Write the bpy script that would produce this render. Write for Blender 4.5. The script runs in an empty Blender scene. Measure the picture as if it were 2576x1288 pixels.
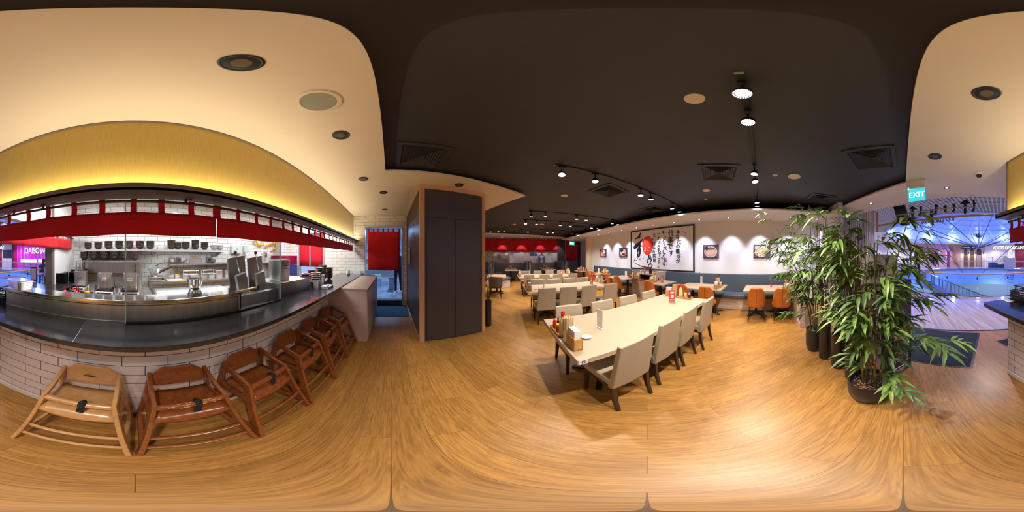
import bpy, bmesh, math, random
from mathutils import Vector, Matrix
random.seed(7)
PI = math.pi; R = math.radians; K = PI/1288; EYE = 1.6
SC = bpy.context.scene; COL = SC.collection
# ---------------------------------------------------------------- camera
cd = bpy.data.cameras.new('camera'); cam = bpy.data.objects.new('camera', cd); COL.objects.link(cam)
cd.type = 'PANO'
try: cd.panorama_type = 'EQUIRECTANGULAR'
except Exception: cd.cycles.panorama_type = 'EQUIRECTANGULAR'
cam.location = (0, 0, EYE); cam.rotation_euler = (PI/2, 0, -(1288-340)*K)
cd.clip_start = .02; cd.clip_end = 200
SC.camera = cam
# ---------------------------------------------------------------- world, exposure
wd = bpy.data.worlds.new('world'); SC.world = wd; wd.use_nodes = True
bg = wd.node_tree.nodes['Background']; bg.inputs[0].default_value = (.25, .32, .6, 1); bg.inputs[1].default_value = .12
SC.view_settings.view_transform = 'Standard'; SC.view_settings.look = 'None'
SC.view_settings.exposure = 0.0; SC.view_settings.gamma = 1; SC.view_settings.use_curve_mapping = False
SC.cycles.max_bounces = 8; SC.cycles.diffuse_bounces = 4; SC.cycles.glossy_bounces = 3
SC.cycles.transparent_max_bounces = 12; SC.cycles.sample_clamp_indirect = 4; SC.cycles.use_denoising = True
SC.cycles.caustics_reflective = False; SC.cycles.caustics_refractive = False
# ---------------------------------------------------------------- lights of the place
TRACKS = [  # u of the rail, v from, v to, lamps (v, tilt du, tilt dv), name of the table row below
    (-.09, .66, 4.0, [(.79, -.1, .0), (1.14, -.1, .05), (2.23, -.1, .1), (2.5, .2, -.1), (3.63, .1, .1), (3.9, .0, .2)], 'nearest to the entrance'),
    (-2.12, .66, 4.3, [(.77, .2, -.05), (1.31, .1, 0), (2.33, 0, 0), (2.65, 0, .05), (3.5, .1, .1), (3.88, 0, .1)], 'over the F2 table'),
    (-4.85, .70, 4.22, [(.79, -.2, .1), (1.23, 0, 0), (2.28, 0, 0), (2.64, 0, 0), (3.75, 0, .1), (4.02, .0, .1)], 'over the middle table'),
    (-6.1, .72, 4.24, [(.78, .2, 0), (1.2, 0, .1), (2.15, .1, 0), (2.59, 0, .1), (3.59, 0, 0), (3.88, 0, .1)], 'between the middle and third tables'),
    (-8.25, .76, 4.22, [(.84, -.1, 0), (1.17, 0, 0), (2.19, 0, 0), (2.5, 0, .1), (3.59, 0, .2), (3.87, 0, .1)], 'nearest to the booths'),
    (-8.25, -1.4, .05, [(-.73, 0, 0), (-.33, 0, 0), (-.04, 0, .1)], 'above the lone square table')]
EU = Vector((math.sin(R(310)), math.cos(R(310)), 0)); EV = Vector((math.sin(R(220)), math.cos(R(220)), 0)); DR = R(140)
def D(u, v, z=0):            # the dining room stands turned against the counter: its own axes u, v
    p = EU*u + EV*v; return Vector((p.x, p.y, z))
def lamp(name, kind, loc, energy, color, **kw):
    l = bpy.data.lights.new(name, kind); l.energy = energy; l.color = color
    size = kw.pop('size', None); rot = kw.pop('to', None); size_y = kw.pop('size_y', None); rz = kw.pop('rz', None)
    if kind == 'AREA':
        l.shape = 'RECTANGLE' if size_y else 'SQUARE'; l.size = size
        if size_y: l.size_y = size_y
    elif size is not None: l.shadow_soft_size = size
    for k, v in kw.items(): setattr(l, k, v)
    o = bpy.data.objects.new(name, l); COL.objects.link(o); o.location = loc
    if rot is not None: o.rotation_euler = (Vector(rot)-Vector(loc)).to_track_quat('-Z', 'Z' if kind == 'AREA' and rz is None else 'Y').to_euler()
    if rz is not None: o.rotation_euler = rz
    return o
WARM = (1, .88, .76); COOL = (.72, .80, 1)
for u, v0, v1, ls, nm in TRACKS:
    for v, du, dv in ls:
        p = D(u, v, 2.79)
        near = (u == -.09)
        lamp('track_light', 'SPOT', p, 150 if near else 112, WARM, size=.04, spot_size=R(118), spot_blend=1.0, to=D(u+du, v+dv, 1.8))
# wall washers in the soffit over the bench wall
WASH = [-7.28, -6.34, -5.39, -4.5, -3.65, -2.78, -1.87, -.95, -.04, .88, 1.7]
for u in WASH:
    lamp('wall_washer', 'SPOT', D(u, 4.70, 2.70), 105, COOL, size=.03, spot_size=R(66), spot_blend=.8, to=D(u, 5.08, 1.7))
# cool downlights in the far soffit and by the entrance
for v in (-.2, 1.2, 2.6, 4.0): lamp('far_washer', 'SPOT', D(-11.4, v, 2.88), 55, (1, .92, .95), size=.03, spot_size=R(64), spot_blend=.5, to=D(-11.75, v, 1.6))
lamp('shelf_tube_light', 'AREA', (1.2, 3.46, 1.70), 5, (.95, .97, 1), size=1.9, size_y=.03, rz=(0, 0, 0))
lamp('far_washer', 'SPOT', D(-11.3, 5.9, 2.88), 110, (.85, .85, 1), size=.03, spot_size=R(60), spot_blend=.5, to=D(-11.6, 6.1, 1.6))
lamp('entrance_light', 'SPOT', (-2.81, .77, 2.86), 60, (.8, .85, 1), size=.04, spot_size=R(100), spot_blend=.8, to=(-2.81, .77, 0))
lamp('entrance_light', 'SPOT', (-3.79, -.76, 2.86), 50, (.9, .88, 1), size=.04, spot_size=R(100), spot_blend=.8, to=(-3.79, -.76, 0))
# cove strip behind the timber ledge, lighting the gold cloth and the cream ceiling
lamp('cove_strip', 'AREA', (1.75, 1.13, 2.085), 34, (1, .87, .64), size=6.6, size_y=.03, rz=(PI-R(12), 0, 0))
# kitchen ceiling panels
for x in (-.6, 1.1, 2.8, 4.3):
    lamp('kitchen_panel', 'AREA', (x, 2.45, 2.86), 40, (.93, .97, 1), size=.6, size_y=1.1, rz=(0, 0, 0))
lamp('kitchen_end_light', 'AREA', (6.7, .3, 2.6), 90, (.30, .52, 1), size=.8, size_y=.8, rz=(0, 0, 0))
lamp('store_light', 'AREA', (6.5, 2.8, 2.6), 40, (.30, .52, 1), size=.6, size_y=.6, rz=(0, 0, 0))
# mall
MC = Vector((-12.1, 6.05, 0)); MR = 7.3
for k in range(14):
    a = 2*PI*k/14
    p = MC + Vector((math.cos(a)*(MR-.35), math.sin(a)*(MR-.35), 3.75))
    lamp('atrium_cove_light', 'POINT', p, 95, (.25, .35, 1), size=.15)
for k in range(7):
    a = R(-75 + 25*k) + PI*.0
    p = MC + Vector((math.cos(a)*(MR+1.6), math.sin(a)*(MR+1.6), 3.2))
    lamp('mall_downlight', 'SPOT', p, 230, (.95, .82, .85), size=.08, spot_size=R(130), spot_blend=.6, to=p-Vector((0, 0, 3)))
for k in range(9):
    a = R(100 + 20*k)
    p = MC + Vector((math.cos(a)*(MR+2.2), math.sin(a)*(MR+2.2), 3.1))
    lamp('mall_downlight', 'SPOT', p, 270, (.95, .88, .95), size=.08, spot_size=R(140), spot_blend=.6, to=p-Vector((0, 0, 3)))
for k in range(5):
    a = R(20+60*k)
    lamp('lower_floor_light', 'POINT', MC+Vector((math.cos(a)*5.5, math.sin(a)*5.5, -2.3)), 220, (.55, .7, 1), size=.3)
lamp('window_side_light', 'SPOT', (-3.3, 3.6, 3.1), 80, (.62, .66, 1), size=.1, spot_size=R(120), spot_blend=.6, to=(-3.3, 3.6, 0))
# ---------------------------------------------------------------- materials
def nm(name):
    m = bpy.data.materials.new(name); m.use_nodes = True
    return m, m.node_tree, m.node_tree.nodes['Principled BSDF']
def mat(name, c, rough=.5, metal=0, var=0, scale=8, bump=0, spec=None, emit=None, es=1, stretch=None, coat=0, sheen=0):
    m, t, b = nm(name); L = t.links
    b.inputs['Base Color'].default_value = (*c, 1); b.inputs['Roughness'].default_value = rough; b.inputs['Metallic'].default_value = metal
    if spec is not None: b.inputs['Specular IOR Level'].default_value = spec
    if coat: b.inputs['Coat Weight'].default_value = coat
    if sheen: b.inputs['Sheen Weight'].default_value = sheen
    if emit: b.inputs['Emission Color'].default_value = (*emit, 1); b.inputs['Emission Strength'].default_value = es
    if var or bump:
        tc = t.nodes.new('ShaderNodeTexCoord'); mp = t.nodes.new('ShaderNodeMapping'); n = t.nodes.new('ShaderNodeTexNoise')
        n.inputs['Scale'].default_value = scale; n.inputs['Detail'].default_value = 4
        if stretch: mp.inputs['Scale'].default_value = stretch
        L.new(tc.outputs['Object'], mp.inputs['Vector']); L.new(mp.outputs[0], n.inputs['Vector'])
        if var:
            cr = t.nodes.new('ShaderNodeValToRGB'); cr.color_ramp.elements[0].position = .3; cr.color_ramp.elements[1].position = .7
            cr.color_ramp.elements[0].color = (*[x*(1-var) for x in c], 1); cr.color_ramp.elements[1].color = (*[min(1, x*(1+var)) for x in c], 1)
            L.new(n.outputs['Fac'], cr.inputs[0]); L.new(cr.outputs[0], b.inputs['Base Color'])
        if bump:
            bp = t.nodes.new('ShaderNodeBump'); bp.inputs['Strength'].default_value = bump; bp.inputs['Distance'].default_value = .01
            L.new(n.outputs['Fac'], bp.inputs['Height']); L.new(bp.outputs[0], b.inputs['Normal'])
    return m
def emis(name, c, s):
    m = bpy.data.materials.new(name); m.use_nodes = True; t = m.node_tree; t.nodes.clear()
    e = t.nodes.new('ShaderNodeEmission'); o = t.nodes.new('ShaderNodeOutputMaterial')
    e.inputs[0].default_value = (*c, 1); e.inputs[1].default_value = s; t.links.new(e.outputs[0], o.inputs[0]); return m
def tiles(name, c, grout, axis, w=.315, h=.105, mortar=.003, rough=.18, off=(0, 0)):
    m, t, b = nm(name); L = t.links
    g = t.nodes.new('ShaderNodeNewGeometry'); s = t.nodes.new('ShaderNodeSeparateXYZ'); cb = t.nodes.new('ShaderNodeCombineXYZ'); br = t.nodes.new('ShaderNodeTexBrick')
    ad = t.nodes.new('ShaderNodeVectorMath'); ad.inputs[1].default_value = (off[0], off[1], 0)
    L.new(g.outputs['Position'], s.inputs[0]); L.new(s.outputs[axis], cb.inputs[0]); L.new(s.outputs[2], cb.inputs[1]); L.new(cb.outputs[0], ad.inputs[0]); L.new(ad.outputs[0], br.inputs['Vector'])
    br.inputs['Scale'].default_value = 1; br.inputs['Brick Width'].default_value = w; br.inputs['Row Height'].default_value = h
    br.inputs['Mortar Size'].default_value = mortar; br.inputs['Mortar Smooth'].default_value = .1
    br.inputs['Color1'].default_value = (*c, 1); br.inputs['Color2'].default_value = (*[x*.95 for x in c], 1); br.inputs['Mortar'].default_value = (*grout, 1)
    L.new(br.outputs['Color'], b.inputs['Base Color']); b.inputs['Roughness'].default_value = rough
    bp = t.nodes.new('ShaderNodeBump'); bp.invert = True; bp.inputs['Strength'].default_value = .4; bp.inputs['Distance'].default_value = .004
    L.new(br.outputs['Fac'], bp.inputs['Height']); L.new(bp.outputs[0], b.inputs['Normal'])
    return m
def wood(name, c1, c2, rough=.4, scale=(1, 14, 14), planks=None, ang=0, gloss_coat=0, grain=2.2):
    m, t, b = nm(name); L = t.links; N = t.nodes.new
    tc = N('ShaderNodeTexCoord'); rot = N('ShaderNodeMapping'); rot.inputs['Rotation'].default_value = (0, 0, ang)
    L.new(tc.outputs['Object'], rot.inputs['Vector'])
    mp = N('ShaderNodeMapping'); mp.inputs['Scale'].default_value = scale; L.new(rot.outputs[0], mp.inputs['Vector'])
    vec = mp.outputs[0]; br = None
    if planks:
        br = N('ShaderNodeTexBrick'); br.inputs['Scale'].default_value = 1; br.inputs['Brick Width'].default_value = planks[0]; br.inputs['Row Height'].default_value = planks[1]
        br.inputs['Mortar Size'].default_value = .0012; br.inputs['Color1'].default_value = (0, 0, 0, 1); br.inputs['Color2'].default_value = (1, 1, 1, 1); br.inputs['Mortar'].default_value = (.5, .5, .5, 1)
        br.offset = .37; L.new(rot.outputs[0], br.inputs['Vector'])
        sv = N('ShaderNodeVectorMath'); sv.operation = 'MULTIPLY_ADD'; sv.inputs[1].default_value = (7, 5, 3); L.new(br.outputs['Color'], sv.inputs[0]); L.new(mp.outputs[0], sv.inputs[2]); vec = sv.outputs[0]
    n1 = N('ShaderNodeTexNoise'); n1.inputs['Scale'].default_value = grain; n1.inputs['Detail'].default_value = 6; n1.inputs['Distortion'].default_value = 1.1; L.new(vec, n1.inputs['Vector'])
    w = N('ShaderNodeMath'); w.operation = 'MULTIPLY'; w.inputs[1].default_value = 9; L.new(n1.outputs['Fac'], w.inputs[0])
    fr = N('ShaderNodeMath'); fr.operation = 'PINGPONG'; fr.inputs[1].default_value = 1; L.new(w.outputs[0], fr.inputs[0])
    n2 = N('ShaderNodeTexNoise'); n2.inputs['Scale'].default_value = grain*5; n2.inputs['Detail'].default_value = 5; L.new(vec, n2.inputs['Vector'])
    mx = N('ShaderNodeMath'); mx.operation = 'MULTIPLY_ADD'; mx.inputs[1].default_value = .30; L.new(fr.outputs[0], mx.inputs[0])
    hf = N('ShaderNodeMath'); hf.operation = 'MULTIPLY'; hf.inputs[1].default_value = .70; L.new(n2.outputs['Fac'], hf.inputs[0]); L.new(hf.outputs[0], mx.inputs[2])
    cr = N('ShaderNodeValToRGB'); cr.color_ramp.elements[0].position = .2; cr.color_ramp.elements[1].position = .75
    cr.color_ramp.elements[0].color = (*c2, 1); cr.color_ramp.elements[1].color = (*c1, 1); L.new(mx.outputs[0], cr.inputs[0]); col = cr.outputs[0]
    if planks:
        hv = N('ShaderNodeMixRGB'); hv.blend_type = 'MULTIPLY'; hv.inputs[0].default_value = 1
        rp = N('ShaderNodeMapRange'); rp.inputs[3].default_value = .84; rp.inputs[4].default_value = 1.1; L.new(br.outputs['Color'], rp.inputs[0])
        L.new(col, hv.inputs[1]); L.new(rp.outputs[0], hv.inputs[2])
        mm = N('ShaderNodeMixRGB'); mm.inputs[2].default_value = (*[x*.45 for x in c2], 1); L.new(br.outputs['Fac'], mm.inputs[0]); L.new(hv.outputs[0], mm.inputs[1]); col = mm.outputs[0]
    L.new(col, b.inputs['Base Color']); b.inputs['Roughness'].default_value = rough
    if gloss_coat: b.inputs['Coat Weight'].default_value = gloss_coat; b.inputs['Coat Roughness'].default_value = .15
    return m
def glass(name, tint=(1, 1, 1), gl=.08, rough=.02):
    m = bpy.data.materials.new(name); m.use_nodes = True; t = m.node_tree; t.nodes.clear(); N = t.nodes.new
    tr = N('ShaderNodeBsdfTransparent'); tr.inputs[0].default_value = (*tint, 1); g = N('ShaderNodeBsdfGlossy'); g.inputs['Roughness'].default_value = rough
    lw = N('ShaderNodeLayerWeight'); lw.inputs[0].default_value = .25; mr = N('ShaderNodeMath'); mr.operation = 'MULTIPLY_ADD'; mr.inputs[1].default_value = .6; mr.inputs[2].default_value = gl*.5
    cl = N('ShaderNodeMath'); cl.operation = 'MINIMUM'; cl.inputs[1].default_value = .6
    L = t.links; L.new(lw.outputs['Fresnel'], mr.inputs[0]); L.new(mr.outputs[0], cl.inputs[0])
    mx = N('ShaderNodeMixShader'); L.new(cl.outputs[0], mx.inputs[0]); L.new(tr.outputs[0], mx.inputs[1]); L.new(g.outputs[0], mx.inputs[2])
    o = N('ShaderNodeOutputMaterial'); L.new(mx.outputs[0], o.inputs[0]); return m
M = {}
M['floor'] = wood('oak_laminate_floor', (.475, .240, .058), (.235, .106, .022), .36, (1.1, 15, 15), planks=(1.25, .19), ang=0, grain=1.5)
M['cream'] = mat('cream_paint', (.80, .70, .55), .7, var=.02, scale=2)
M['white'] = mat('white_paint', (.82, .80, .80), .6, var=.015, scale=2)
M['dark_ceiling'] = mat('charcoal_paint', (.034, .033, .038), .6, var=.06, scale=1.5)
M['brick'] = tiles('white_brick_tile', (.86, .80, .82), (.03, .027, .027), 0, off=(.09, .02))
M['tile_back'] = tiles('white_wall_tile_x', (.84, .84, .86), (.05, .05, .055), 0, off=(.1, .045), mortar=.0035)
M['tile_side'] = tiles('white_wall_tile_y', (.86, .81, .74), (.07, .06, .055), 1, off=(.12, .045), mortar=.0035)
M['gold'] = mat('gold_wall_cloth', (.62, .43, .085), .55, var=.12, scale=60, bump=.25, stretch=(3, 1, .12), sheen=.2)
M['ledge'] = wood('grey_brown_timber', (.23, .175, .135), (.12, .09, .075), .45, (1, 20, 20))
M['oak'] = wood('light_oak_trim', (.62, .38, .19), (.48, .27, .12), .5, (12, 12, .9))
M['charcoal'] = mat('charcoal_laminate', (.052, .043, .046), .45, var=.04, scale=30)
M['black'] = mat('black_plastic', (.014, .014, .015), .4)
M['blackm'] = mat('black_metal', (.018, .018, .02), .42, metal=.3)
M['stone'] = mat('black_quartz', (.028, .028, .032), .16, var=.25, scale=25, coat=.2)
M['steel'] = mat('brushed_steel', (.78, .77, .78), .34, metal=1, var=.14, scale=3, stretch=(5, 5, .2), bump=.04)
M['steel2'] = mat('dull_steel', (.52, .51, .51), .36, metal=1, var=.12, scale=6, stretch=(9, 9, .6))
M['chrome'] = mat('polished_steel', (.72, .72, .72), .12, metal=1)
M['red'] = mat('red_noren_cotton', (.60, .004, .014), .85, var=.07, scale=3, bump=.05, sheen=.05)
M['redp'] = mat('red_plastic', (.66, .012, .02), .35)
M['yellow'] = mat('yellow_plastic', (.85, .52, .02), .35)
M['tabletop'] = wood('pale_maple_laminate', (.50, .38, .275), (.45, .335, .24), .36, (1, 22, 22))
M['tabletop2'] = wood('pale_maple_panel', (.62, .50, .43), (.54, .42, .36), .45, (18, 18, 1))
M['beige'] = mat('beige_leather', (.42, .362, .262), .42, var=.03, scale=6, bump=.03)
M['darkwood'] = wood('dark_stained_wood', (.050, .026, .018), (.026, .013, .010), .35, (10, 10, 1.2))
M['orange'] = mat('orange_leather', (.46, .125, .018), .45, var=.04, scale=5, bump=.03)
M['bluegrey'] = mat('slate_blue_leather', (.062, .082, .108), .42, var=.03, scale=4)
M['brass'] = mat('brass', (.75, .45, .16), .3, metal=.9)
M['boothblue'] = mat('booth_blue_leather', (.10, .14, .19), .42)
M['mat'] = mat('navy_carpet', (.018, .022, .034), .95, var=.3, scale=140, bump=.4)
M['bluerug'] = mat('blue_carpet', (.025, .06, .095), .95, var=.2, scale=120, bump=.3)
M['hcwood'] = wood('red_brown_varnish', (.34, .105, .028), (.19, .050, .013), .26, (3, 3, 8), gloss_coat=.4)
M['hcwood2'] = wood('light_oak_varnish', (.66, .38, .16), (.52, .27, .10), .28, (3, 3, 8), gloss_coat=.4)
M['strap'] = mat('black_webbing', (.012, .012, .014), .8)
M['glass'] = glass('clear_glass', (.97, .99, .985))
M['glass2'] = glass('balustrade_glass', (.93, .97, .99), .1)
M['clear'] = glass('clear_plastic', (.9, .92, .92), .12)
M['edge'] = mat('glass_edge', (.55, .72, .75), .1, emit=(.5, .7, .8), es=.05)
M['ceramic'] = mat('white_ceramic', (.82, .82, .84), .15)
M['bowl'] = mat('black_lacquer', (.035, .03, .026), .22, var=.7, scale=60)
M['bowlred'] = mat('red_lacquer', (.26, .012, .014), .22)
M['bowlbrown'] = mat('brown_glaze', (.16, .125, .10), .25)
M['paper'] = mat('white_paper', (.82, .80, .80), .7)
M['cardred'] = mat('red_card', (.60, .05, .06), .5)
M['bamboo'] = wood('bamboo_wood', (.60, .33, .10), (.47, .24, .07), .4, (2, 14, 14))
M['soil'] = mat('clay_pebbles', (.42, .20, .10), .8, var=.4, scale=90, bump=1)
M['pot'] = mat('black_stoneware', (.022, .018, .018), .38, var=.3, scale=30, stretch=(1, 1, 8), bump=.1)
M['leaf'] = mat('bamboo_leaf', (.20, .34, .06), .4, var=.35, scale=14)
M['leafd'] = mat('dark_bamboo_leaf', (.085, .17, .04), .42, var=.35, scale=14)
M['stem'] = mat('bamboo_stem', (.10, .12, .045), .45, var=.4, scale=12)
M['twig'] = mat('brown_willow_twig', (.13, .060, .035), .7, var=.4, scale=20)
M['node'] = mat('dry_orange_sheath', (.50, .20, .05), .7)
M['lens'] = emis('lamp_lens', (1, .90, .80), 26)
M['lens_cool'] = emis('downlight_lens', (.75, .83, 1), 7)
M['plate'] = mat('beige_plate', (.72, .58, .42), .5)
M['grille'] = mat('grille_grey', (.30, .31, .27), .6)
M['exit'] = emis('exit_sign_face', (.05, .68, .80), 1.1)
M['glow_white'] = emis('backlit_white', (1, .97, 1), 1.5)
M['marble'] = mat('striped_marble', (.46, .36, .31), .12, var=.30, scale=2.2, stretch=(.35, 8, 8), coat=.3)
# ---------------------------------------------------------------- mesh helpers
def link(o, parent=None):
    COL.objects.link(o)
    if parent is not None: o.parent = parent
    return o
def tag(o, label=None, cat=None, group=None, kind=None):
    if label: o['label'] = label
    if cat: o['category'] = cat
    if group: o['group'] = group
    if kind: o['kind'] = kind
    return o
def thing(name, label, cat, loc=(0, 0, 0), rz=0, group=None):
    o = bpy.data.objects.new(name, None); o.empty_display_size = .1; link(o); o.location = loc; o.rotation_euler = (0, 0, rz)
    return tag(o, label, cat, group)
def kids(o): return [c for c in bpy.data.objects if c.parent == o]
CH = {}
def copy_tree(o, loc=None, rz=None, label=None, group=None, parent=None):
    c = o.copy(); COL.objects.link(c); c.parent = parent
    if loc is not None: c.location = loc
    if rz is not None: c.rotation_euler = (0, 0, rz)
    if label: c['label'] = label
    if group: c['group'] = group
    key = o.name
    if key not in CH: CH[key] = [x for x in o.children]
    for ch in CH[key]: copy_tree(ch, parent=c)
    return c
PROTO = {}
def place(kind, builder, loc, rz, label, group=None):
    """the first time builds the thing, later copies it with its parts"""
    if kind not in PROTO:
        o = builder(); PROTO[kind] = o; o.location = loc; o.rotation_euler = (0, 0, rz); o['label'] = label
        if group: o['group'] = group
        return o
    return copy_tree(PROTO[kind], loc, rz, label, group)
class MB:
    def __init__(s): s.b = bmesh.new()
    def _tf(s, vs, mtx):
        if mtx is not None: bmesh.ops.transform(s.b, matrix=mtx, verts=vs)
    def box(s, c, d, mtx=None):
        r = bmesh.ops.create_cube(s.b, size=1)['verts']
        for v in r: v.co = Vector((c[0]+v.co.x*d[0], c[1]+v.co.y*d[1], c[2]+v.co.z*d[2]))
        s._tf(r, mtx); return s
    def b2(s, x0, x1, y0, y1, z0, z1, mtx=None):
        return s.box(((x0+x1)/2, (y0+y1)/2, (z0+z1)/2), (abs(x1-x0), abs(y1-y0), abs(z1-z0)), mtx)
    def hexa(s, p):   # eight corners: bottom four ccw, top four ccw
        v = [s.b.verts.new(q) for q in p]
        for f in ((3, 2, 1, 0), (4, 5, 6, 7), (0, 1, 5, 4), (1, 2, 6, 5), (2, 3, 7, 6), (3, 0, 4, 7)): s.b.faces.new([v[i] for i in f])
        return s
    def board(s, p0, p1, w, t, side=(0, 0, 1), w1=None, t1=None):   # plank from p0 to p1; w across along `side`, t the rest
        p0, p1 = Vector(p0), Vector(p1); d = (p1-p0).normalized(); sd = Vector(side); sd = (sd-d*sd.dot(d)).normalized(); n = d.cross(sd)
        w1 = w if w1 is None else w1; t1 = t if t1 is None else t1
        a = [p0+sd*(i*w/2)+n*(j*t/2) for i, j in ((-1, -1), (1, -1), (1, 1), (-1, 1))]; b = [p1+sd*(i*w1/2)+n*(j*t1/2) for i, j in ((-1, -1), (1, -1), (1, 1), (-1, 1))]
        return s.hexa(a+b)
    def ring(s, pts): return [s.b.verts.new(p) for p in pts]
    def loft(s, rings, cap=True, closed=True):
        vs = [s.ring(r) for r in rings]; n = len(vs[0])
        for a, b in zip(vs, vs[1:]):
            for i in range(n if closed else n-1):
                j = (i+1) % n
                try: s.b.faces.new((a[i], a[j], b[j], b[i]))
                except ValueError: pass
        if cap and closed:
            for r, f in ((vs[0], True), (vs[-1], False)):
                try: s.b.faces.new(list(reversed(r)) if f else r)
                except ValueError: pass
        return s
    def lathe(s, prof, n=24, c=(0, 0, 0), cap=True, sx=1, sy=1):
        rs = [[Vector((c[0]+math.cos(2*PI*k/n)*max(r, .0004)*sx, c[1]+math.sin(2*PI*k/n)*max(r, .0004)*sy, c[2]+z)) for k in range(n)] for r, z in prof]
        return s.loft(rs, cap)
    def cyl(s, p0, p1, r0, r1=None, n=12):
        p0, p1 = Vector(p0), Vector(p1); r1 = r0 if r1 is None else r1; d = (p1-p0).normalized()
        x = d.orthogonal().normalized(); y = d.cross(x)
        return s.loft([[p+x*math.cos(2*PI*k/n)*r+y*math.sin(2*PI*k/n)*r for k in range(n)] for p, r in ((p0, r0), (p1, r1))])
    def tube(s, pts, r, n=8, r1=None):
        pts = [Vector(p) for p in pts]; rs = []; up = Vector((.1, .2, 1)); m = len(pts)
        prev = None
        for i, p in enumerate(pts):
            d = (pts[min(i+1, m-1)]-pts[max(i-1, 0)]).normalized()
            x = prev-d*prev.dot(d) if prev is not None and (prev-d*prev.dot(d)).length > 1e-3 else d.orthogonal()
            x.normalize(); prev = x; y = d.cross(x); rr = r if r1 is None else r+(r1-r)*i/(m-1)
            rs.append([p+x*math.cos(2*PI*k/n)*rr+y*math.sin(2*PI*k/n)*rr for k in range(n)])
        return s.loft(rs)
    def prism(s, poly, z0, z1, mtx=None):
        a = [s.b.verts.new((x, y, z0)) for x, y in poly]; b = [s.b.verts.new((x, y, z1)) for x, y in poly]; n = len(poly)
        s.b.faces.new(list(reversed(a))); s.b.faces.new(b)
        for i in range(n): s.b.faces.new((a[i], a[(i+1) % n], b[(i+1) % n], b[i]))
        s._tf(a+b, mtx); return s
    def face(s, pts):
        s.b.faces.new([s.b.verts.new(p) for p in pts]); return s
    def grid(s, f, nu, nv):
        g = [[s.b.verts.new(f(i/nu, j/nv)) for j in range(nv+1)] for i in range(nu+1)]
        for i in range(nu):
            for j in range(nv): s.b.faces.new((g[i][j], g[i+1][j], g[i+1][j+1], g[i][j+1]))
        return s
    def build(s, name, m, parent=None, smooth=False, bev=0, seg=2, loc=None, rz=None, solid=0, sub=0):
        bmesh.ops.recalc_face_normals(s.b, faces=s.b.faces) if not solid else None
        me = bpy.data.meshes.new(name); s.b.to_mesh(me); s.b.free()
        o = bpy.data.objects.new(name, me); link(o, parent); me.materials.append(M[m] if isinstance(m, str) else m)
        if smooth:
            for p in me.polygons: p.use_smooth = True
            if smooth != 'all':
                try: me.set_sharp_from_angle(angle=R(40))
                except Exception: pass
        if solid: md = o.modifiers.new('s', 'SOLIDIFY'); md.thickness = solid; md.offset = 0
        if bev: md = o.modifiers.new('b', 'BEVEL'); md.width = bev; md.segments = seg; md.limit_method = 'ANGLE'; md.angle_limit = R(35)
        if sub: md = o.modifiers.new('u', 'SUBSURF'); md.levels = sub; md.render_levels = sub
        if loc is not None: o.location = loc
        if rz is not None: o.rotation_euler = (0, 0, rz)
        return o
def struct(o, kind='structure'): o['kind'] = kind; return o
TXT = {}
def text(s, size, m, mtx, parent, name='lettering', ext=.001, align='CENTER', vert=False, bold=0, sx=1, dup=None, fit=None):
    cv = bpy.data.curves.new(name, 'FONT'); cv.body = s; cv.size = size; cv.extrude = ext; cv.align_x = align; cv.align_y = 'CENTER'; cv.offset = bold
    if vert: cv.space_line = .82
    t = bpy.data.objects.new(name, cv); COL.objects.link(t)
    dg = bpy.context.evaluated_depsgraph_get(); me = bpy.data.meshes.new_from_object(t.evaluated_get(dg)); bpy.data.objects.remove(t)
    me.materials.clear(); me.materials.append(M[m] if isinstance(m, str) else m)
    if dup:
        bm_ = bmesh.new(); bm_.from_mesh(me)
        for d_ in dup:
            q_ = me.copy(); q_.transform(Matrix.Translation((d_[0], d_[1], .0003*(dup.index(d_)+1)))); bm_.from_mesh(q_)
        bm_.to_mesh(me); bm_.free()
    if fit: xs_ = [v_.co.x for v_ in me.vertices]; sx = fit/(max(xs_)-min(xs_))
    if sx != 1: me.transform(Matrix.Diagonal((sx, 1, 1, 1)))
    me.transform(mtx); o = bpy.data.objects.new(name, me); link(o, parent); return o
def frame_mtx(origin, right, up):   # local x -> right, y -> up, z -> towards the reader
    r = Vector(right).normalized(); u = Vector(up).normalized(); n = r.cross(u)
    m = Matrix(((r.x, u.x, n.x, origin[0]), (r.y, u.y, n.y, origin[1]), (r.z, u.z, n.z, origin[2]), (0, 0, 0, 1))); return m
ORD = ['first', 'second', 'third', 'fourth', 'fifth', 'sixth', 'seventh', 'eighth', 'ninth', 'tenth', 'eleventh', 'twelfth', 'thirteenth', 'fourteenth', 'fifteenth', 'sixteenth']
# ================================================================ the setting
def poly_slab(name, pts, z0, z1, m):
    mb = MB(); mb.prism([(p[0], p[1]) for p in pts], z0, z1); return struct(mb.build(name, m))
def wall_seg(name, a, b, z0, z1, m, t=.08, side=1, kind='structure'):
    a = Vector((a[0], a[1], 0)); b = Vector((b[0], b[1], 0)); d = (b-a).normalized(); n = Vector((-d.y, d.x, 0))*t*side
    mb = MB(); mb.hexa([Vector((p.x, p.y, z)) for z in (z0, z1) for p in ((a, b, b+n, a+n) if side > 0 else (a+n, b+n, b, a))])
    o = mb.build(name, m); o['kind'] = kind; return o
U2 = lambda u, v: tuple(D(u, v)[:2])
poly_slab('floor', [(-3.75, -.9), (-3.35, .31), (-2.92, 1.36), (-2.65, 1.93), (-2.30, 2.7), (-2.0, 4.0), (-1.6, 4.2), (5.3, 4.2), (5.3, -2.4), U2(-12.4, -2.4), U2(-12.4, 6.8), U2(-9, 5.6), U2(2.1, 5.6), U2(2.1, 3.2)], -.05, 0, 'floor')
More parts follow.
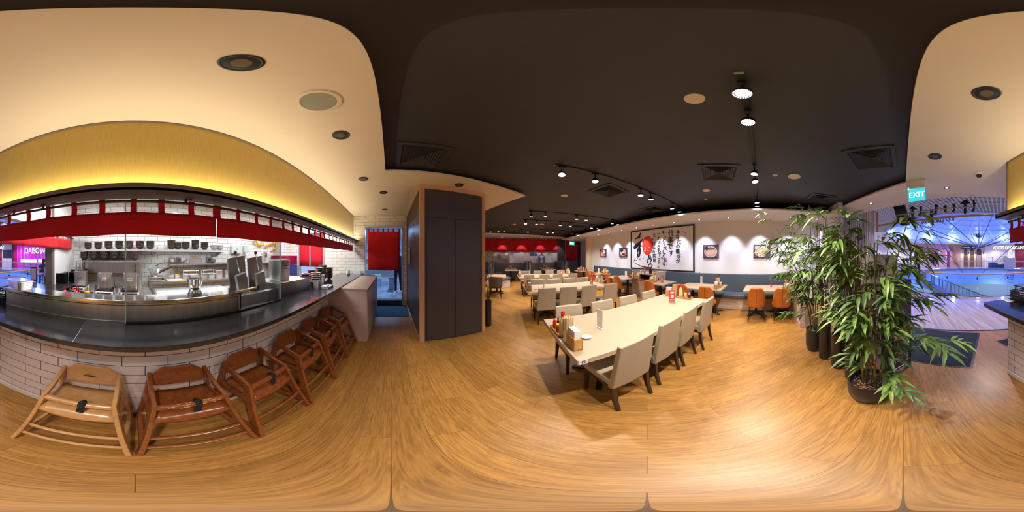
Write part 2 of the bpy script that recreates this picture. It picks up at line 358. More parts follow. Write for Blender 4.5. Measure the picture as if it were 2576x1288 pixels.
poly_slab('ceiling', [(-2.70-.5, .30), (2.5, .30), (2.6, -2.3), (4.0, -2.3), (5.6, -2.6), U2(-12.4, -2.4), U2(-12.4, 6.8), U2(2.2, 5.7), U2(2.2, 3.0)], 3.0, 3.06, 'dark_ceiling')
LT = [(-4.9, -1.7), (-4.41, -.73), (-3.95, -.05), (-3.44, .70), (-3.1, 1.4), (-2.81, 2.03), (-2.5, 2.8)]
poly_slab('ceiling', [(-2.70, .04), (2.26, .08), (2.30, -2.48), (5.5, -2.48), (5.5, 1.27), (-1.62, 1.27), (-1.62, 4.2), (-2.3, 4.2)]+LT[::-1]+[(-4.9, -2.1), (-4.16, -1.85)], 2.9, 2.93, 'cream')
poly_slab('ceiling', [U2(-9.14, 3.95), U2(1.76, 3.95), U2(1.76, 3.6), U2(2.3, 3.6), U2(2.3, 5.4), U2(-12.2, 6.6), U2(-10.9, 3.95)], 2.745, 2.785, 'white')
poly_slab('ceiling', [U2(-10.75, 3.6), U2(-9.45, -.98), U2(-9.1, -2.3), U2(-12.3, -2.3), U2(-12.3, 6.7), U2(-10.9, 6.2)], 2.93, 2.96, 'white')
# upstands that close the recess round the dark ceiling
poly_slab('wall_south', [U2(-9.0, 5.25), U2(-9.0, 5.37), U2(1.99, 5.37), U2(1.99, 3.62), U2(1.87, 3.62), U2(1.87, 5.25)], 0, 3.0, 'white')
wall_seg('wall_east', U2(-12.0, -2.3), U2(-12.0, 6.62), 0, 3.0, 'white', side=1)
wall_seg('alcove_wall', U2(-12.1, 6.5), U2(-9.0, 6.5), 0, 3.0, 'white', side=1)
wall_seg('wall_north', (3.4, -1.9), U2(-12.0, -2.3), 0, 3.0, 'cream', side=1)
mb = MB(); mb.lathe([(.31, 0), (.31, 2.745)], 40, c=tuple(D(-9.2, 5.32))); struct(mb.build('trim_1', 'cream', smooth=True))
# tiled end wall of the kitchen passage, with its two openings
mb = MB()
for y0, y1, z0, z1 in ((3.25, 3.9, 0, 2.9), (2.24, 3.25, 2.42, 2.9), (.83, 2.24, 0, 2.9), (-.35, .83, 2.53, 2.9), (-.6, -.35, 0, 2.9)): mb.b2(5.12, 5.24, y0, y1, z0, z1)
struct(mb.build('kitchen_side_wall', 'tile_side'))
mb = MB(); mb.b2(-1.62, 5.24, 3.8, 3.9, 0, 2.95); struct(mb.build('kitchen_back_wall', 'tile_back'))
mb = MB(); mb.b2(-1.64, -1.5, 2.78, 3.8, 0, 2.95); struct(mb.build('kitchen_window_wall', 'white'))
mb = MB(); mb.b2(-1.66, -1.5, 2.69, 2.78, 0, 2.95); struct(mb.build('trim_2', mat('taupe_post', (.16, .13, .11), .5)))
mb = MB(); mb.b2(-1.6, 5.24, 1.24, 3.9, 2.9, 2.96); struct(mb.build('ceiling', 'white'))
mb = MB(); mb.b2(-1.66, -1.52, 1.24, 2.69, 2.12, 2.9); struct(mb.build('window_head_wall', 'white'))
# gold-clad bulkhead over the counter and its oak edge
mb = MB(); mb.b2(-1.6, 5.12, 1.2, 1.24, 2.07, 2.885); struct(mb.build('gold_wall', 'gold'))
mb = MB(); mb.b2(-1.61, 5.12, 1.185, 1.215, 2.885, 2.9); mb.b2(-1.615, -1.6, 1.185, 1.24, 2.06, 2.9); struct(mb.build('trim_3', 'ledge'))
mb = MB(); mb.b2(-1.66, 5.12, 1.053, 1.067, 2.06, 2.11); mb.b2(-1.66, 5.12, 1.053, 1.255, 2.06, 2.075); mb.b2(-1.66, -1.64, 1.053, 1.24, 2.06, 2.11); struct(mb.build('trim_4', 'ledge'), 'structure')
# frames of the tiled openings
mb = MB()
for y0, y1, zt in ((-.35, .83, 2.53), (2.24, 3.25, 2.42)):
    mb.b2(5.09, 5.26, y0-.02, y0+.012, .0, zt); mb.b2(5.09, 5.26, y1-.012, y1+.02, .0, zt); mb.b2(5.09, 5.26, y0-.02, y1+.02, zt-.012, zt+.02)
struct(mb.build('door_1', mat('steel_door_lining', (.55, .53, .50), .4, metal=.3)))
mb = MB(); mb.b2(5.10, 5.32, -.33, .82, 0, .17); struct(mb.build('trim_5', mat('dark_sill', (.045, .04, .035), .6)))
# back rooms behind the two openings
mb = MB(); mb.b2(5.32, 9.2, -1.6, 1.9, .10, .16); struct(mb.build('back_kitchen_floor', mat('wet_grey_tiles', (.30, .33, .36), .2, var=.3, scale=3)))
mb = MB(); mb.b2(9.2, 9.3, -1.6, 1.9, .1, 2.9); mb.b2(5.3, 9.2, -1.7, -1.6, .1, 2.9); mb.b2(5.3, 9.2, 1.9, 2.0, .1, 2.9); mb.b2(5.24, 9.3, -1.7, 2.0, 2.9, 2.95); struct(mb.build('back_kitchen_wall', 'white'))
mb = MB(); mb.b2(7.9, 8.0, 2.0, 3.9, 0, 2.9); mb.b2(5.24, 8, 3.9, 4.0, 0, 2.9); mb.b2(5.24, 8, 2.0, 4, 2.9, 2.95); mb.b2(5.24, 8, 2.0, 4, -.05, 0); struct(mb.build('store_wall', 'white'))
# wardrobe-like panelled column beside the passage: charcoal panels framed in oak
cb = thing('panelled_column', 'charcoal panelled column cabinet framed in light oak beside the kitchen passage', 'cupboard', (2.7, -1.1, 0))
X0, X1, Y0, Y1 = 0.0, 2.42, -.66, .62
mb = MB()
mb.b2(X0+.02, X1, Y0+.05, Y1-.02, .0, 2.895); mb.build('carcass', 'charcoal', cb)
mb = MB()
mb.b2(X0, X0+.09, Y1-.085, Y1, 0, 2.9); mb.b2(X0, X0+.09, Y0, Y0+.075, 0, 2.9); mb.b2(X0, X0+.06, Y0+.075, Y1-.085, 2.815, 2.9)
mb.b2(X0+.09, X1, Y1-.02, Y1, 2.84, 2.9); mb.b2(X0+.09, X1, Y1-.02, Y1, 0, .035); mb.b2(X1-.03, X1, Y1-.02, Y1+.005, 0, 2.9); mb.build('oak_frame', 'oak', cb, bev=.003)
ym = (Y0+.12+Y1-.125)/2+.0
for y0, y1 in ((Y0+.115, -.035), (-.015, Y1-.125)):
    mb = MB(); mb.b2(X0+.004, X0+.02, y0, y1, .02, 2.27); mb.build('door', 'charcoal', cb, bev=.002)
mb = MB(); mb.b2(X0+.004, X0+.02, Y0+.08, Y1-.09, 2.278, 2.81); mb.build('top_panel', 'charcoal', cb, bev=.002)
mb = MB(); mb.b2(X0+.002, X0+.012, -.034, -.016, .02, 2.26); mb.build('door_pull', 'black', cb)
nb = thing('wall_notice', 'small framed white notice on the side of the charcoal column', 'notice', (4.22, -.475, 1.62))
mb = MB(); mb.b2(-.09, .09, 0, .012, -.22, .2); mb.build('board', 'paper', nb)
mb = MB(); mb.b2(-.05, .05, .012, .014, -.18, -.10); mb.build('stamp', 'redp', nb)
mb = MB(); mb.b2(-.055, .055, .012, .014, .0, .14); mb.build('print', mat('grey_print', (.35, .3, .3), .7), nb)
# blue carpet strip in the passage
tag(MB().b2(4.08, 5.09, -.46, .98, 0, .008).build('carpet_runner', 'bluerug'), 'dark blue carpet in front of the kitchen passage door', 'carpet')
# entrance side: slatted screen and pillar behind the plants
sl = thing('slatted_screen', 'pale vertical slatted screen behind the bamboo plants', 'screen', (-4.95, -1.85, 0), math.atan2(1.05, .5))
mb = MB()
for k in range(14): mb.b2(.02+k*.085, .055+k*.085, -.02, .02, .05, 2.88)
mb.build('slat_panel', mat('pale_slat', (.50, .42, .36), .6), sl)
mb = MB(); mb.b2(0, 1.16, -.025, .025, 0, .06); mb.build('rail', 'tabletop2', sl); mb = MB(); mb.b2(0, 1.16, -.015, .015, 1.2, 1.24); mb.build('rail', 'tabletop2', sl)
mb = MB()
mb.b2(-.19, .21, -.24, .20, 0, 1.62)
pl = mb.build('low_pillar', mat('veined_stone', (.66, .60, .56), .35, var=.12, scale=3, stretch=(1, 1, .15)), loc=D(1.50, 1.78, 0), rz=DR); tag(pl, 'low pale stone-veined pillar standing behind the bamboo plants', 'pillar')
# dark floor plinth strip along threshold
mb = MB()
for a, b in zip(LT[1:6], LT[2:6]):
    pass
mb.b.free()
def ring_strip(name, pts, w, z0, z1, m):
    mb = MB()
    for a, b in zip(pts, pts[1:]):
        a = Vector((*a, 0)); b = Vector((*b, 0)); d = (b-a).normalized(); n = Vector((-d.y, d.x, 0))*w
        mb.hexa([Vector((p.x, p.y, z)) for z in (z0, z1) for p in (a, b, b+n, a+n)])
    return mb.build(name, m)
struct(ring_strip('trim_7', [(-3.75, -.9), (-3.35, .31), (-2.92, 1.36), (-2.65, 1.93), (-2.3, 2.7)], .05, -.01, .004, 'darkwood'))
wall_seg('wall_west', U2(1.9, 5.3), (-4.95, -1.85), 0, 2.9, 'white', side=1)
# ================================================================ counter and kitchen
# --- brick clad counter base, stone worktop
cb = thing('counter', 'long kitchen counter clad in white brick tiles with a black stone top', 'counter', (0, 0, 0))
mb = MB(); mb.b2(-1.47, 2.74, 1.1, 1.22, .06, 1.0); mb.b2(2.74, 5.1, 1.1, 1.22, 0, 1.0); mb.build('tiled_front', 'brick', cb)
mb = MB(); mb.b2(-1.47, -1.35, 1.22, 1.62, .06, 1.0); mb.build('tiled_end', tiles('white_brick_tile_end', (.80, .76, .74), (.05, .045, .045), 1, off=(.02, .02)), cb)
wc = thing('window_counter', 'black topped return of the counter along the kitchen window', 'counter', (0, 0, 0)); MB().prism([(-1.18, 1.63), (-1.18, 3.77), (-1.49, 3.77), (-1.49, 2.67), (-1.95, 2.67), (-1.95, 1.63)], 1.012, 1.05).build('stone_top', 'stone', wc, bev=.006); MB().b2(-1.47, -1.35, 1.63, 2.67, 0, 1.012).build('tiled_side', bpy.data.materials['white_brick_tile_end'], wc)
mb = MB(); mb.b2(-1.475, 2.74, 1.094, 1.22, 0, .06); mb.build('skirting', 'white', cb)
def rounded(pts, rad, n=6):
    out = []
    m = len(pts)
    for i, p in enumerate(pts):
        r = rad[i] if isinstance(rad, (list, tuple)) else rad
        p = Vector(p); a = Vector(pts[i-1]); b = Vector(pts[(i+1) % m])
        if r <= 0: out.append((p.x, p.y)); continue
        da = (a-p).normalized(); db = (b-p).normalized(); h = math.acos(max(-1, min(1, da.dot(db))))/2
        L = r/math.tan(h); c = p+(da+db).normalized()*(r/math.sin(h)); s = p+da*L-c; e = p+db*L-c
        a0 = math.atan2(s.y, s.x); a1 = math.atan2(e.y, e.x); dd = (a1-a0+PI) % (2*PI)-PI
        for k in range(n+1): out.append((c.x+math.cos(a0+dd*k/n)*r, c.y+math.sin(a0+dd*k/n)*r))
    return out
mb = MB(); mb.prism(rounded([(-1.67, .87), (5.11, .87), (5.11, 1.62), (-1.67, 1.62)], [.07]+[0]*3), 1.012, 1.05)
mb.build('stone_top', 'stone', cb, bev=.006)
for a_, b_ in ((-.355, -.39), (1.9, 1.9)): MB().loft([[Vector((a_-.0009, .872, z)), Vector((a_+.0012, .872, z)), Vector((b_+.0012, 1.27, z)), Vector((b_-.0012, 1.27, z))] for z in (1.0495, 1.0504)]).build('top_joint', 'steel2', cb)
# pale cabinet at the end of the counter
pc = thing('side_cabinet', 'pale wood cabinet at the passage end of the brick counter', 'cabinet', (2.72, .40, 0))
mb = MB(); mb.b2(.012, 1.9, .01, .69, 0, 1.005); mb.build('carcass', 'tabletop2', pc)
mb = MB(); mb.b2(0, 1.92, -.005, .69, 1.005, 1.033); mb.build('top', 'tabletop', pc, bev=.003)
for k in range(3):
    mb = MB(); mb.b2(.03+k*.63, .64+k*.63, -.006, .01, .04, .99); mb.build('door', 'tabletop2', pc, bev=.002)
bs = thing('black_tray_stand', 'black tray holder between the pale cabinet and the tiled passage wall', 'stand', (4.7, .62, 0))
for z in (.86, .985): mb = MB(); mb.b2(0, .36, -.12, .32, z, z+.03); mb.build('tray', 'black', bs, bev=.01)
for x, y in ((.02, -.1), (.34, -.1), (.02, .3), (.34, .3)): mb = MB(); mb.cyl((x, y, 0), (x, y, 1.0), .012); mb.build('leg', 'black', bs)
# --- stainless pass (raised riser) and its box
ps = thing('serving_pass', 'brushed steel raised serving pass along the left half of the counter', 'counter shelf', (0, 0, 1.05))
mb = MB(); mb.b2(-1.31, .97, 1.275, 1.29, 0, .165); mb.b2(-1.31, -1.295, 1.275, 1.5, 0, .18); mb.b2(.955, .97, 1.275, 1.75, 0, .18); mb.b2(-1.31, .97, 1.268, 1.285, .0, .01); mb.build('front_panel', 'steel', ps)
mb = MB(); mb.prism([(-1.315, 1.262), (.975, 1.262), (.975, 1.76), (.20, 1.76), (.20, 1.47), (-1.315, 1.47)], .168, .195); mb.build('top', 'chrome', ps, bev=.003)
mb = MB(); mb.b2(-1.25, .93, 1.2725, 1.276, .148, .153); mb.b2(.926, .93, 1.2725, 1.276, .01, .15); mb.build('seam_line', 'black', ps)
# right riser holding the big pot
rr = thing('steel_riser', 'low steel riser box on the counter under the big square pot', 'counter shelf', (1.62, 1.33, 1.05))
mb = MB(); mb.b2(0, .80, 0, .46, 0, .17); mb.build('box', 'steel2', rr, bev=.003)
mb = MB(); mb.b2(-.005, .805, -.008, .46, .17, .19); mb.build('top', 'steel', rr, bev=.002)
mb = MB(); mb.tube([(-.02, -.02, .19), (.28, -.02, .19)], .012); mb.build('rail', mat('tan_pipe', (.5, .38, .3), .4), rr)
# glass screen over the pass
gs = thing('sneeze_guard', 'tall clear glass screen standing on the counter before the noodle boiler', 'glass screen', (0, 1.255, 1.05))
mb = MB(); mb.b2(-.07, 1.55, -.004, .004, .0, .98); mb.build('pane', 'glass', gs)
mb = MB(); mb.b2(-.079, -.069, -.005, .005, 0, .98); mb.build('pane_edge', 'edge', gs); MB().b2(1.55, 1.556, -.005, .005, 0, .98).build('pane_edge', 'edge', gs)
mb = MB(); mb.b2(-.07, 1.55, -.012, .012, 0, .014); mb.build('channel', 'blackm', gs)
# noodle boiler with two lifted lids
nbx = thing('noodle_boiler', 'steel noodle boiler behind the glass screen with two lid plates raised', 'cooker', (1.0, 1.34, 1.05))
mb = MB(); mb.hexa([Vector(p) for p in ((0, 0, 0), (.60, 0, 0), (.60, .1, 0), (0, .1, 0), (0, .03, .12), (.60, .03, .12), (.60, .1, .12), (0, .1, .12))]); mb.build('front_panel', 'steel2', nbx)
for k in range(5):
    for z in (.05, .075): MB().tube([(.05+k*.11, .004+z*.25, z), (.11+k*.11, .004+z*.25, z)], .004, 6).build('louvre', 'chrome', nbx)
mb = MB(); mb.b2(0, .62, .1, .9, -.15, .06); mb.build('tank', 'steel', nbx)
for k in range(2):
    x = .08+k*.32
    mb = MB(); mb.board((x+.13, .36, .54), (x+.20, .40, .06), .27, .022, side=(1, 0, 0)); mb.build('lid', 'steel2', nbx, bev=.004)
    mb = MB(); mb.board((x+.115, .25, .33), (x+.19, .27, .05), .15, .05, side=(1, 0, 0)); mb.build('bracket_box', 'steel2', nbx, bev=.004)
    mb = MB(); mb.tube([(x+.02, .22, .58), (x+.12, .25, .31)], .006, 8); hd = mb.build('lift_handle', 'chrome', nbx)
    mb = MB(); mb.lathe([(.0, -.02), (.014, -.017), (.02, -.006), (.02, .006), (.013, .018), (0, .022)], 14, c=(x+.02, .22, .59)); mb.build('knob', 'black', hd, smooth=True)
mb = MB(); mb.tube([(.02, .12, .15), (.35, .10, .17)], .010, 8); mb.build('tap_rod', 'brass', nbx)
mb = MB(); mb.tube([(.35, .10, .13), (.35, .10, .19)], .018, 8); mb.build('tap_knob', 'black', nbx)
# --- back counters
bc = thing('stove_counter', 'lower steel counter under the soup pots along the kitchen back wall', 'counter', (0, 0, 0))
mb = MB(); mb.b2(-1.45, .30, 2.65, 3.78, .89, .92); mb.build('top', 'steel', bc); mb = MB(); mb.b2(-1.45, .30, 2.68, 3.78, .1, .89); mb.build('carcass', 'steel2', bc)
bc = thing('prep_counter', 'long steel prep counter below the wall shelf at the kitchen back', 'counter', (0, 0, 0))
mb = MB(); mb.b2(.32, 3.0, 3.2, 3.78, 1.03, 1.07); mb.build('top', 'steel', bc); mb = MB(); mb.b2(.32, 3.0, 3.24, 3.78, .1, 1.03); mb.build('carcass', 'steel2', bc)
for k in range(4): mb = MB(); mb.b2(.36+k*.66, .98+k*.66, 3.225, 3.24, .2, .98); mb.build('door', 'steel2', bc, bev=.004)
hb = thing('gas_hob', 'black cast iron gas hob on the window side of the kitchen', 'stove', (-1.16, 2.0, .97))
mb = MB(); mb.b2(0, .52, 0, .62, -.85, 0); mb.build('body', 'steel2', hb)
mb = MB()
for k in range(7): mb.b2(.03+k*.072, .045+k*.072, .03, .59, .0, .03)
for k in range(5): mb.b2(.03, .48, .06+k*.12, .075+k*.12, .012, .035)
mb.build('pan_grate', 'blackm', hb)
def cooker():
    t = thing('induction_cooker', '', 'cooker')
    mb = MB(); mb.hexa([Vector(p) for p in ((-.16, 0, 0), (.16, 0, 0), (.16, .38, 0), (-.16, .38, 0), (-.155, .02, .05), (.155, .02, .05), (.155, .38, .07), (-.155, .38, .07))]); mb.build('body', 'paper', t, bev=.004)
    mb = MB(); mb.b2(-.15, .15, .05, .37, .066, .074); mb.build('glass_top', 'black', t)
    mb = MB(); mb.board((0, .004, .016), (0, .016, .046), .25, .004, side=(1, 0, 0)); mb.build('control_panel', 'black', t)
    mb = MB(); mb.board((-.07, 0, .024), (-.07, .009, .040), .04, .004, side=(1, 0, 0)); mb.build('display', emis('red_display', (1, .03, .02), 1.2), t)
    mb = MB(); mb.cyl((.105, .006, .03), (.105, .002, .031), .009); mb.build('knob', 'redp', t)
    return t
def pot():
    t = thing('stock_pot', '', 'pot'); w = .125
    rr_ = rounded([(-w, -w), (w, -w), (w, w), (-w, w)], .035, 4)
    mb = MB(); mb.loft([[Vector((x*s, y*s, z)) for x, y in rr_] for s, z in ((.93, 0), (1, .02), (1, .28), (1.05, .283), (1.05, .29), (1, .292), (.97, .292), (.95, .2), (.9, .03))]); mb.build('body', 'steel', t, smooth=True)
    for s in (-1, 1):
        mb = MB(); mb.tube([(-.035, s*.128, .20), (-.035, s*.15, .20), (.035, s*.15, .20), (.035, s*.128, .20)], .005, 6); mb.b2(-.045, .045, s*.124, s*.13, .17, .225); mb.build('handle', 'chrome', t)
    mb = MB(); mb.loft([[Vector((x*.9, y*.9, z)) for x, y in rr_] for z in (.15, .16)]); mb.build('broth', mat('broth', (.42, .30, .20), .3), t)
    return t
CK = [(-1.12, 2.98), (-.53, 2.72), (-.09, 2.70)]
for k, (x, y) in enumerate(CK): place('cooker', cooker, (x, y, .92), 0, ['white induction cooker under the window-side soup pot', 'white induction cooker under the middle soup pot', 'white induction cooker under the soup pot with a ladle'][k], 'induction cookers on the stove counter')
for k, (x, y, rz) in enumerate([(-1.10, 3.17, .12), (-.55, 2.95, .05), (-.09, 2.93, 0)]): place('pot', pot, (x, y, .994), rz, ['square steel soup pot closest to the kitchen window wall', 'square steel soup pot in the middle of the stove row', 'square steel soup pot with a brass ladle in it'][k], 'square soup pots')
o = place('pot', pot, (1.93, 1.58, 1.24), 0, 'large square steel pot on the counter riser beside the glass screen')
o.scale = (.98, .98, 1.0)
lid = MB(); lid.prism(rounded([(-.12, -.12), (.12, -.12), (.12, .12), (-.12, .12)], .03, 4), 0, .012); tag(lid.build('pot_lid', 'ceramic', loc=(1.93, 1.58, 1.533)), 'white lid lying on the large square pot', 'lid')
t = thing('ladle', 'brass-handled ladle standing in the third soup pot', 'ladle', (-.02, 2.93, 1.16)); mb = MB(); mb.tube([(0, 0, 0), (.09, 0, .2)], .006, 6); mb.build('handle', 'brass', t)
mb = MB(); mb.lathe([(.0, 0), (.03, .01), (.04, .03), (.037, .03), (.028, .014), (0, .006)], 14, c=(0, 0, -.01)); mb.build('cup', 'steel', t, smooth=True)
def can(name, label, cat, loc, r, h, m='steel'):
    t = thing(name, label, cat, loc); mb = MB(); mb.lathe([(r*.96, 0), (r, .01), (r, h), (r*.94, h), (r*.9, .012)], 20); mb.build('body', m, t, smooth=True)
    mb = MB(); mb.tube([(r, 0, h*.25), (r+.025, 0, h*.3), (r+.025, 0, h*.75), (r, 0, h*.8)], .005, 6); mb.build('handle', 'chrome', t); return t
can('utensil_jug', 'steel jug of utensils between two induction cookers', 'jug', (-.31, 2.78, .92), .055, .13)
for k, (dx, c) in enumerate(((-.03, 'black'), (.0, 'chrome'))):
    t = MB(); t.tube([(0, 0, 0), (-.04+k*.05, 0, .24)], .007, 6); tag(t.build('spatula', c, loc=(-.31+dx*.5, 2.78, .94)), ['black spatula handle in the steel jug', 'steel spatula handle in the steel jug'][k], 'utensil')
can('steel_jug', 'plain steel jug beside the window-side soup pot', 'jug', (-.78, 2.95, .92), .065, .17)
can('steel_mug', 'steel mug with a white spoon on the shelf above the prep counter', 'mug', (3.63, 3.55, 1.57), .07, .15)
# --- shelf over the stoves with bowls
sf = thing('stove_shelf', 'steel table shelf above the soup pots with lower row of bowls', 'shelf', (-1.28, 3.3, .92))
mb = MB(); mb.b2(0, 1.42, 0, .44, .56, .585); mb.build('shelf_board', 'steel', sf)
mb = MB(); mb.b2(.1, 1.38, .43, .445, .28, .56); mb.build('back_panel', 'steel2', sf)
for x in (.02, 1.4):
    for y in (.02, .42): mb = MB(); mb.b2(x-.015, x+.015, y-.015, y+.015, 0, .56); mb.build('leg', 'steel', sf)
tl_ = thing('tube_lamp', 'slim white tube lamp under the upper bowl shelf', 'lamp', (1.2, 3.46, 1.70)); MB().b2(-.95, .95, -.012, .012, .001, .004).build('diffuser', emis('tube_glow', (.95, .97, 1), 3), tl_)
us = thing('upper_shelf', 'long steel wall shelf carrying the upper row of bowls', 'shelf', (-1.15, 3.40, 1.74))
mb = MB(); mb.b2(0, 3.28, 0, .39, -.035, 0); mb.build('shelf_board', mat('satin_shelf', (.55, .54, .54), .5, metal=.4), us)
for x in (.03, 1.6, 3.2): mb = MB(); mb.face([(x, .38, -.16), (x, .38, -.035), (x, .02, -.035)]); mb.build('bracket', 'steel2', us, solid=.01)
ws = thing('wall_shelf', 'short steel shelf with sockets above the prep counter', 'shelf', (.78, 3.55, 1.42))
mb = MB(); mb.b2(0, 1.75, 0, .24, -.03, 0); mb.build('shelf_board', 'steel', ws)
def bowl(m, r=.098, h=.07):
    def f():
        t = thing('noodle_bowl', '', 'bowl')
        mb = MB(); mb.lathe([(.035, 0), (.038, .006), (r*.50, h*.25), (r*.74, h*.68), (r, h), (r*.965, h), (r*.70, h*.70), (0, .014)], 20); mb.build('bowl_body', m, t, smooth=True)
        mb = MB(); mb.lathe([(r+.001, h-.004), (r+.003, h-.001), (r, h+.002), (r*.965, h+.001)], 20, cap=False); mb.build('rim', 'bowlbrown' if m == 'bowl' else ('ceramic' if m == 'bowlred' else m), t, smooth=True)
        return t
    return f
def stack(kind, m, x, y, z, n, where, group, dz=.026, rnd=0):
    for k in range(n):
        top = n-1-k
        w = 'topmost of' if top == 0 else ('lowest of' if k == 0 else ORD[top]+' from the top of')
        place(kind, bowl(m), (x+random.uniform(-rnd, rnd), y+random.uniform(-rnd, rnd), z+k*dz), random.uniform(0, 6), f'{w} {where}', group)
low = [211.7, 236, 262, 287.7, 313.5, 340]
for i, px in enumerate(low):
    x = 3.48*math.tan((px-340)*K); stack('bowl', 'bowl', x, 3.48, 1.506, 6, f'the {ORD[i]} black bowl stack over the soup pots', 'black bowls on the shelf over the soup pots', .023, .002)
up = [(222, 5), (247, 5), (273, 6), (299.5, 6), (325, 6), (352, 6), (378, 6), (431, 7), (447, 5), (467, 6), (491.4, 8), (514.5, 6)]
for i, (px, n) in enumerate(up):
    x = 3.58*math.tan((px-340)*K); stack('bowl', 'bowl', x, 3.58, 1.741, n, f'the {ORD[i]} black bowl stack on the upper wall shelf', 'black bowls on the upper wall shelf', .023, .002)
for i, px in enumerate((538.5, 553)):
    x = 3.58*math.tan((px-340)*K)
    for k in range(4): place('wbowl', lambda: bowl(mat('pale_bowl', (.62, .66, .64), .3), .10, .06)(), (x, 3.58, 1.741+k*.022), 0, ['topmost', 'second from the top', 'third from the top', 'lowest'][3-k]+f' of the {["first", "second"][i]} pale bowl stack at the shelf end', 'pale bowls on the upper wall shelf')
STK = [('rbowl', 'bowlred', 2.46, 1.43, 6, 'the red bowl stack nearest the steel riser'), ('rbowl', 'bowlred', 2.74, 1.36, 6, 'the middle red bowl stack on the counter'), ('rbowl', 'bowlred', 2.86, 1.52, 7, 'the red bowl stack furthest from the riser'),
       ('bbowl', 'bowlbrown', 3.10, 1.46, 8, 'the tallest brown bowl stack on the counter'), ('bbowl', 'bowlbrown', 3.37, 1.50, 9, 'the middle brown bowl stack on the counter'), ('bbowl', 'bowlbrown', 3.62, 1.45, 7, 'the last brown bowl stack on the counter')]
for kind, m, x, y, n, w in STK: stack(kind, m, x, y, 1.05, n, w, 'bowls stacked on the stone counter', .034, .003)
# --- things on the prep counter and the wall
sl = thing('meat_slicer', 'grey meat slicer with tilted chute on the prep counter', 'slicer', (.42, 3.30, 1.07))
mb = MB(); mb.b2(-.14, .20, 0, .34, .02, .10); mb.build('base', 'steel2', sl, bev=.01)
mb = MB(); mb.board((.0, .12, .08), (-.11, .12, .30), .16, .10, side=(0, 1, 0)); mb.build('motor_housing', mat('slicer_grey', (.30, .31, .34), .35), sl, bev=.01)
mb = MB(); mb.cyl((.04, .1, .15), (-.0, .1, .17), .12, n=28); mb.build('blade_guard', 'steel', sl)
mb = MB(); mb.board((.06, .12, .17), (.34, .12, .30), .2, .02, side=(0, 1, 0)); mb.board((.06, .03, .19), (.34, .03, .32), .02, .05, side=(0, 1, 0)); mb.build('chute', 'chrome', sl)
mb = MB(); mb.cyl((.14, -.03, .06), (.14, .0, .06), .022); mb.build('knob', 'black', sl)
t = thing('chopping_board', 'white chopping board with yellow edge on the prep counter', 'board', (.83, 3.33, 1.07), .05)
mb = MB(); mb.b2(-.18, .18, -.10, .12, 0, .018); mb.build('yellow_layer', 'yellow', t, bev=.004); mb = MB(); mb.b2(-.172, .172, -.092, .115, .018, .03); mb.build('white_layer', 'paper', t, bev=.004)
def box_item(name, label, cat, c, d, m, lid=None, grp=None, rz=0):
    t = thing(name, label, cat, c, rz, grp); w, dd, h = d
    mb = MB(); mb.loft([[Vector((x*s, y*s, z)) for x, y in ((-w/2, -dd/2), (w/2, -dd/2), (w/2, dd/2), (-w/2, dd/2))] for s, z in ((.93, 0), (1, h), (.95, h), (.88, .006))]); mb.build('body', m, t)
    if lid: mb = MB(); mb.b2(-w*.52, w*.52, -dd*.52, dd*.52, h, h+.012); mb.build('lid', lid, t, bev=.003)
    return t
it = [(.80, .10, .12, 'steel', None), (.93, .09, .10, 'ceramic', 'yellow'), (1.12, .10, .14, 'steel', 'black'), (1.34, .17, .08, 'ceramic', 'paper'), (1.60, .14, .11, 'chrome', None), (1.80, .15, .07, 'ceramic', 'clear'), (2.02, .14, .16, 'steel', 'paper'), (2.24, .12, .18, 'steel', 'black'), (2.42, .12, .13, 'chrome', None)]
for k, (x, w, h, m, l) in enumerate(it): box_item('food_container', f'{ORD[k]} food container along the prep counter, counted from the slicer', 'container', (x, 3.60, 1.07), (w, .15, h), m, l, 'food containers on the prep counter')
for k, x in enumerate((1.22, 1.66)):
    t = thing('wire_rack', f'small white wire rack on the prep counter, {["nearer the slicer", "nearer the boiler"][k]}', 'rack', (x, 3.42, 1.07)); mb = MB()
    for a in (-.16, .16):
        for b in (-.07, .07): mb.cyl((a, b, 0), (a, b, .20), .005, n=6)
    for z in (.12, .20):
        for b in (-.07, .07): mb.cyl((-.16, b, z), (.16, b, z), .005, n=6)
        for a in (-.16, .16): mb.cyl((a, -.07, z), (a, .07, z), .005, n=6)
    mb.build('wire_frame', 'paper', t)
t = thing('mixing_bowl', 'round steel mixing bowl on the serving pass', 'bowl', (.636, 1.655, 1.245))
mb = MB(); mb.lathe([(.045, 0), (.06, .012), (.078, .05), (.087, .10), (.092, .112), (.087, .112), (.074, .05), (.05, .014), (0, .01)], 28); mb.build('bowl_body', 'chrome', t, smooth=True)
def wallbox(name, label, cat, px0, px1, y0, y1, m, d=.08, Y=3.8):
    x0 = (Y-d)*math.tan((px0-340)*K); x1 = (Y-d)*math.tan((px1-340)*K); dd = (Y-d)/math.cos(((px0+px1)/2-340)*K)
    z1 = EYE+dd*math.tan((644-y0)*K); z0 = EYE+dd*math.tan((644-y1)*K)
    t = thing(name, label, cat, ((x0+x1)/2, Y-.001, (z0+z1)/2)); w = x1-x0; h = z1-z0
    mb = MB(); mb.b2(-w/2, w/2, -d, 0, -h/2, h/2); mb.build('housing', m, t, bev=min(.02, d*.3)); return t, w, h
t, w, h = wallbox('towel_dispenser', 'white paper towel dispenser on the kitchen wall', 'dispenser', 584, 608, 617, 638, mat('white_plastic', (.62, .66, .68), .35), .1)
mb = MB(); mb.b2(-.03, .03, -.106, -.1, -.02, .03); mb.build('badge', mat('blue_badge', (.25, .45, .65), .4), t)
t, w, h = wallbox('soap_dispenser', 'narrow white soap dispenser beside the paper towel dispenser', 'dispenser', 615, 626, 617, 636, mat('pale_plastic', (.55, .63, .64), .35), .09)
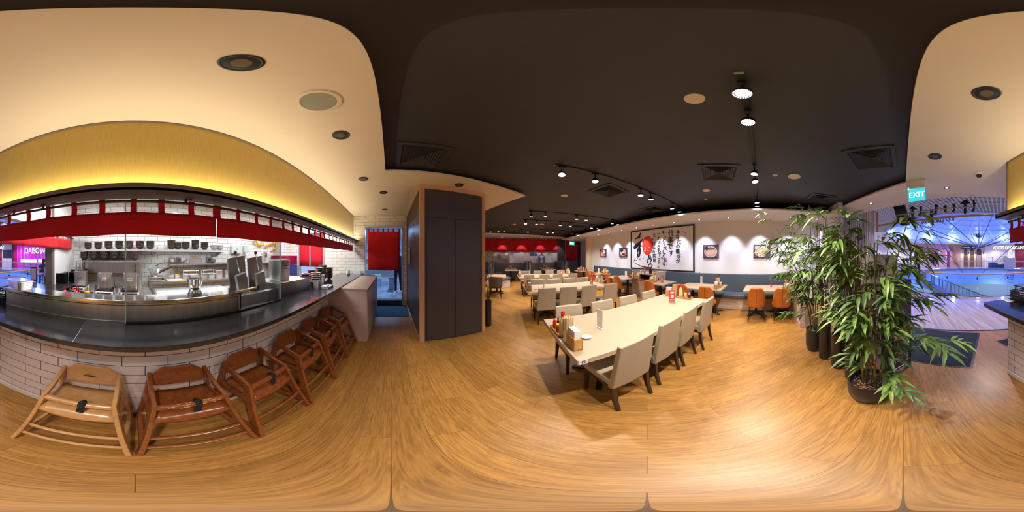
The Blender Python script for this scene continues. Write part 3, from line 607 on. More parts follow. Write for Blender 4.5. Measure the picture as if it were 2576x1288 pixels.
mb = MB(); mb.b2(-.03, .03, -.10, -.02, -h/2-.06, -h/2); mb.build('pump', 'paper', t)
t, w, h = wallbox('notice_sheet', 'taped work notice on the kitchen back wall under the shelf', 'notice', 478, 506, 636, 660, mat('lilac_sheet', (.60, .55, .64), .6), .006)
for r_ in range(3): mb = MB(); mb.b2(-w*.32, w*(.3-.2*(r_ == 1)), -.012, -.006, h*(.30-.2*r_), h*(.38-.2*r_)); mb.build('printed_row', mat('mustard_print', (.62, .45, .18), .6), t)
for k, (a, b, c, d_) in enumerate(((425, 441, 648, 662), (444, 455, 647, 660), (456, 465, 648, 660), (521, 533, 647, 659), (533, 543, 640, 659))):
    t, w, h = wallbox('wall_socket', f'{ORD[k]} grey switch socket on the kitchen back wall from the slicer', 'socket', a, b, c, d_, mat('socket_grey', (.22, .23, .25), .4) if k != 2 else 'paper', .06)
    mb = MB(); mb.cyl((0, -.06, 0), (0, -.08, 0), min(w, h)*.3, n=14); mb.build('plug', 'black' if k % 2 else 'paper', t)
for pts, lab in (([(.45, 3.6, 1.38), (.62, 3.72, 1.44), (.85, 3.74, 1.45), (1.1, 3.72, 1.44), (1.25, 3.73, 1.52)], 'black cable from the slicer to the wall sockets'), ([(.02, 3.72, 1.42), (.0, 3.7, 1.3), (.03, 3.7, 1.15), (-.02, 3.7, 1.05), (.06, 3.68, 1.0)], 'black cable hanging on the steel splashback'), ([(2.35, 3.72, 1.55), (2.5, 3.7, 1.4), (2.62, 3.66, 1.22)], 'black cable under the pale bowls')):
    tag(MB().tube(pts, .007, 6).build('cable', 'black'), lab, 'cable')
# gas pipes and meter
gp = thing('gas_pipe', 'bright yellow gas pipes with joints on the kitchen back wall', 'pipe', (3.1, 3.72, 0)); q = 3.72
def GX(px): return 3.72*math.tan((px-340)*K)-3.1
def GZ(px, py): return EYE+3.72/math.cos((px-340)*K)*math.tan((644-py)*K)
for pl_ in ([(643, 590), (643, 604), (649, 615), (662, 616), (664, 596)], [(690, 590), (690, 614), (678, 614), (672, 616), (672, 626)], [(697, 590), (696, 624), (688, 627), (687, 634)]):
    mb = MB(); mb.tube([(GX(a), 0, GZ(a, b)) for a, b in pl_], .032, 10); mb.build('pipe_run', 'yellow', gp, smooth=True)
for a, b in ((664, 598), (643, 606), (672, 620), (687, 630)): MB().cyl((GX(a), 0, GZ(a, b)-.03), (GX(a), 0, GZ(a, b)+.02), .045, n=10).build('flange', 'brass', gp)
t, w, h = wallbox('gas_meter', 'white gas meter below the yellow pipes', 'meter', 668, 692, 636, 662, mat('meter_white', (.72, .72, .70), .4), .2)
mb = MB(); mb.b2(-.02, .05, -.206, -.2, -h*.45, -h*.25); mb.build('sticker', 'yellow', t)
t, w, h = wallbox('side_shelf', 'small steel cabinet shelf beside the red drinks machine', 'shelf', 692, 722, 657, 720, 'steel', .35)
rm = thing('drinks_machine', 'glossy dark red and blue machine in the kitchen corner', 'machine', (3.9, 3.0, 0))
mb = MB(); mb.b2(0, .72, 0, .55, 1.32, 1.61); mb.build('upper_body', mat('wine_gloss', (.28, .006, .05), .2), rm, bev=.01); mb = MB(); mb.b2(0, .72, 0, .55, .1, 1.31); mb.build('lower_body', mat('blue_gloss', (.03, .04, .22), .2), rm, bev=.01)
mb = MB(); mb.b2(.55, .66, -.004, 0, 1.52, 1.55); mb.build('badge', 'black', rm)
# --- small things on the pass and counter
def squeeze(m, body, frac):
    def f():
        t = thing('squeeze_bottle', '', 'bottle')
        mb = MB(); mb.lathe([(.028, 0), (.031, .01), (.031, .115), (.026, .13)], 18); mb.build('body', body, t, smooth=True)
        mb = MB(); mb.lathe([(.032, .12), (.032, .15), (.012, .165), (.007, .2), (.003, .215), (0, .216)], 18); mb.build('cap', m, t, smooth=True)
        return t
    return f
place('sq_red', squeeze('redp', mat('sauce_bottle', (.75, .35, .12), .4), .5), (-.77, 1.66, 1.05), 0, 'red-capped squeeze bottle behind the pass, next to the gas hob')
place('sq_red', None, (-.63, 1.68, 1.05), 0, 'red-capped squeeze bottle behind the pass, beside the yellow-capped one')
place('sq_yel', squeeze('yellow', 'ceramic', .5), (-.52, 1.72, 1.05), 0, 'yellow-capped white squeeze bottle behind the pass')
place('sq_red2', squeeze('redp', 'redp', .5), (-.585, 1.62, 1.05), 0, 'all-red squeeze bottle behind the pass')
bl = thing('lower_ledge', 'white lower work ledge behind the serving pass', 'worktop', (0, 0, 0)); mb = MB(); mb.b2(-1.17, .18, 1.625, 1.95, 1.02, 1.05); mb.build('board', 'ceramic', bl)
t = thing('roasting_tin', 'deep steel tray with lid at the window end of the pass', 'tray', (-1.17, 1.37, 1.245), -.35)
mb = MB(); rr_ = rounded([(-.15, -.10), (.15, -.10), (.15, .10), (-.15, .10)], .03, 4)
mb.loft([[Vector((x*s, y*s, z)) for x, y in rr_] for s, z in ((.86, 0), (.97, .075), (1.05, .078), (1.05, .085), (.98, .086))]); mb.build('body', 'steel', t, smooth=True)
mb = MB(); mb.loft([[Vector((x*s, y*s, z)) for x, y in rr_] for s, z in ((.96, .086), (.92, .095))]); mb.build('lid', 'chrome', t)
t = MB(); rnd = random.Random(3)
t.grid(lambda a, b: Vector((-.13+.26*a, -.08+.16*b, .03+.03*math.sin(5*a+3*b)*math.sin(7*b)+rnd.uniform(-.02, .02))), 14, 10)
tag(t.build('plastic_bag', 'clear', loc=(-1.2, 1.72, 1.06), smooth='all'), 'crumpled clear plastic bag behind the steel tray', 'bag')
def tray_stack(x, y, n, lab, rz):
    for k in range(n):
        place('ftray', lambda: (lambda t: (MB().prism(rounded([(-.125, -.17), (.125, -.17), (.125, .17), (-.125, .17)], .03, 3), 0, .004).build('tray_base', 'black', t), MB().loft([[Vector((a*s, b*s, z)) for a, b in rounded([(-.125, -.17), (.125, -.17), (.125, .17), (-.125, .17)], .03, 3)] for s, z in ((1, .0), (1.1, .022), (1.07, .022), (.98, .004))], cap=False).build('tray_rim', 'black', t), t)[2])(thing('serving_tray', '', 'tray')),
              (x, y, 1.05+k*.0145), rz, ('topmost' if k == n-1 else 'lowest' if k == 0 else ORD[n-1-k]+' from the top')+f' black serving tray in {lab}', 'black serving trays by the kitchen window')
tray_stack(-1.52+.03, 3.03, 14, 'the stack nearer the window', .25)
tray_stack(-1.33+.06, 3.05+.30, 13, 'the stack nearer the tiled wall', .25)
box_item('bus_tub', 'large black tub behind the stacks of serving trays', 'tub', (-1.30, 3.62, 1.05), (.30, .26, .24), 'black', 'steel')
# crate of toys or condiments at the end corner
cr = thing('black_crate', 'black lattice crate with small snacks on the counter corner', 'crate', (-1.47, 1.37, 1.05), .05)
mb = MB()
for z in (0, .03, .055, .08, .105):
    for s in (-1, 1): mb.b2(-.15, .15, s*.12-.004, s*.12+.004, z, z+.014); mb.b2(s*.15-.004, s*.15+.004, -.12, .12, z, z+.014)
for i in range(13):
    x = -.15+.025*i
    for s in (-1, 1): mb.b2(x-.003, x+.003, s*.12-.003, s*.12+.003, 0, .115)
for i in range(10):
    y = -.12+.0267*i
    for s in (-1, 1): mb.b2(s*.15-.003, s*.15+.003, y-.003, y+.003, 0, .115)
mb.b2(-.15, .15, -.12, .12, 0, .004); mb.build('lattice_shell', 'black', cr)
rnd = random.Random(5)
for k in range(9):
    c = [(.6, .2, .05), (.55, .5, .35), (.8, .78, .7), (.65, .12, .04), (.35, .45, .2)][k % 5]
    mb = MB(); mb.lathe([(0, -.02), (.03, -.015), (.04, 0), (.03, .018), (0, .022)], 10, sx=1.1)
    tag(mb.build('snack_packet', mat(f'packet_{k}', c, .5), loc=(-1.47-.10+.1*(k % 3), 1.37-.07+.07*(k//3), 1.10+.012*(k % 2)), smooth='all'), f'{["orange", "tan", "white", "red", "green"][k % 5]} snack packet in the crate, row {["one", "two", "three"][k//3]}'+[' near the edge', ' in the middle', ' by the pass'][k % 3], 'packet', 'packets in the black crate')
tag(MB().b2(-1.66, -1.50, 1.13, 1.22, 1.0505, 1.0525).build('paper_sheet', 'paper'), 'white paper sheet beside the black crate', 'paper')
# basket, spray bottle, towel tray, far end
t = box_item('plastic_basket', 'grey plastic basket on the counter before the red bowls', 'basket', (2.50, 1.22, 1.05), (.12, .10, .13), mat('grey_basket', (.40, .40, .44), .5))
mb = MB()
for z in (.03, .055, .08, .105):
    for i in range(5): mb.b2(-.05+i*.022, -.038+i*.022, -.0515, -.0485, z, z+.014)
mb.build('slot_pattern', mat('dark_slot', (.12, .12, .14), .6), t)
t = thing('spray_bottle', 'white trigger spray bottle with blue label on the stone counter', 'bottle', (2.78, 1.25, 1.05))
mb = MB(); mb.lathe([(.034, 0), (.036, .01), (.036, .12), (.028, .145), (.013, .16), (.013, .175)], 18); mb.build('body', 'ceramic', t, smooth=True)
mb = MB(); mb.b2(-.012, .012, -.05, .02, .178, .2); mb.board((0, -.03, .185), (0, -.045, .135), .012, .008, side=(1, 0, 0)); mb.build('trigger', 'ceramic', t, bev=.004)
mb = MB(); mb.b2(-.006, .02, -.0375, -.034, .03, .09); mb.build('label', mat('blue_label', (.05, .15, .55), .4), t)
t = box_item('towel_tray', 'white tray with a folded cloth on the stone counter', 'tray', (2.62, 1.08, 1.05), (.26, .13, .03), 'ceramic')
mb = MB(); mb.loft([[Vector((x, y, z)) for x, y in ((-.12, -.05), (.02, -.05), (.02, .05), (-.12, .05))] for z in (.02, .045)]); tag(mb.build('folded_cloth', 'paper', loc=(2.60, 1.09, 1.052), bev=.012), 'folded white cloth lying in the white tray', 'cloth')
t = thing('service_bell', 'small black service bell near the far end of the counter', 'bell', (4.55, 1.22, 1.05)); mb = MB(); mb.lathe([(.05, 0), (.05, .008), (.04, .01), (.034, .03), (.018, .045), (.006, .05), (.006, .06), (0, .061)], 18); mb.build('dome', 'black', t, smooth=True)
t = thing('tissue_roll', 'white roll at the far end of the counter by the tiled wall', 'roll', (4.86, 1.32, 1.05)); mb = MB(); mb.lathe([(.055, 0), (.055, .11), (.02, .11), (.02, .05)], 20); mb.build('roll_body', 'paper', t, smooth=True)
t = box_item('white_basket', 'white slotted basket at the far end of the counter', 'basket', (5.0, 1.05, 1.05), (.12, .24, .09), 'ceramic')
# --- noren curtains
def noren(name, label, path, ztop, zbody, zbot, tabs, parent_rod=True, amp=.010, waves=5, hem=None, group=None, red='red', thick=.003):
    """hanging cloth between two plan points; tabs: positions 0..1; hem: depth of the folded band"""
    a = Vector((*path[0], 0)); b = Vector((*path[1], 0)); d = (b-a); Ln = d.length; d.normalize(); n = Vector((-d.y, d.x, 0))
    t = thing(name, label, 'curtain', (a.x, a.y, 0), 0, group)
    def P(s, z, off=0):
        q = d*(s*Ln)+n*(off+amp*math.sin(s*Ln*waves*2.1+1)*(1.0-.6*(z-zbot)/(zbody-zbot+.001))+amp*.5*math.sin(s*Ln*waves*5.3)); return Vector((q.x, q.y, z))
    nn = max(6, int(Ln*14))
    MB().grid(lambda u, v: P(u, zbot+(zbody-zbot)*v+.004*math.sin(u*Ln*9)), nn, 4).build('cloth', red, t, smooth='all', solid=thick)
    if hem: MB().grid(lambda u, v: P(u, zbody-hem+hem*v, -.006), nn, 2).build('hem_band', red, t, smooth='all', solid=thick)
    for s in tabs:
        w = .024/Ln
        MB().grid(lambda u, v: P(s-w+2*w*u, zbody-.01+(ztop-zbody+.03)*v, (.012*math.sin(v*PI))), 1, 5).build('tab', red, t, solid=.003)
    return t
NZ = dict(ztop=2.027, zbody=1.935, zbot=1.76, hem=.055)
rodm = mat('brown_rod', (.05, .028, .022), .5)
rd = thing('curtain_rod', 'long dark rod under the ledge carrying the red counter curtains', 'rod', (0, 1.22, 2.027)); MB().cyl((-1.62, 0, 0), (5.1, 0, 0), .011, n=10).build('rod_bar', rodm, rd)
for x in (-1.35, -1.12, -.77, .39, 1.75, 2.25, 3.2, 4.6):
    mb = MB(); mb.b2(x-.008, x+.008, -.008, .008, 0, .035); mb.b2(x-.008, x+.045, -.03, -.02, .028, .034); mb.build('bracket', 'black', rd)
tb = [-1.57, -1.42, -1.19, -.94, -.72, -.48, -.25, -.01, .20, .44, .66]
noren('counter_curtain', 'red curtain over the counter from the entrance corner to the white slit', ((-1.60, 1.22), (.658, 1.22)), tabs=[(x+1.60)/2.258 for x in tb], **NZ, group='red curtains over the counter')
tb = [.69, .90, 1.13, 1.35, 1.57, 1.78, 2.0, 2.22, 2.44, 2.66, 2.80]
noren('counter_curtain', 'red curtain over the counter above the noodle boiler and red bowls', ((.672, 1.22), (2.83, 1.22)), tabs=[(x-.672)/2.158 for x in tb], **NZ, group='red curtains over the counter')
tb = [2.86+.217*k for k in range(11)]
noren('counter_curtain', 'red curtain over the far end of the counter by the tiled wall', ((2.835, 1.22), (5.06, 1.22)), tabs=[(x-2.835)/2.225 for x in tb], **NZ, group='red curtains over the counter')
noren('window_curtain', 'short red curtain in the kitchen window facing the mall', ((-1.455, 1.32), (-1.455, 3.56)), ztop=2.02, zbody=1.95, zbot=1.745, tabs=[.01+.098*k for k in range(11)], amp=.016, waves=4)
rd = thing('window_rod', 'dark rod of the short window curtain', 'rod', (-1.455, 1.28, 2.02)); MB().cyl((0, 0, 0), (0, 2.4, 0), .01, n=8).build('rod_bar', rodm, rd)
mb = MB(); mb.b2(-1.62, -1.05, 3.45, 3.62, 2.06, 2.12); tag(mb.build('timber_shelf', 'ledge'), 'grey timber ledge end above the short window curtain', 'ledge')
for lab, y0, y1 in (('red door curtain in the kitchen corner doorway, panel by the red machine', 3.20, 2.78), ('red door curtain in the kitchen corner doorway, panel by the tiled wall', 2.74, 2.27)):
    noren('doorway_curtain', lab, ((5.06, y0), (5.06, y1)), ztop=2.40, zbody=2.30, zbot=1.22, tabs=[.08, .5, .92], amp=.02, waves=6, group='curtains of the kitchen corner doorway')
noren('passage_curtain', 'large red curtain hanging in the passage doorway to the back kitchen', ((5.07, .725), (5.07, -.27)), ztop=2.45, zbody=2.36, zbot=1.15, tabs=[.02, .18, .32, .48, .64, .80, .98], amp=.018, waves=6)
rd = thing('passage_rod', 'thin black rod in the passage doorway', 'rod', (5.07, 0, 2.45)); mb = MB(); mb.cyl((0, -.33, 0), (0, .81, 0), .009, n=8); mb.build('rod_bar', 'black', rd)
for y in (.68, -.2): MB().b2(-.006, .006, y-.006, y+.006, 0, .07).build('hook', 'black', rd)
# things in the back kitchen
box_item('storage_tub', 'blue-grey storage tub on the back kitchen floor', 'tub', (7.6, .72, .16), (.5, .5, .42), mat('blue_tub', (.3, .36, .5), .5), 'paper')
box_item('crate_box', 'green lidded crate on top of the blue-grey tub', 'crate', (7.6, .70, .60), (.45, .45, .12), mat('green_tub', (.35, .5, .3), .5))
box_item('waste_bin', 'grey waste bin below the passage curtain', 'bin', (6.95, -.05, .16), (.28, .28, .48), mat('grey_bin', (.25, .28, .36), .5), 'black')
mb = MB()
for k in range(8): mb.b2(0, .5, k*.035, k*.035+.02, 0, .012)
tag(mb.build('floor_drain', 'blackm', loc=(6.35, -.12, .161)), 'slotted drain in the back kitchen floor', 'drain')
tag(MB().b2(0, .12, 0, .3, 0, .05).build('shoe_rack_box', 'black', loc=(6.9, .62, .16), bev=.02), 'small black box on the back kitchen floor', 'box')
for k, (x, z) in enumerate(((8.6, .9), (8.6, 1.5), (8.6, 2.0))):
    tag(MB().b2(0, .4, -1.2, 1.6, 0, .03).build('wire_shelf', 'steel', loc=(x, 0, z)), f'{["lowest", "middle", "top"][k]} steel shelf on the back kitchen wall', 'shelf')

kp = emis('panel_glow', (.93, .97, 1), 3)
for k, x in enumerate((-.6, 1.1, 2.8, 4.3)):
    t = thing('ceiling_light', f'white kitchen ceiling light panel, {ORD[k]} from the window', 'light', (x, 2.45, 2.87), 0, 'kitchen ceiling panels'); MB().b2(-.32, .32, -.57, .57, .012, .03).build('frame', 'white', t); MB().b2(-.29, .29, -.54, .54, .006, .012).build('diffuser', kp, t)
# ================================================================ dining room
# --- track rails and lamps
def spot(tilt=(0, 0)):
    def f():
        t = thing('track_spotlight', '', 'spotlight')
        MB().b2(-.022, .022, -.05, .05, -.035, -.012).build('adapter', 'blackm', t)
        MB().cyl((0, 0, -.035), (0, 0, -.105), .009, n=8).build('stem', 'blackm', t)
        ax = Vector((tilt[0], tilt[1], -1)).normalized(); q = Vector((0, 0, -1)).rotation_difference(ax).to_matrix().to_4x4(); T = Matrix.Translation((0, 0, -.155)) @ q
        mb = MB(); mb.lathe([(.006, .055), (.03, .048), (.05, .025), (.057, .0), (.057, -.012), (.052, -.012), (.05, -.002), (.0, .01)], 24); bmesh.ops.transform(mb.b, matrix=T, verts=mb.b.verts); h = mb.build('head', 'chrome' if tilt == (0, 0) else 'blackm', t, smooth=True)
        mb = MB(); mb.lathe([(.037, -.004), (.037, -.006), (.0, -.0065)], 20); bmesh.ops.transform(mb.b, matrix=T, verts=mb.b.verts); mb.build('lens', 'lens', h)
        mb = MB()
        for k in range(20):
            a = 2*PI*k/20; mb.box((math.cos(a)*.045, math.sin(a)*.045, -.011), (.007, .007, .002), None)
        bmesh.ops.transform(mb.b, matrix=T, verts=mb.b.verts); mb.build('led_ring', 'lens_cool', h)
        return t
    return f
for i, (u, v0, v1, ls, nm_) in enumerate(TRACKS):
    t = thing('ceiling_rail', f'black lighting rail on the dark ceiling, the one {nm_}', 'rail', D(u, v0, 3.0), DR)
    MB().b2(-.018, .018, 0, v1-v0, -.02, 0).build('rail_bar', 'blackm', t)
    MB().b2(-.02, .02, -.008, .01, -.022, 0).build('end_cap', 'grille', t)
    for k, (v, du, dv) in enumerate(ls):
        tl = (round(du*.9, 2), round(dv*.9, 2))
        place(f'spot{tl}', spot(tl), D(u, v, 2.99), DR, f'round black spotlight, {ORD[k]} along the rail {nm_}', 'track spotlights')
# --- square air diffusers
def diffuser(dirs='x'):
    def f():
        t = thing('air_diffuser', '', 'vent'); s = .30
        mb = MB()
        for a0, a1 in ((s-.05, s),):
            mb.b2(-a1, a1, -a1, -a0, -.012, 0); mb.b2(-a1, a1, a0, a1, -.012, 0); mb.b2(-a1, -a0, -a0, a0, -.012, 0); mb.b2(a0, a1, -a0, a0, -.012, 0)
        mb.build('outer_frame', 'dark_ceiling', t)
        for k in range(7):
            a = s-.06-k*.034; w = .028
            mb = MB()
            for r_ in range(4):
                m4 = Matrix.Rotation(r_*PI/2, 4, 'Z')
                mb.hexa([m4 @ Vector(p) for p in ((-a, -a, -.01), (a, -a, -.01), (a, -a, -.004), (-a, -a, -.004), (-a+w, -a+w, .035), (a-w, -a+w, .035), (a-w, -a+w, .041), (-a+w, -a+w, .041))])
            mb.build('louvre', 'dark_ceiling', t)
        MB().b2(-.25, .25, -.25, .25, .05, .055).build('back_plate', 'black', t)
        return t
    return f
for (x, y, z, rz, lab) in ((*(Vector((1.95, -.37, 0))[:2]), 2.995, 0, 'nearest to the oak framed column'), (*D(-.64, 2.42)[:2], 2.995, DR+R(16), 'above the tables by the slate bench'), (-2.02, -.39, 2.995, 0, 'nearest to the entrance'),
                         (*D(-2.67, 1.97)[:2], 2.995, DR+R(11), 'beside the rail over the F2 table'), (*D(-2.92, 3.76)[:2], 2.995, DR, 'nearest to the calligraphy mural'), (*D(-6.9, 3.3)[:2], 2.995, DR, 'beyond the middle table'), (*D(1.35, 3.55)[:2], 2.995, DR, 'above the bamboo plants')):
    place('diffuser', diffuser(), (x, y, z), rz, f'square charcoal ceiling air diffuser {lab}', 'ceiling diffusers')
def disc(name, label, cat, x, y, z, r, m, rim=None, inner=None, grp=None):
    t = thing(name, label, cat, (x, y, z), 0, grp); MB().lathe([(r, 0), (r, -.006), (r*.97, -.009), (0, -.009)], 32).build('disc', m, t)
    if rim: MB().lathe([(r*1.0, 0), (r*1.02, -.012), (r*.86, -.016), (r*.82, -.009)], 32, cap=False).build('rim', rim, t)
    return t
DP = [(1747, 248, .065, 'largest, above the F2 table'), (1998, 443, .10, 'towards the entrance side'), (1777, 479, .075, 'ahead of the slate bench'), (1420, 492, .08, 'beside the rail over the F2 table'), (1776, 502, .04, 'smallest, by the bench soffit'), (1363, 564, .10, 'above the third table'), (1294, 564, .08, 'near the charcoal column side'), (1950, 440, .04, 'white, near the entrance rail')]
for px, py, r, lab in DP:
    d = 1.4/math.tan((644-py)*K); a = (px-340)*K
    disc('ceiling_speaker', f'round beige ceiling plate, {lab}', 'ceiling plate', d*math.sin(a), d*math.cos(a), 3.0, r, 'plate', 'white' if r in (.10,) and py == 443 else None, grp='round plates on the dark ceiling')
disc('ceiling_speaker', 'round white rimmed speaker in the cream ceiling above the counter', 'speaker', .84, .40, 2.9, .13, 'grille', 'cream')
# --- cream ceiling downlights
def downlight(on, r=.06):
    def f():
        t = thing('downlight', '', 'downlight')
        MB().lathe([(r*1.12, 0), (r*1.12, -.004), (r, -.006), (r*.98, .0)], 28, cap=False).build('trim_ring', 'black' if not on else 'ceramic', t)
        MB().lathe([(r, -.005), (r*.92, -.003), (r*.5, -.0045)], 28, cap=False).build('cone', 'black', t)
        MB().lathe([(r*.52, -.0045), (0, -.0045)], 24).build('lens', 'lens_cool' if on else mat('unlit_lens', (.30, .22, .14), .4), t)
        return t
    return f
for k, (x, y) in enumerate([(.32, .42), (1.35, .43), (2.5, .43), (3.16, .15), (4.43, .17), (2.55, -1.13), (-.73, .41), (-1.82, .36)]):
    place('dl_off', downlight(False, .07), (x, y, 2.899), 0, 'round unlit black downlight '+['above the counter, nearest to the speaker', 'above the noodle boiler stools', 'above the pale cabinet', 'above the passage mouth', 'above the blue carpet', 'above the oak framed column front', 'above the oak high chair side', 'near the dome camera'][k], 'unlit downlights in the cream ceiling')
for k, (x, y) in enumerate([(-2.81, .77), (-3.79, -.76)]):
    place('dl_on', downlight(True, .05), (x, y, 2.899), 0, ['lit downlight by the exit sign', 'lit downlight above the bamboo plants'][k], 'lit downlights at the entrance')
for k, u in enumerate(WASH): place('dl_on', downlight(True), D(u, 4.70, 2.744), 0, f'small lit downlight in the soffit over the bench wall, {ORD[k]} from the round column', 'downlights over the bench wall')
for k, v in enumerate((-.2, 1.2, 2.6, 4.0)): place('dl_on', downlight(True), D(-11.4, v, 2.929), 0, f'small lit downlight before the far red curtains, {ORD[k]} from the passage side', 'downlights over the booths')
t = thing('dome_camera', 'white dome security camera on the cream ceiling', 'camera', (-2.09, 1.05, 2.9))
MB().lathe([(.06, 0), (.06, -.02), (.052, -.035), (.04, -.04)], 24).build('housing', 'ceramic', t, smooth=True); MB().lathe([(.045, -.035), (.042, -.055), (.028, -.072), (0, -.078)], 24).build('dome', 'black', t, smooth=True)
# --- furniture builders (local axes: x across the dining room u, y along v)
def long_table(L, W):
    def f():
        t = thing('dining_table', '', 'table')
        MB().b2(-W/2, W/2, 0, L, .70, .745).build('tabletop', 'tabletop', t, bev=.003)
        MB().b2(-W/2-.001, W/2+.001, -.001, L+.001, .698, .704).build('edge_band', mat('edge_band', (.55, .42, .30), .5), t)
        for y in (L*.22, L*.78):
            p = MB(); p.cyl((0, y, .03), (0, y, .70), .038, n=16); pp = p.build('pedestal', 'blackm', t, smooth=True)
            MB().b2(-.25, .25, y-.18, y+.18, .685, .70).build('mounting_plate', 'blackm', pp)
            for k in range(4):
                a = R(45+90*k); e = Vector((math.cos(a)*.40*(.8 if 0 else 1), y+math.sin(a)*.34, .018))
                b = MB(); b.board((math.cos(a)*.03, y+math.sin(a)*.03, .07), e, .075, .035, side=(-math.sin(a), math.cos(a), 0), w1=.055, t1=.022); b.build('foot', 'blackm', pp, bev=.006)
        return t
    return f
def side_chair():
    t = thing('dining_chair', '', 'chair')   # faces +x, rear at x=0
    w = .215
    MB().loft([[Vector(p) for p in ((.075, -w, z), (.50, -w*1.02, z), (.50, w*1.02, z), (.075, w, z))] for z in (.38, .465)]).build('seat', 'beige', t, bev=.018, seg=3)
    def ringb(z):
        s = (z-.33)/.55; x0 = .07-.075*s; ww = w*(1.0-.08*s); th = .065-.02*s
        return [Vector((x0-.0, -ww, z)), Vector((x0+th, -ww, z)), Vector((x0+th+.006, 0, z)), Vector((x0+th, ww, z)), Vector((x0, ww, z)), Vector((x0-.008, 0, z))]
    MB().loft([ringb(z) for z in (.345, .5, .65, .80, .885)]).build('backrest', 'beige', t, bev=.012, seg=3)
    mb = MB(); mb.b2(.07, .49, -w+.004, w-.004, .335, .38); mb.build('apron', 'darkwood', t, bev=.003)
    for sy in (-1, 1):
        MB().board((.47, sy*(w-.028), .345), (.475, sy*(w-.022), 0), .042, .042, side=(1, 0, 0), w1=.028, t1=.028).build('leg', 'darkwood', t)
        mb = MB(); mb.loft([[Vector((x-h, sy*(w-.025)-h, z)), Vector((x+h, sy*(w-.025)-h, z)), Vector((x+h, sy*(w-.025)+h, z)), Vector((x-h, sy*(w-.025)+h, z))] for x, z, h in ((.090, .36, .021), (.082, .24, .020), (.062, .12, .017), (.030, 0, .014))]); mb.build('leg', 'darkwood', t)
    return t
def orange_chair():
    t = thing('orange_chair', '', 'chair')   # faces +y, rear at y=0
    def shell(s, z, inner=0):   # s -1..1 around the back
        a = s*1.25; r = .225-inner; prof = .95+.05*math.sin(min(1, (z-.36)/.5)*PI)
        return Vector((math.sin(a)*r*prof, .235-math.cos(a)*(r-.0)*.98-.045*(z-.4), z))
    mb = MB(); nu, nv = 20, 12
    def top(s): return .875-.30*max(0, (abs(s)-.35)/.65)**2.4-.02*s*s
    def pt(i, j, inn):
        s = -1+2*i/nu; zb = .37+.02*(1-abs(s)); z = zb+(top(s)-zb)*j/nv
        return shell(s, z, inn)
    rows = []
    for j in range(nv+1): rows.append([pt(i, j, 0) for i in range(nu+1)]+[pt(i, j, .035) for i in range(nu, -1, -1)])
    mb.loft(rows); mb.build('backrest', 'orange', t, smooth='all')
    mb = MB()
    for x in (0,): mb.tube([shell(x, z)+Vector((0, -.002, 0)) for z in (.40, .5, .6, .7, .8, .86)], .004, 6)
    mb.build('piping', mat('dark_piping', (.22, .05, .012), .5), t)
    mb = MB(); pts = [(math.sin(a)*.225, .245-math.cos(a)*.225 if math.cos(a) > 0 else .245-math.cos(a)*.235) for a in [2*PI*k/28 for k in range(28)]]
    mb.loft([[Vector((x*s, .245+(y-.245)*s, z)) for x, y in pts] for s, z in ((.93, .385), (.99, .40), (1, .44), (.97, .462), (.86, .475))]); mb.build('seat', 'orange', t, smooth=True)
    for sx in (-1, 1):
        for y0, y1 in ((.09, -.005), (.40, .46)):
            a = Vector((sx*.15, y0, .39)); b = Vector((sx*.20, y1, 0)); q = a+(b-a)*.80
            lg = MB().cyl(a, q, .018, .013, n=12).build('leg', 'blackm', t, smooth=True); MB().cyl(q, b, .0132, .010, n=12).build('foot_cap', 'brass', lg, smooth=True)
    return t
def cafe_table(L, W):
    def f():
        t = thing('cafe_table', '', 'table')
        MB().b2(0, L, 0, W, .71, .75).build('tabletop', 'tabletop', t, bev=.003)
        for x in (L*.5,) if L < .9 else (L*.25, L*.75):
            pp = MB().b2(x-.03, x+.03, W/2-.03, W/2+.03, .03, .71).build('pedestal', 'blackm', t)
            MB().b2(x-.2, x+.2, W/2-.2, W/2+.2, .695, .71).build('mounting_plate', 'blackm', pp)
            for k in range(4):
                a = R(45+90*k); MB().board((x+math.cos(a)*.03, W/2+math.sin(a)*.03, .07), (x+math.cos(a)*.30, W/2+math.sin(a)*.30, .018), .07, .035, side=(-math.sin(a), math.cos(a), 0), w1=.05, t1=.02).build('foot', 'blackm', pp, bev=.005)
        return t
    return f
# --- the three long tables with eight chairs each
LTAB = [('F2', -1.525, .49, 2.49, 1.0, 'nearest long table', [(-.86, .93), (-.89, 1.48), (-.88, 1.97), (-.81, 2.50)], [(-2.15, .88), (-2.13, 1.43), (-2.11, 1.97), (-2.11, 2.53)]),
        ('middle', -4.22, .52, 2.45, 1.05, 'middle long table', [(-3.44, .92), (-3.42, 1.42), (-3.37, 1.94), (-3.30, 2.53)], [(-4.92, .99), (-4.87, 1.49), (-4.84, 2.0), (-4.84, 2.5)]),
        ('third', -6.92, .54, 2.45, 1.05, 'third long table', [(-6.14, .93), (-6.12, 1.53), (-6.06, 2.05), (-6.03, 2.68)], [(-7.72, .97), (-7.70, 1.55), (-7.64, 2.14), (-7.58, 2.70)])]
for key, uc, v0, L, W, nm_, near, far in LTAB:
    place(f'lt{W}', long_table(L, W), D(uc, v0, .005*0), DR, {'F2': 'pale long table marked F2 at its corner', 'middle': 'pale long table between the F2 table and the third one', 'third': 'pale long table nearest to the booths'}[key], 'long dining tables')
    for i, (u, v) in enumerate(near):
        place('chair', side_chair, D(u, v), DR+PI+[.03, -.02, .02, -.04][i], f'beige chair on the entrance side of the {nm_}, {ORD[i]} from its front end', 'beige chairs at the long tables')
    for i, (u, v) in enumerate(far):
        place('chair', side_chair, D(u, v), DR+[-.02, .02, 0, .03][i], f'beige chair on the booth side of the {nm_}, {ORD[i]} from its front end', 'beige chairs at the long tables')
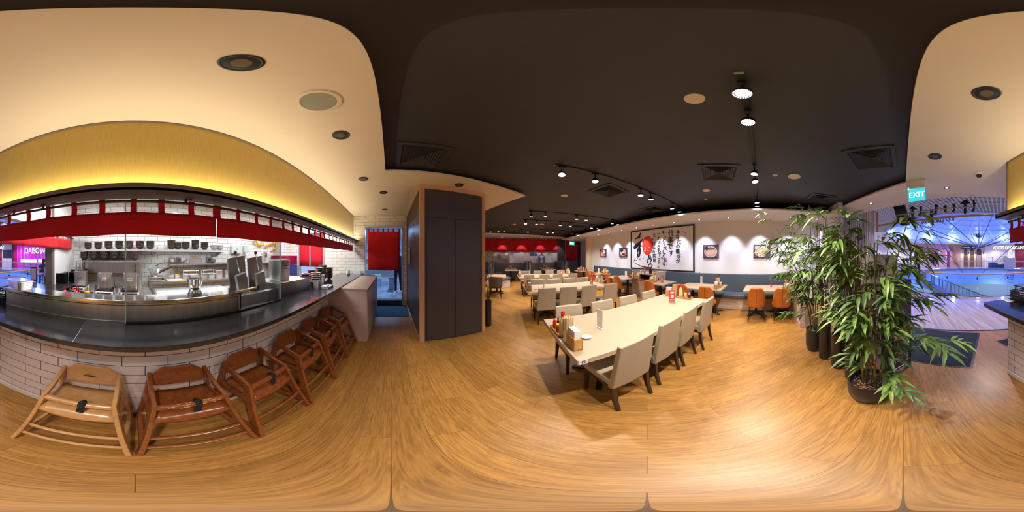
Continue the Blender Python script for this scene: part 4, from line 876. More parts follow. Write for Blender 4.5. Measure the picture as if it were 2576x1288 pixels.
for key, u, v, s in (('F2', -1.022, .535, 'F2'), ('middle', -3.693, .57, ''), ('third', -6.393, .59, '')):
    t = thing('table_tag', {'F2': 'small white tag reading F2 at the corner of the nearest long table', 'middle': 'small white tag at the corner of the middle long table', 'third': 'small white tag at the corner of the third long table'}[key], 'tag', D(u, v, .722), DR+PI/2)
    MB().b2(-.035, .035, -.002, 0, -.022, .022).build('plate', 'paper', t)
    if s: text(s, .034, 'black', frame_mtx((0, -.0025, 0), (1, 0, 0), (0, 0, 1)), t, bold=.0006)
# --- condiment sets
def jar(cap, body, h=.05, r=.016):
    def f():
        t = thing('sauce_jar', '', 'jar'); MB().lathe([(r*.9, 0), (r, .004), (r, h), (r*.8, h+.006)], 14).build('body', body, t, smooth=True); MB().lathe([(r*.85, h), (r*.85, h+.018), (r*.6, h+.022), (0, h+.023)], 14).build('cap', cap, t, smooth=True); return t
    return f
def dressing():
    t = thing('dressing_bottle', '', 'bottle'); MB().lathe([(.026, 0), (.029, .006), (.030, .05), (.026, .09), (.014, .125), (.011, .14)], 18).build('body', mat('pale_dressing', (.74, .64, .30), .3), t, smooth=True); MB().lathe([(.014, .136), (.0145, .163), (.012, .168), (0, .169)], 14).build('cap', 'redp', t, smooth=True); return t
def chopsticks():
    t = thing('chopstick_holder', '', 'holder')
    MB().lathe([(.042, 0), (.042, .004), (.033, .007), (.032, .085), (.034, .088), (.031, .088), (.030, .01)], 22).build('steel_cup', 'steel', t, smooth=True)
    mb = MB(); rnd = random.Random(2)
    for k in range(90):
        a = k*2.4; r = .0300*math.sqrt((k+.5)/90); x, y = math.cos(a)*r, math.sin(a)*r; mb.b2(x*1.1-.0024, x*1.1+.0024, y*1.1-.0024, y*1.1+.0024, .085, .165+rnd.uniform(-.004, .004))
    mb.build('chopstick_bundle', mat('chopstick_wood', (.66, .48, .27), .6), t); return t
def napkins():
    t = thing('napkin_holder', '', 'holder'); mb = MB()
    mb.b2(-.028, .028, -.055, .055, 0, .008); mb.b2(-.028, .028, -.055, -.047, 0, .075); mb.b2(-.028, -.021, -.055, .055, 0, .085); mb.b2(.021, .028, -.055, .055, 0, .085); mb.b2(-.028, .028, .047, .055, 0, .075); mb.build('bamboo_box', 'bamboo', t, bev=.001)
    MB().b2(-.0195, .0195, -.044, .044, .01, .125).build('napkin_block', 'paper', t, bev=.002); return t
def dish():
    t = thing('small_dish', '', 'dish'); MB().lathe([(.026, 0), (.04, .008), (.048, .02), (.0455, .02), (.036, .008), (0, .005)], 24).build('plate', 'ceramic', t, smooth=True); return t
def menu(m):
    def f():
        t = thing('menu_stand', '', 'menu stand')
        MB().b2(-.045, .045, -.012, .012, 0, .008).build('foot', 'clear' if m != 'paper' else 'paper', t)
        MB().b2(-.04, .04, -.002, .002, .008, .15).build('card', m, t)
        if m == 'cardred':
            MB().b2(-.04, .04, .002, .003, .008, .022).build('footer_strip', 'grille', t); MB().b2(-.02, .02, .002, .003, .055, .095).build('blank_panel', 'paper', t)
            for x in (-.027, -.009, .009, .027): MB().b2(x-.005, x+.005, .002, .003, .03, .042).build('icon', 'paper', t)
            MB().b2(-.028, .028, .002, .003, .125, .132).build('heading', 'paper', t); MB().b2(-.02, .02, .002, .003, .108, .113).build('subheading', 'paper', t)
        return t
    return f
def tray():
    t = thing('condiment_tray', '', 'tray'); mb = MB(); mb.b2(-.045, .045, -.10, .10, 0, .008); mb.b2(-.045, .045, -.10, -.094, 0, .02); mb.b2(-.045, .045, .094, .10, 0, .02); mb.b2(-.045, -.04, -.1, .1, 0, .02); mb.b2(.04, .045, -.1, .1, 0, .02); mb.build('bamboo_tray', 'bamboo', t); return t
SOY, CHI, OIL = mat('soy_sauce', (.03, .012, .008), .15), mat('chilli_oil', (.45, .06, .02), .3), mat('sesame', (.6, .45, .3), .4)
PL = place
def condiments(u, v, z, rz, where, full=True, dsh=True):
    """a set laid out on its own axes: tray along local y"""
    c, s = math.cos(rz), math.sin(rz); SCL = 1.5 if not where.startswith('xx') else 1
    def place(*a_, **k_):
        o_ = PL(*a_, **k_)
        if a_[0] != 'dish': o_.scale = (SCL*.96, SCL*.96, SCL*1.06 if a_[0] != 'tray' else SCL)
        return o_
    def at(x, y, dz=0): x, y, dz = x*SCL, y*SCL, dz*SCL; return D(u+x*c-y*s, v+x*s+y*c, z+dz)
    a = DR+rz
    place('tray', tray, at(0, 0), a, f'bamboo condiment tray on the {where}')
    place('dress', dressing, at(.0, -.065, .009), a, f'pale dressing bottle with red cap on the {where}', 'dressing bottles')
    place('soy', jar('chrome', SOY), at(.018, .07, .009), a, f'dark soy jar in the tray on the {where}')
    place('chi', jar('redp', CHI), at(-.018, .055, .009), a, f'red-capped chilli jar in the tray on the {where}')
    place('ses', jar('ceramic', OIL, .045), at(.015, .015, .009), a, f'white-capped spice jar in the tray on the {where}')
    if full: place('ora', jar('yellow', CHI, .04), at(-.018, -.01, .009), a, f'yellow-capped jar in the tray on the {where}')
    place('chop', chopsticks, at(.0, -.155), a, f'steel holder of chopsticks on the {where}', 'chopstick holders')
    place('nap', napkins, at(.0, -.245), a, f'bamboo napkin box on the {where}', 'napkin boxes')
    if dsh: place('dish', dish, at(-.10 if dsh == 1 else .12, -.17), a, f'small white dish beside the napkins on the {where}')
def menus(u, v, z, rz, m, where): place('menu'+m, menu(m), D(u, v, z), DR+rz, where).scale = (1.3, 1.3, 1.6)
Z = .7455
for key, uc, v0, L, W, nm_, near, far in LTAB:
    o = .0 if key == 'F2' else .03
    condiments(uc-.09+.0, v0+.075, Z, PI/2, f'front end of the {nm_}', dsh=2)
    condiments(uc+.08, v0+L-.10, Z, -PI/2, f'bench end of the {nm_}', dsh=0)
    place('dish', dish, D(uc-.37, v0+L-.14, Z), 0, f'small white dish at the bench end of the {nm_}')
    menus(uc+.02, v0+.50, Z, R(3), 'paper', f'plain white menu card standing mid {nm_}, front half')
    menus(uc+.03, v0+L-.51, Z, R(-149), 'cardred', f'red menu card standing on the {nm_}, bench half')
for k, (u, v, w) in enumerate(((-3.2, 2.9, 'middle'), )): place('dish', dish, D(-3.75, 2.45, Z), 0, 'small white dish at the edge of the middle long table, bench end')
# --- bench wall: slate benches, small tables, orange chairs
def bench(name, label, u0, u1, splits):
    t = thing(name, label, 'bench', D(u0, 4.56), DR); L = u1-u0
    MB().b2(0, L, .06, .62, .0, .36).build('plinth', 'tabletop2', t); MB().b2(0, L, .045, .06, .02, .12).build('skirting', 'tabletop2', t)
    MB().b2(0, L, .04, .06, .34, .365).build('top_strip', 'oak', t)
    xs = [0]+[s-u0 for s in splits]+[L]
    for a, b in zip(xs, xs[1:]):
        MB().b2(a+.004, b-.004, .0, .56, .36, .46).build('seat_cushion', 'bluegrey', t, bev=.02, seg=3)
        MB().loft([[Vector(p) for p in ((a+.004, y0, z), (b-.004, y0, z), (b-.004, .67, z), (a+.004, .67, z))] for y0, z in ((.52, .46), (.545, .75), (.57, 1.02))]).build('back_cushion', 'bluegrey', t, bev=.02, seg=3)
    return t
bench('bench', 'long slate blue leather bench below the calligraphy mural and ramen pictures', -3.40, .80, [-1.35])
bench('bench', 'slate blue leather bench between the round column and the service station', -8.45, -4.60, [-6.1])
for k, (u, v) in enumerate([(-8.0, 5.19), (-7.0, 5.19), (-6.1, 5.19), (-3.2, 5.19), (-2.05, 5.19), (-.45, 5.19)]):
    place('clip', lambda: (lambda t: (MB().b2(-.012, .012, -.008, .008, 0, .022).build('clip_body', 'grille', t), t)[1])(thing('hook_clip', '', 'clip')), D(u, v, 1.02), DR, f'tiny grey clip on top of the slate bench back, {ORD[k]} from the round column', 'clips on the bench back')
part = thing('low_partition', 'low pale panelled partition at the entrance end of the slate bench', 'partition', D(.81, 3.30), DR)
MB().b2(0, .10, 0, 1.95, 0, 1.0).build('panel', 'tabletop2', part); MB().b2(-.008, .108, -.008, 1.95, 1.0, 1.02).build('cap', 'tabletop', part); MB().b2(-.01, .11, -.01, 1.95, 0, .12).build('skirting', 'tabletop2', part)
ss = thing('service_station', 'pale service station cabinet with open shelf between two low panels', 'cabinet', D(-4.52, 4.50), DR)
MB().b2(-.04, .0, 0, .74, 0, 1.03).build('side_panel', 'tabletop2', ss, bev=.002); MB().b2(1.10, 1.14, -.10, .74, 0, 1.03).build('side_panel', 'tabletop2', ss, bev=.002)
MB().b2(0, 1.10, .08, .74, .90, .93).build('top', 'tabletop', ss); MB().b2(0, 1.10, .12, .74, 0, .68).build('lower_cabinet', 'tabletop2', ss); MB().b2(0, 1.10, .72, .74, .68, .9).build('shelf_back', 'darkwood', ss)
MB().b2(.02, .54, .105, .12, .1, .66).build('door', 'tabletop2', ss, bev=.003); MB().b2(.56, 1.08, .105, .12, .1, .66).build('door', 'tabletop2', ss, bev=.003); MB().b2(0, 1.10, .09, .74, .68, .70).build('shelf_board', 'tabletop', ss)
for k in range(3): tag(MB().b2(0, .22, 0, .30, 0, .014).build('menu_folder', mat('maroon_menu', (.18, .02, .02), .5), loc=D(-4.3, 4.70, .701+.0145*k), rz=DR+.05*k), f'{["lowest", "middle", "top"][k]} dark red menu folder in the service station shelf', 'menu')
can_ = [(-4.10, 4.78, 'sanitiser_bottle'), ]
t = thing('sanitiser_bottle', 'white pump bottle on the service station', 'bottle', D(-4.22, 4.66, .93)); MB().lathe([(.035, 0), (.036, .12), (.012, .14), (.01, .16)], 16).build('body', 'ceramic', t, smooth=True); MB().b2(-.03, .01, -.006, .006, .16, .172).build('pump', 'ceramic', t); MB().b2(-.02, .02, -.038, -.034, .03, .09).build('label', mat('blue_label', (.05, .15, .55), .4), t)
menus(-4.05, 4.68, .93, PI*.98, 'cardred', 'red menu card standing on the service station')
t = thing('cutlery_caddy', 'dark brown caddy on the service station', 'caddy', D(-3.86, 4.80, .93)); MB().lathe([(.06, 0), (.06, .18), (.05, .18), (.05, .02)], 18).build('body', 'darkwood', t)
t = thing('cutlery_jar', 'clear jar with cutlery on the service station', 'jar', D(-3.68, 4.80, .93)); MB().lathe([(.04, 0), (.04, .14)], 16).build('glass_body', 'clear', t, smooth=True)
mb = MB()
for k in range(6): mb.tube([(.0, 0, .01), (.03*math.cos(k), .03*math.sin(k), .22)], .005, 6)
mb.build('cutlery', 'chrome', t)
box_item('white_box', 'white lidded box on the service station by the mural', 'box', D(-3.52+.0, 4.95, .93), (.16, .12, .09), 'ceramic', 'ceramic', rz=DR)
TB = [('bench table nearest the partition', -.43, 1.21, 3.90), ('bench table below the round chashu picture', -2.20, 1.23, 3.87), ('bench table beside the service station', -3.42, .73, 3.91), ('bench table left of the service station, first', -5.38, 1.02, 3.93), ('bench table left of the service station, second', -7.0, .80, 3.97), ('bench table by the round column', -8.70, .82, 3.96)]
for nm_, u0, L, v0 in TB:
    place(f'ct{L}', cafe_table(L, .80), D(u0, v0), DR, 'pale small table, the '+nm_, 'small tables along the benches')
OC = [(-.10, 3.66, 'bench table nearest the partition, away from the partition'), (.48, 3.64, 'bench table nearest the partition, partition side'), (-1.30, 3.62, 'bench table below the round chashu picture, entrance side'), (-1.98, 3.66, 'bench table below the round chashu picture, station side'), (-3.12, 3.72, 'small table in front of the service station'),
      (-4.72, 3.80, 'first table beyond the service station, station side'), (-5.45, 3.92, 'first table beyond the service station, column side'), (-6.72, 3.98, 'second table beyond the service station, station side'), (-7.40, 4.05, 'second table beyond the service station, column side'), (-8.75, 4.20, 'table by the round column')]
for k, (u, v, w) in enumerate(OC):
    place('ochair', orange_chair, D(u, v-.02), DR+[.03, -.02, .05, -.03, .04, .0, .05, .1, -.05, -.35][k], f'orange leather chair at the {w}', 'orange chairs along the benches')
condiments(.62, 4.10, .7505, 0, 'bench table nearest the partition', dsh=0); menus(.28, 4.45, .7505, R(70), 'cardred', 'red menu card on the bench table nearest the partition')
condiments(-1.12, 4.35, .7505, 0, 'table below the round chashu picture', dsh=0); menus(-1.74, 4.55, .7505, R(75), 'paper', 'white menu card on the bench table below the round picture')
condiments(-3.25, 4.35, .7505, .2, 'table beside the service station', dsh=0); menus(-2.93, 4.22, .7505, R(170), 'cardred', 'red menu card on the table beside the service station')
condiments(-4.50, 4.40, .7505, PI/2, 'first table beyond the service station', dsh=0); menus(-4.85, 4.45, .7505, R(10), 'paper', 'white menu card on the first table beyond the station')
condiments(-6.50, 4.45, .7505, PI/2, 'second table beyond the service station', dsh=0); menus(-6.80, 4.40, .7505, R(10), 'paper', 'white menu card on the second table beyond the station')
condiments(-8.15, 4.35, .7505, 0, 'table by the round column', dsh=0); menus(-7.98, 4.2, .7505, R(200), 'cardred', 'red menu card on the table by the round column')
# --- mural
WV = 5.245
mu = thing('mural', 'large framed calligraphy mural with a red sun above the slate bench', 'mural', D(-3.80, WV, 1.878), DR)
w, h = 1.50, .80
MB().b2(-w, w, -.03, 0, -h, h).build('canvas', mat('mural_paper', (.80, .77, .77), .6), mu)
mb = MB(); mb.b2(-w-.045, -w, -.05, 0, -h-.045, h+.045); mb.b2(w, w+.045, -.05, 0, -h-.045, h+.045); mb.b2(-w, w, -.05, 0, h, h+.045); mb.b2(-w, w, -.05, 0, -h-.045, -h); mb.build('black_frame', 'black', mu)
INK = mat('black_ink', (.015, .016, .022), .5); PINK = mat('pink_petal', (.62, .14, .14), .6)
def MX(zx): # mural local x from a reading across the picture (0..1)
    return -w+2*w*zx
mb = MB(); cx, cz = MX(.315), .16; mb.prism([(cx+.30*math.cos(a)*(1+.03*math.sin(3*a)), cz+.40*math.sin(a)*(1+.02*math.cos(2*a))) for a in [2*PI*k/40 for k in range(40)]], 0, .004); 
bmesh.ops.transform(mb.b, matrix=Matrix(((1, 0, 0, 0), (0, 0, -1, -.031), (0, 1, 0, 0), (0, 0, 0, 1))), verts=mb.b.verts); mb.build('red_sun', mat('vermilion_ink', (.66, .045, .02), .5, var=.25, scale=3), mu)
rnd = random.Random(11)
def flat_ell(mb, x, z, a, b, rot, y=-.036):
    pts = [(x+math.cos(t_)*a*math.cos(rot)-math.sin(t_)*b*math.sin(rot), z+math.cos(t_)*a*math.sin(rot)+math.sin(t_)*b*math.cos(rot)) for t_ in [2*PI*k/10 for k in range(10)]]
    mb.face([(p, y, q) for p, q in pts])
fl_ = mat('white_fleck', (.85, .8, .78), .6)
for k in range(9): mb = MB(); flat_ell(mb, cx+rnd.uniform(-.18, .16), cz-.05-rnd.uniform(0, .30), .026, .012, rnd.uniform(0, 3)); mb.build('white_petal', fl_, mu)
mb = MB()
for fx, fz in ((.17, -.42), (.50, -.72), (.56, -.36), (.63, -.46), (.62, .06), (.70, -.15), (.19, .55), (.86, .72), (.93, .74), (.86, .62), (.90, .55), (.89, .45), (.84, .30), (.84, .16), (.81, -.3)):
    n_ = 5 if fx < .75 else 1
    for j in range(n_): a = 2*PI*j/5; flat_ell(mb, MX(fx)+math.cos(a)*.032*(n_ > 1), fz+math.sin(a)*.032*(n_ > 1), .03, .017, a, -.0335)
for k in range(46): flat_ell(mb, MX(rnd.uniform(.05, .95)), rnd.uniform(-.78, .78), .016, .009, rnd.uniform(0, 3), -.0335)
mb.build('petal_print', PINK, mu)['kind'] = 'stuff'
def stroke(mb, pts, w0, w1, y=-.037):
    pts = [Vector((p[0], 0, p[1])) for p in pts]; L_, R_ = [], []
    m = len(pts)
    for i, p in enumerate(pts):
        d = (pts[min(i+1, m-1)]-pts[max(i-1, 0)]).normalized(); n = Vector((-d.z, 0, d.x)); ww = (w0+(w1-w0)*i/(m-1))/2*(.6+.8*math.sin(PI*(i+.6)/(m+.2))); L_.append(p+n*ww); R_.append(p-n*ww)
    for i in range(m-1): mb.face([(q.x, y, q.z) for q in (L_[i], L_[i+1], R_[i+1], R_[i])])
mb = MB()
q = lambda a, b: (MX(a), b)
for pts, w0, w1 in (([q(.07, .46), q(.10, .50), q(.14, .54), q(.165, .62), q(.19, .73)], .03, .10), ([q(.165, .60), q(.17, .52), q(.155, .47)], .05, .02), ([q(.05, .05), q(.08, .14), q(.13, .22), q(.19, .34), q(.225, .45)], .16, .06),
                    ([q(.15, .36), q(.165, .22), q(.165, .02), q(.16, -.12), q(.145, -.24)], .05, .07), ([q(.16, .18), q(.145, .05), q(.12, -.12)], .04, .09), ([q(.17, .14), q(.185, 0), q(.17, -.22), q(.16, -.30)], .03, .06), ([q(.12, -.12), q(.13, -.26), q(.155, -.33)], .05, .08), ([q(.16, .20), q(.185, .17), q(.20, .13)], .05, .09),
                    ([q(.07, -.60), q(.15, -.66), q(.20, -.73), q(.26, -.74), q(.33, -.76), q(.37, -.77), q(.395, -.70), q(.39, -.62), q(.36, -.60), q(.33, -.66), q(.35, -.74)], .022, .045), ([q(.04, -.58), q(.05, -.50), q(.10, -.48), q(.12, -.42), q(.13, -.30)], .012, .02), ([q(.06, -.5), q(.065, -.42)], .03, .02),
                    ([q(.34, -.22), q(.345, -.36), q(.37, -.40)], .06, .04), ([q(.31, -.38), q(.315, -.55), q(.335, -.50)], .04, .02), ([q(.36, -.15), q(.37, -.30), q(.385, -.45), q(.36, -.5)], .03, .04), ([q(.33, -.42), q(.36, -.40), q(.38, -.44), q(.37, -.56)], .02, .03)):
    fine = []
    for i in range(len(pts)-1):
        p0 = pts[max(i-1, 0)]; p1 = pts[i]; p2 = pts[i+1]; p3 = pts[min(i+2, len(pts)-1)]
        for k in range(5):
            t_ = k/5; fine.append(tuple(.5*((2*p1[j])+(-p0[j]+p2[j])*t_+(2*p0[j]-5*p1[j]+4*p2[j]-p3[j])*t_*t_+(-p0[j]+3*p1[j]-3*p2[j]+p3[j])*t_**3) for j in (0, 1)))
    fine.append(pts[-1]); mb = MB(); stroke(mb, fine, w0, w1); mb.build('brush_stroke', INK, mu)
for s, fx, z0, sz, dz, sk in (('あなたの喜びが', .80, .60, .17, -.180, .02), ('仕事です', .69, .56, .23, -.25, .02), ('もっとうれしくする', .595, .62, .155, -.152, -.01), ('これからもずっと', .515, .56, .155, -.160, .01), ('たくさんの笑顔', .43, .56, .155, -.17, .02)):
    for j, ch in enumerate(s):
        sc = sz*(.98+.34*((j*7+int(fx*100)) % 5)/5); x = MX(fx)+.03*math.sin(j*2.1+fx*20)
        mm = frame_mtx((x, -.034, z0+dz*j), (1, 0, .06*math.sin(j*3)), (-.05, 0, 1)); text(ch, sc, INK, mm, mu, 'calligraphy', .0008, bold=.0015, dup=[(.005, .002), (-.003, .006)])
# --- food pictures on the bench wall
def rnd_disc(mb, cx, cz, r, n=20, sx=1, sz=1, y=-.026, seed=0):
    mb.face([(cx+math.cos(2*PI*k/n)*r*sx, y, cz+math.sin(2*PI*k/n)*r*sz) for k in range(n)])
def food_picture(u, z, w, h, label, kind):
    t = thing('food_picture', label, 'picture', D(u, WV, z), DR)
    MB().b2(-w/2, w/2, -.035, 0, -h/2, h/2).build('frame', mat('dark_frame', (.03, .022, .03), .4), t)
    MB().b2(-w/2+.016, w/2-.016, -.037, -.035, -h/2+.016, h/2-.016).build('photo_ground', mat('violet_ground', (.10, .07, .13), .5), t)
    a, b = (w/2-.025), (h/2-.02)
    def L(name, cx, cz, r1, r2, m, y): mb = MB(); rnd_disc(mb, cx*a, cz*b, 1, 24, r1*a, r2*b, y); mb.build(name, m, t)
    white = mat('bowl_white', (.75, .70, .68), .5); soup = mat('ramen_soup', (.62, .30, .12), .5, var=.4, scale=30); meat = mat('chashu_pink', (.72, .42, .42), .5, var=.25, scale=25); egg = mat('egg_white', (.85, .80, .76), .5); yolk = mat('egg_yolk', (.80, .16, .03), .5); green = mat('spring_onion', (.06, .13, .06), .6, var=.6, scale=60); nori = mat('nori', (.02, .03, .03), .5); redm = mat('red_topping', (.55, .05, .04), .5, var=.4, scale=30)
    L('bowl_rim', 0, -.05, .92, .90, white if kind != 2 else mat('dark_bowl', (.12, .07, .06), .5), -.0375); L('soup', 0, -.04, .86, .82, soup, -.0378)
    if kind == 1:
        L('meat', -.1, -.25, .55, .42, meat, -.0381); L('meat', .25, -.1, .45, .40, meat, -.0382); L('greens', .1, .45, .5, .2, green, -.0383); L('nori', -.55, .5, .25, .3, nori, -.0384); L('red_dot', -.1, .75, .07, .09, redm, -.0386)
    elif kind == 0:
        L('meat', -.55, .6, .42, .35, meat, -.0381); L('meat', -.1, .7, .4, .28, meat, -.0382); L('meat', .25, .5, .45, .40, mat('pale_chashu', (.82, .62, .55), .5, var=.2, scale=25), -.0383); L('greens', .65, -.35, .28, .32, green, -.0384); L('noodles', -.3, .05, .4, .25, mat('noodles', (.8, .6, .42), .5, var=.2, scale=60), -.0385)
        for x, z_ in ((-.62, -.42), (-.18, -.72)): L('egg', x, z_, .26, .28, egg, -.0387); L('yolk', x, z_, .15, .17, yolk, -.0389)
        L('noodles', .25, -.45, .3, .25, meat, -.0386)
    else:
        L('meat', .25, .3, .5, .45, mat('pale_chashu', (.82, .62, .55), .5, var=.3, scale=25), -.0381); L('topping', -.3, .4, .45, .4, redm if kind == 3 else nori, -.0382); L('nori', .2, -.4, .4, .3, nori if kind == 2 else redm, -.0383); L('topping', .1, .0, .3, .25, egg, -.0384)
        for x, z_ in ((-.45, -.1), (-.35, -.5)): L('egg', x, z_, .2, .22, egg, -.0386); L('yolk', x, z_, .12, .13, yolk, -.0388)
food_picture(.03, 1.752, .53, .42, 'framed ramen photo with two halved eggs on the bench wall', 0)
food_picture(-1.66, 1.752, .54, .45, 'framed photo of round pink chashu ramen right of the mural', 1)
food_picture(-5.90, 1.775, .57, .45, 'framed photo of a dark ramen bowl left of the mural', 2)
food_picture(-7.58, 1.775, .56, .45, 'framed photo of red topped ramen nearest the round column', 3)
# --- far wall: red curtains, banner, panelling, booths
FU = -11.93
def FW(name, m, v0, v1, z0, z1, d=.02, parent=None, lab=None, cat=None, u=FU):
    o = MB().b2(0, d, v0, v1, z0, z1).build(name, m, parent)
    return o
fw = lambda name, lab, cat: thing(name, lab, cat, D(FU, 0, 0), DR)
pn = fw('wall_panelling', 'grey timber wainscot behind the booths under the far banner', 'panelling')
MB().b2(0, .03, -2.2, 4.35, 0, 1.12).build('panel', wood('grey_plank', (.24, .20, .19), (.13, .11, .105), .5, (14, 14, 1)), pn)
bn = fw('banner', 'wide printed banner with geometric shapes and food photo under the red curtains', 'banner')
MB().b2(0, .012, -.9, .34, 1.10, 1.94).build('photo_print', mat('brown_print', (.34, .25, .21), .6, var=.1, scale=2), bn)
MB().b2(0, .012, .34, 3.02, 1.10, 1.94).build('geometric_print', mat('lilac_print', (.66, .58, .64), .6), bn)
MB().b2(0, .012, 3.02, 3.96, 1.10, 1.94).build('plain_print', mat('pale_print', (.70, .66, .68), .6), bn)
def fdisc(name, v, z, r, m, a0=0, a1=2*PI, x=.0135):
    n = 24; mb = MB(); pts = [(x, v+math.cos(a0+(a1-a0)*k/n)*r, z+math.sin(a0+(a1-a0)*k/n)*r) for k in range(n+(0 if a1-a0 > 6 else 1))]; mb.face(pts); mb.build(name, m, bn)
ocre = mat('ochre_print', (.50, .32, .12), .6); blu = mat('blue_print', (.06, .14, .32), .6); lil = bpy.data.materials['lilac_print']; redq = mat('dark_red_print', (.36, .02, .03), .6)
MB().b2(.012, .0128, 1.19, 1.80, 1.60, 1.93).build('ochre_block', ocre, bn); fdisc('lilac_disc', 1.19, 1.60, .30, lil, -PI/2, PI/2, .0132); fdisc('lilac_disc', 1.80, 1.60, .30, lil, PI/2, 3*PI/2, .0132)
MB().b2(.012, .0126, 1.19, 1.79, 1.11, 1.62).build('lilac_block', lil, bn)
fdisc('blue_half_disc', 2.13, 1.60, .30, blu, 0, PI); MB().b2(.012, .0128, 1.82, 2.43, 1.12, 1.46).build('ochre_block', ocre, bn); fdisc('lilac_disc', 2.13, 1.58, .30, lil, PI, 2*PI, .0133); fdisc('lilac_disc', 2.13, 1.11, .22, lil, 0, PI, .0133)
MB().b2(.012, .0128, 2.45, 3.0, 1.12, 1.58).build('blue_block', blu, bn); fdisc('lilac_disc', 2.73, 1.62, .18, lil, PI, 2*PI, .0133)
MB().face([(.0132, 2.73, 1.9), (.0132, 2.66, 1.72), (.0132, 2.52, 1.62), (.0132, 2.94, 1.62), (.0132, 2.80, 1.72)]).build('red_star', redq, bn)
MB().face([(.0134, 2.73, 1.58), (.0134, 2.67, 1.3), (.0134, 2.60, 1.12), (.0134, 2.86, 1.12), (.0134, 2.79, 1.3)]).build('lilac_star', lil, bn)
for v_, z_, r_, c_ in ((-.76, 1.73, .17, (.5, .42, .33)), (-.43, 1.52, .15, (.12, .08, .07)), (-.77, 1.28, .17, (.45, .2, .12)), (.12, 1.77, .13, (.85, .82, .84))): fdisc('round_print', v_, z_, r_, mat('print_disc', c_, .6)); fdisc('round_print', v_, z_, r_*.72, mat('print_disc_inner', tuple(min(1, x*1.2+.02) for x in c_), .6, var=.2, scale=20), x=.0142)
text('NOW', .16, 'black', frame_mtx((.0138, -.08, 1.32), (0, 1, 0), (0, 0, 1)), bn); text('OPEN', .16, mat('grey_letter', (.12, .09, .08), .6), frame_mtx((.0138, .10, 1.20), (0, 1, 0), (0, 0, 1)), bn)
def fnoren(label, v0, v1, zt, zb, zbot, ntab, name='far_curtain', group='red curtains on the far wall', amp=.012, u=-11.88):
    a = D(u, v0); b = D(u, v1); noren(name, label, ((a.x, a.y), (b.x, b.y)), zt, zb, zbot, [.03+.94*k/(ntab-1) for k in range(ntab)], amp=amp, waves=3, group=group)
for i, (a, b, n_) in enumerate(((-1.75, -.62, 6), (-.62, .22, 5), (.26, 2.14, 9), (2.18, 3.95, 8))):
    fnoren(['red curtain on the far wall hidden beside the oak column', 'red curtain on the far wall above the food photo banner', 'wide red curtain on the far wall above the lilac shapes', 'red curtain on the far wall beside the dark panel'][i], a, b, 2.90, 2.84, 1.92, n_)
rd = thing('far_rod', 'thin rod of the far wall red curtains', 'rod', D(-11.88, -1.8, 2.90), DR); MB().cyl((0, 0, 0), (0, 5.8, 0), .01, n=8).build('rod_bar', 'black', rd)
dk = fw('dark_door_frame', 'charcoal panelled doorway with a red split curtain in the far corner', 'doorway')
MB().b2(0, .03, 3.97, 4.60, 0, 2.9).build('panel', 'charcoal', dk); MB().b2(0, .03, 5.70, 5.95, 0, 2.9).build('panel', 'charcoal', dk); MB().b2(0, .04, 3.97, 5.95, 2.86, 2.93).build('head', 'ledge', dk)
MB().b2(0, .02, 4.60, 5.70, 0, 1.9).build('door', mat('blue_grey_door', (.16, .17, .24), .5), dk); MB().b2(.02, .03, 5.14, 5.15, 0, 1.9).build('door_gap', 'black', dk)
for v0, v1, lab in ((4.67, 5.13, 'red corner doorway curtain, panel on the booth side'), (5.17, 5.65, 'red corner doorway curtain, panel on the round column side')): fnoren(lab, v0, v1, 2.84, 2.76, 1.27 if v0 < 5 else 1.27, 4, 'corner_curtain', 'curtains of the far corner doorway')
ex = thing('exit_sign', 'small turquoise EXIT sign before the far corner doorway', 'exit sign', D(-10.9, 4.72, 2.52), DR+R(25))
MB().b2(0, .04, -.27, .27, -.13, .13).build('housing', 'ceramic', ex); MB().b2(.04, .044, -.26, .26, -.12, .10).build('face', 'exit', ex); text('EXIT', .2, 'glow_white', frame_mtx((.047, 0, -.01), (0, 1, 0), (0, 0, 1)), ex, bold=.004); MB().b2(.01, .03, -.2, .2, .13, .41).build('bracket', 'ceramic', ex)
def booth(v, lab, two=True):
    t = thing('dining_booth', lab, 'booth', D(-11.88, v), DR)
    MB().prism(rounded([(0, -.06), (1.95, -.06), (1.95, .06), (0, .06)], [0, .03, .03, 0], 3), 0, 1.20).build('wooden_divider', 'ledge', t)
    for s in ((-1, 1) if two else (1,)):
        f_ = lambda x, y0, y1, z: None
        mb = MB(); yb = s*.065; yf = s*.20
        mb.loft([[Vector((0, yb, z)), Vector((1.80, yb, z)), Vector((1.88, (yb+yf)/2, z)), Vector((1.80, yf-s*.02*q_, z)), Vector((0, yf-s*.02*q_, z))] for z, q_ in ((.44, 0), (.8, .4), (1.18, 1.2), (1.23, 2.2))]); mb.build('back_cushion', 'boothblue', t, bev=.01)
        MB().b2(0, 1.85, s*.20, s*.62, .36, .46).build('seat_cushion', 'boothblue', t, bev=.02); MB().b2(0, 1.80, s*.07, s*.58, 0, .36).build('plinth', 'charcoal', t)
    return t
booth(-.86, 'slate blue high-backed booth nearest the oak column side'); booth(1.55, 'slate blue high-backed booth between the two far tables'); booth(3.92, 'slate blue high-backed booth by the far corner doorway')
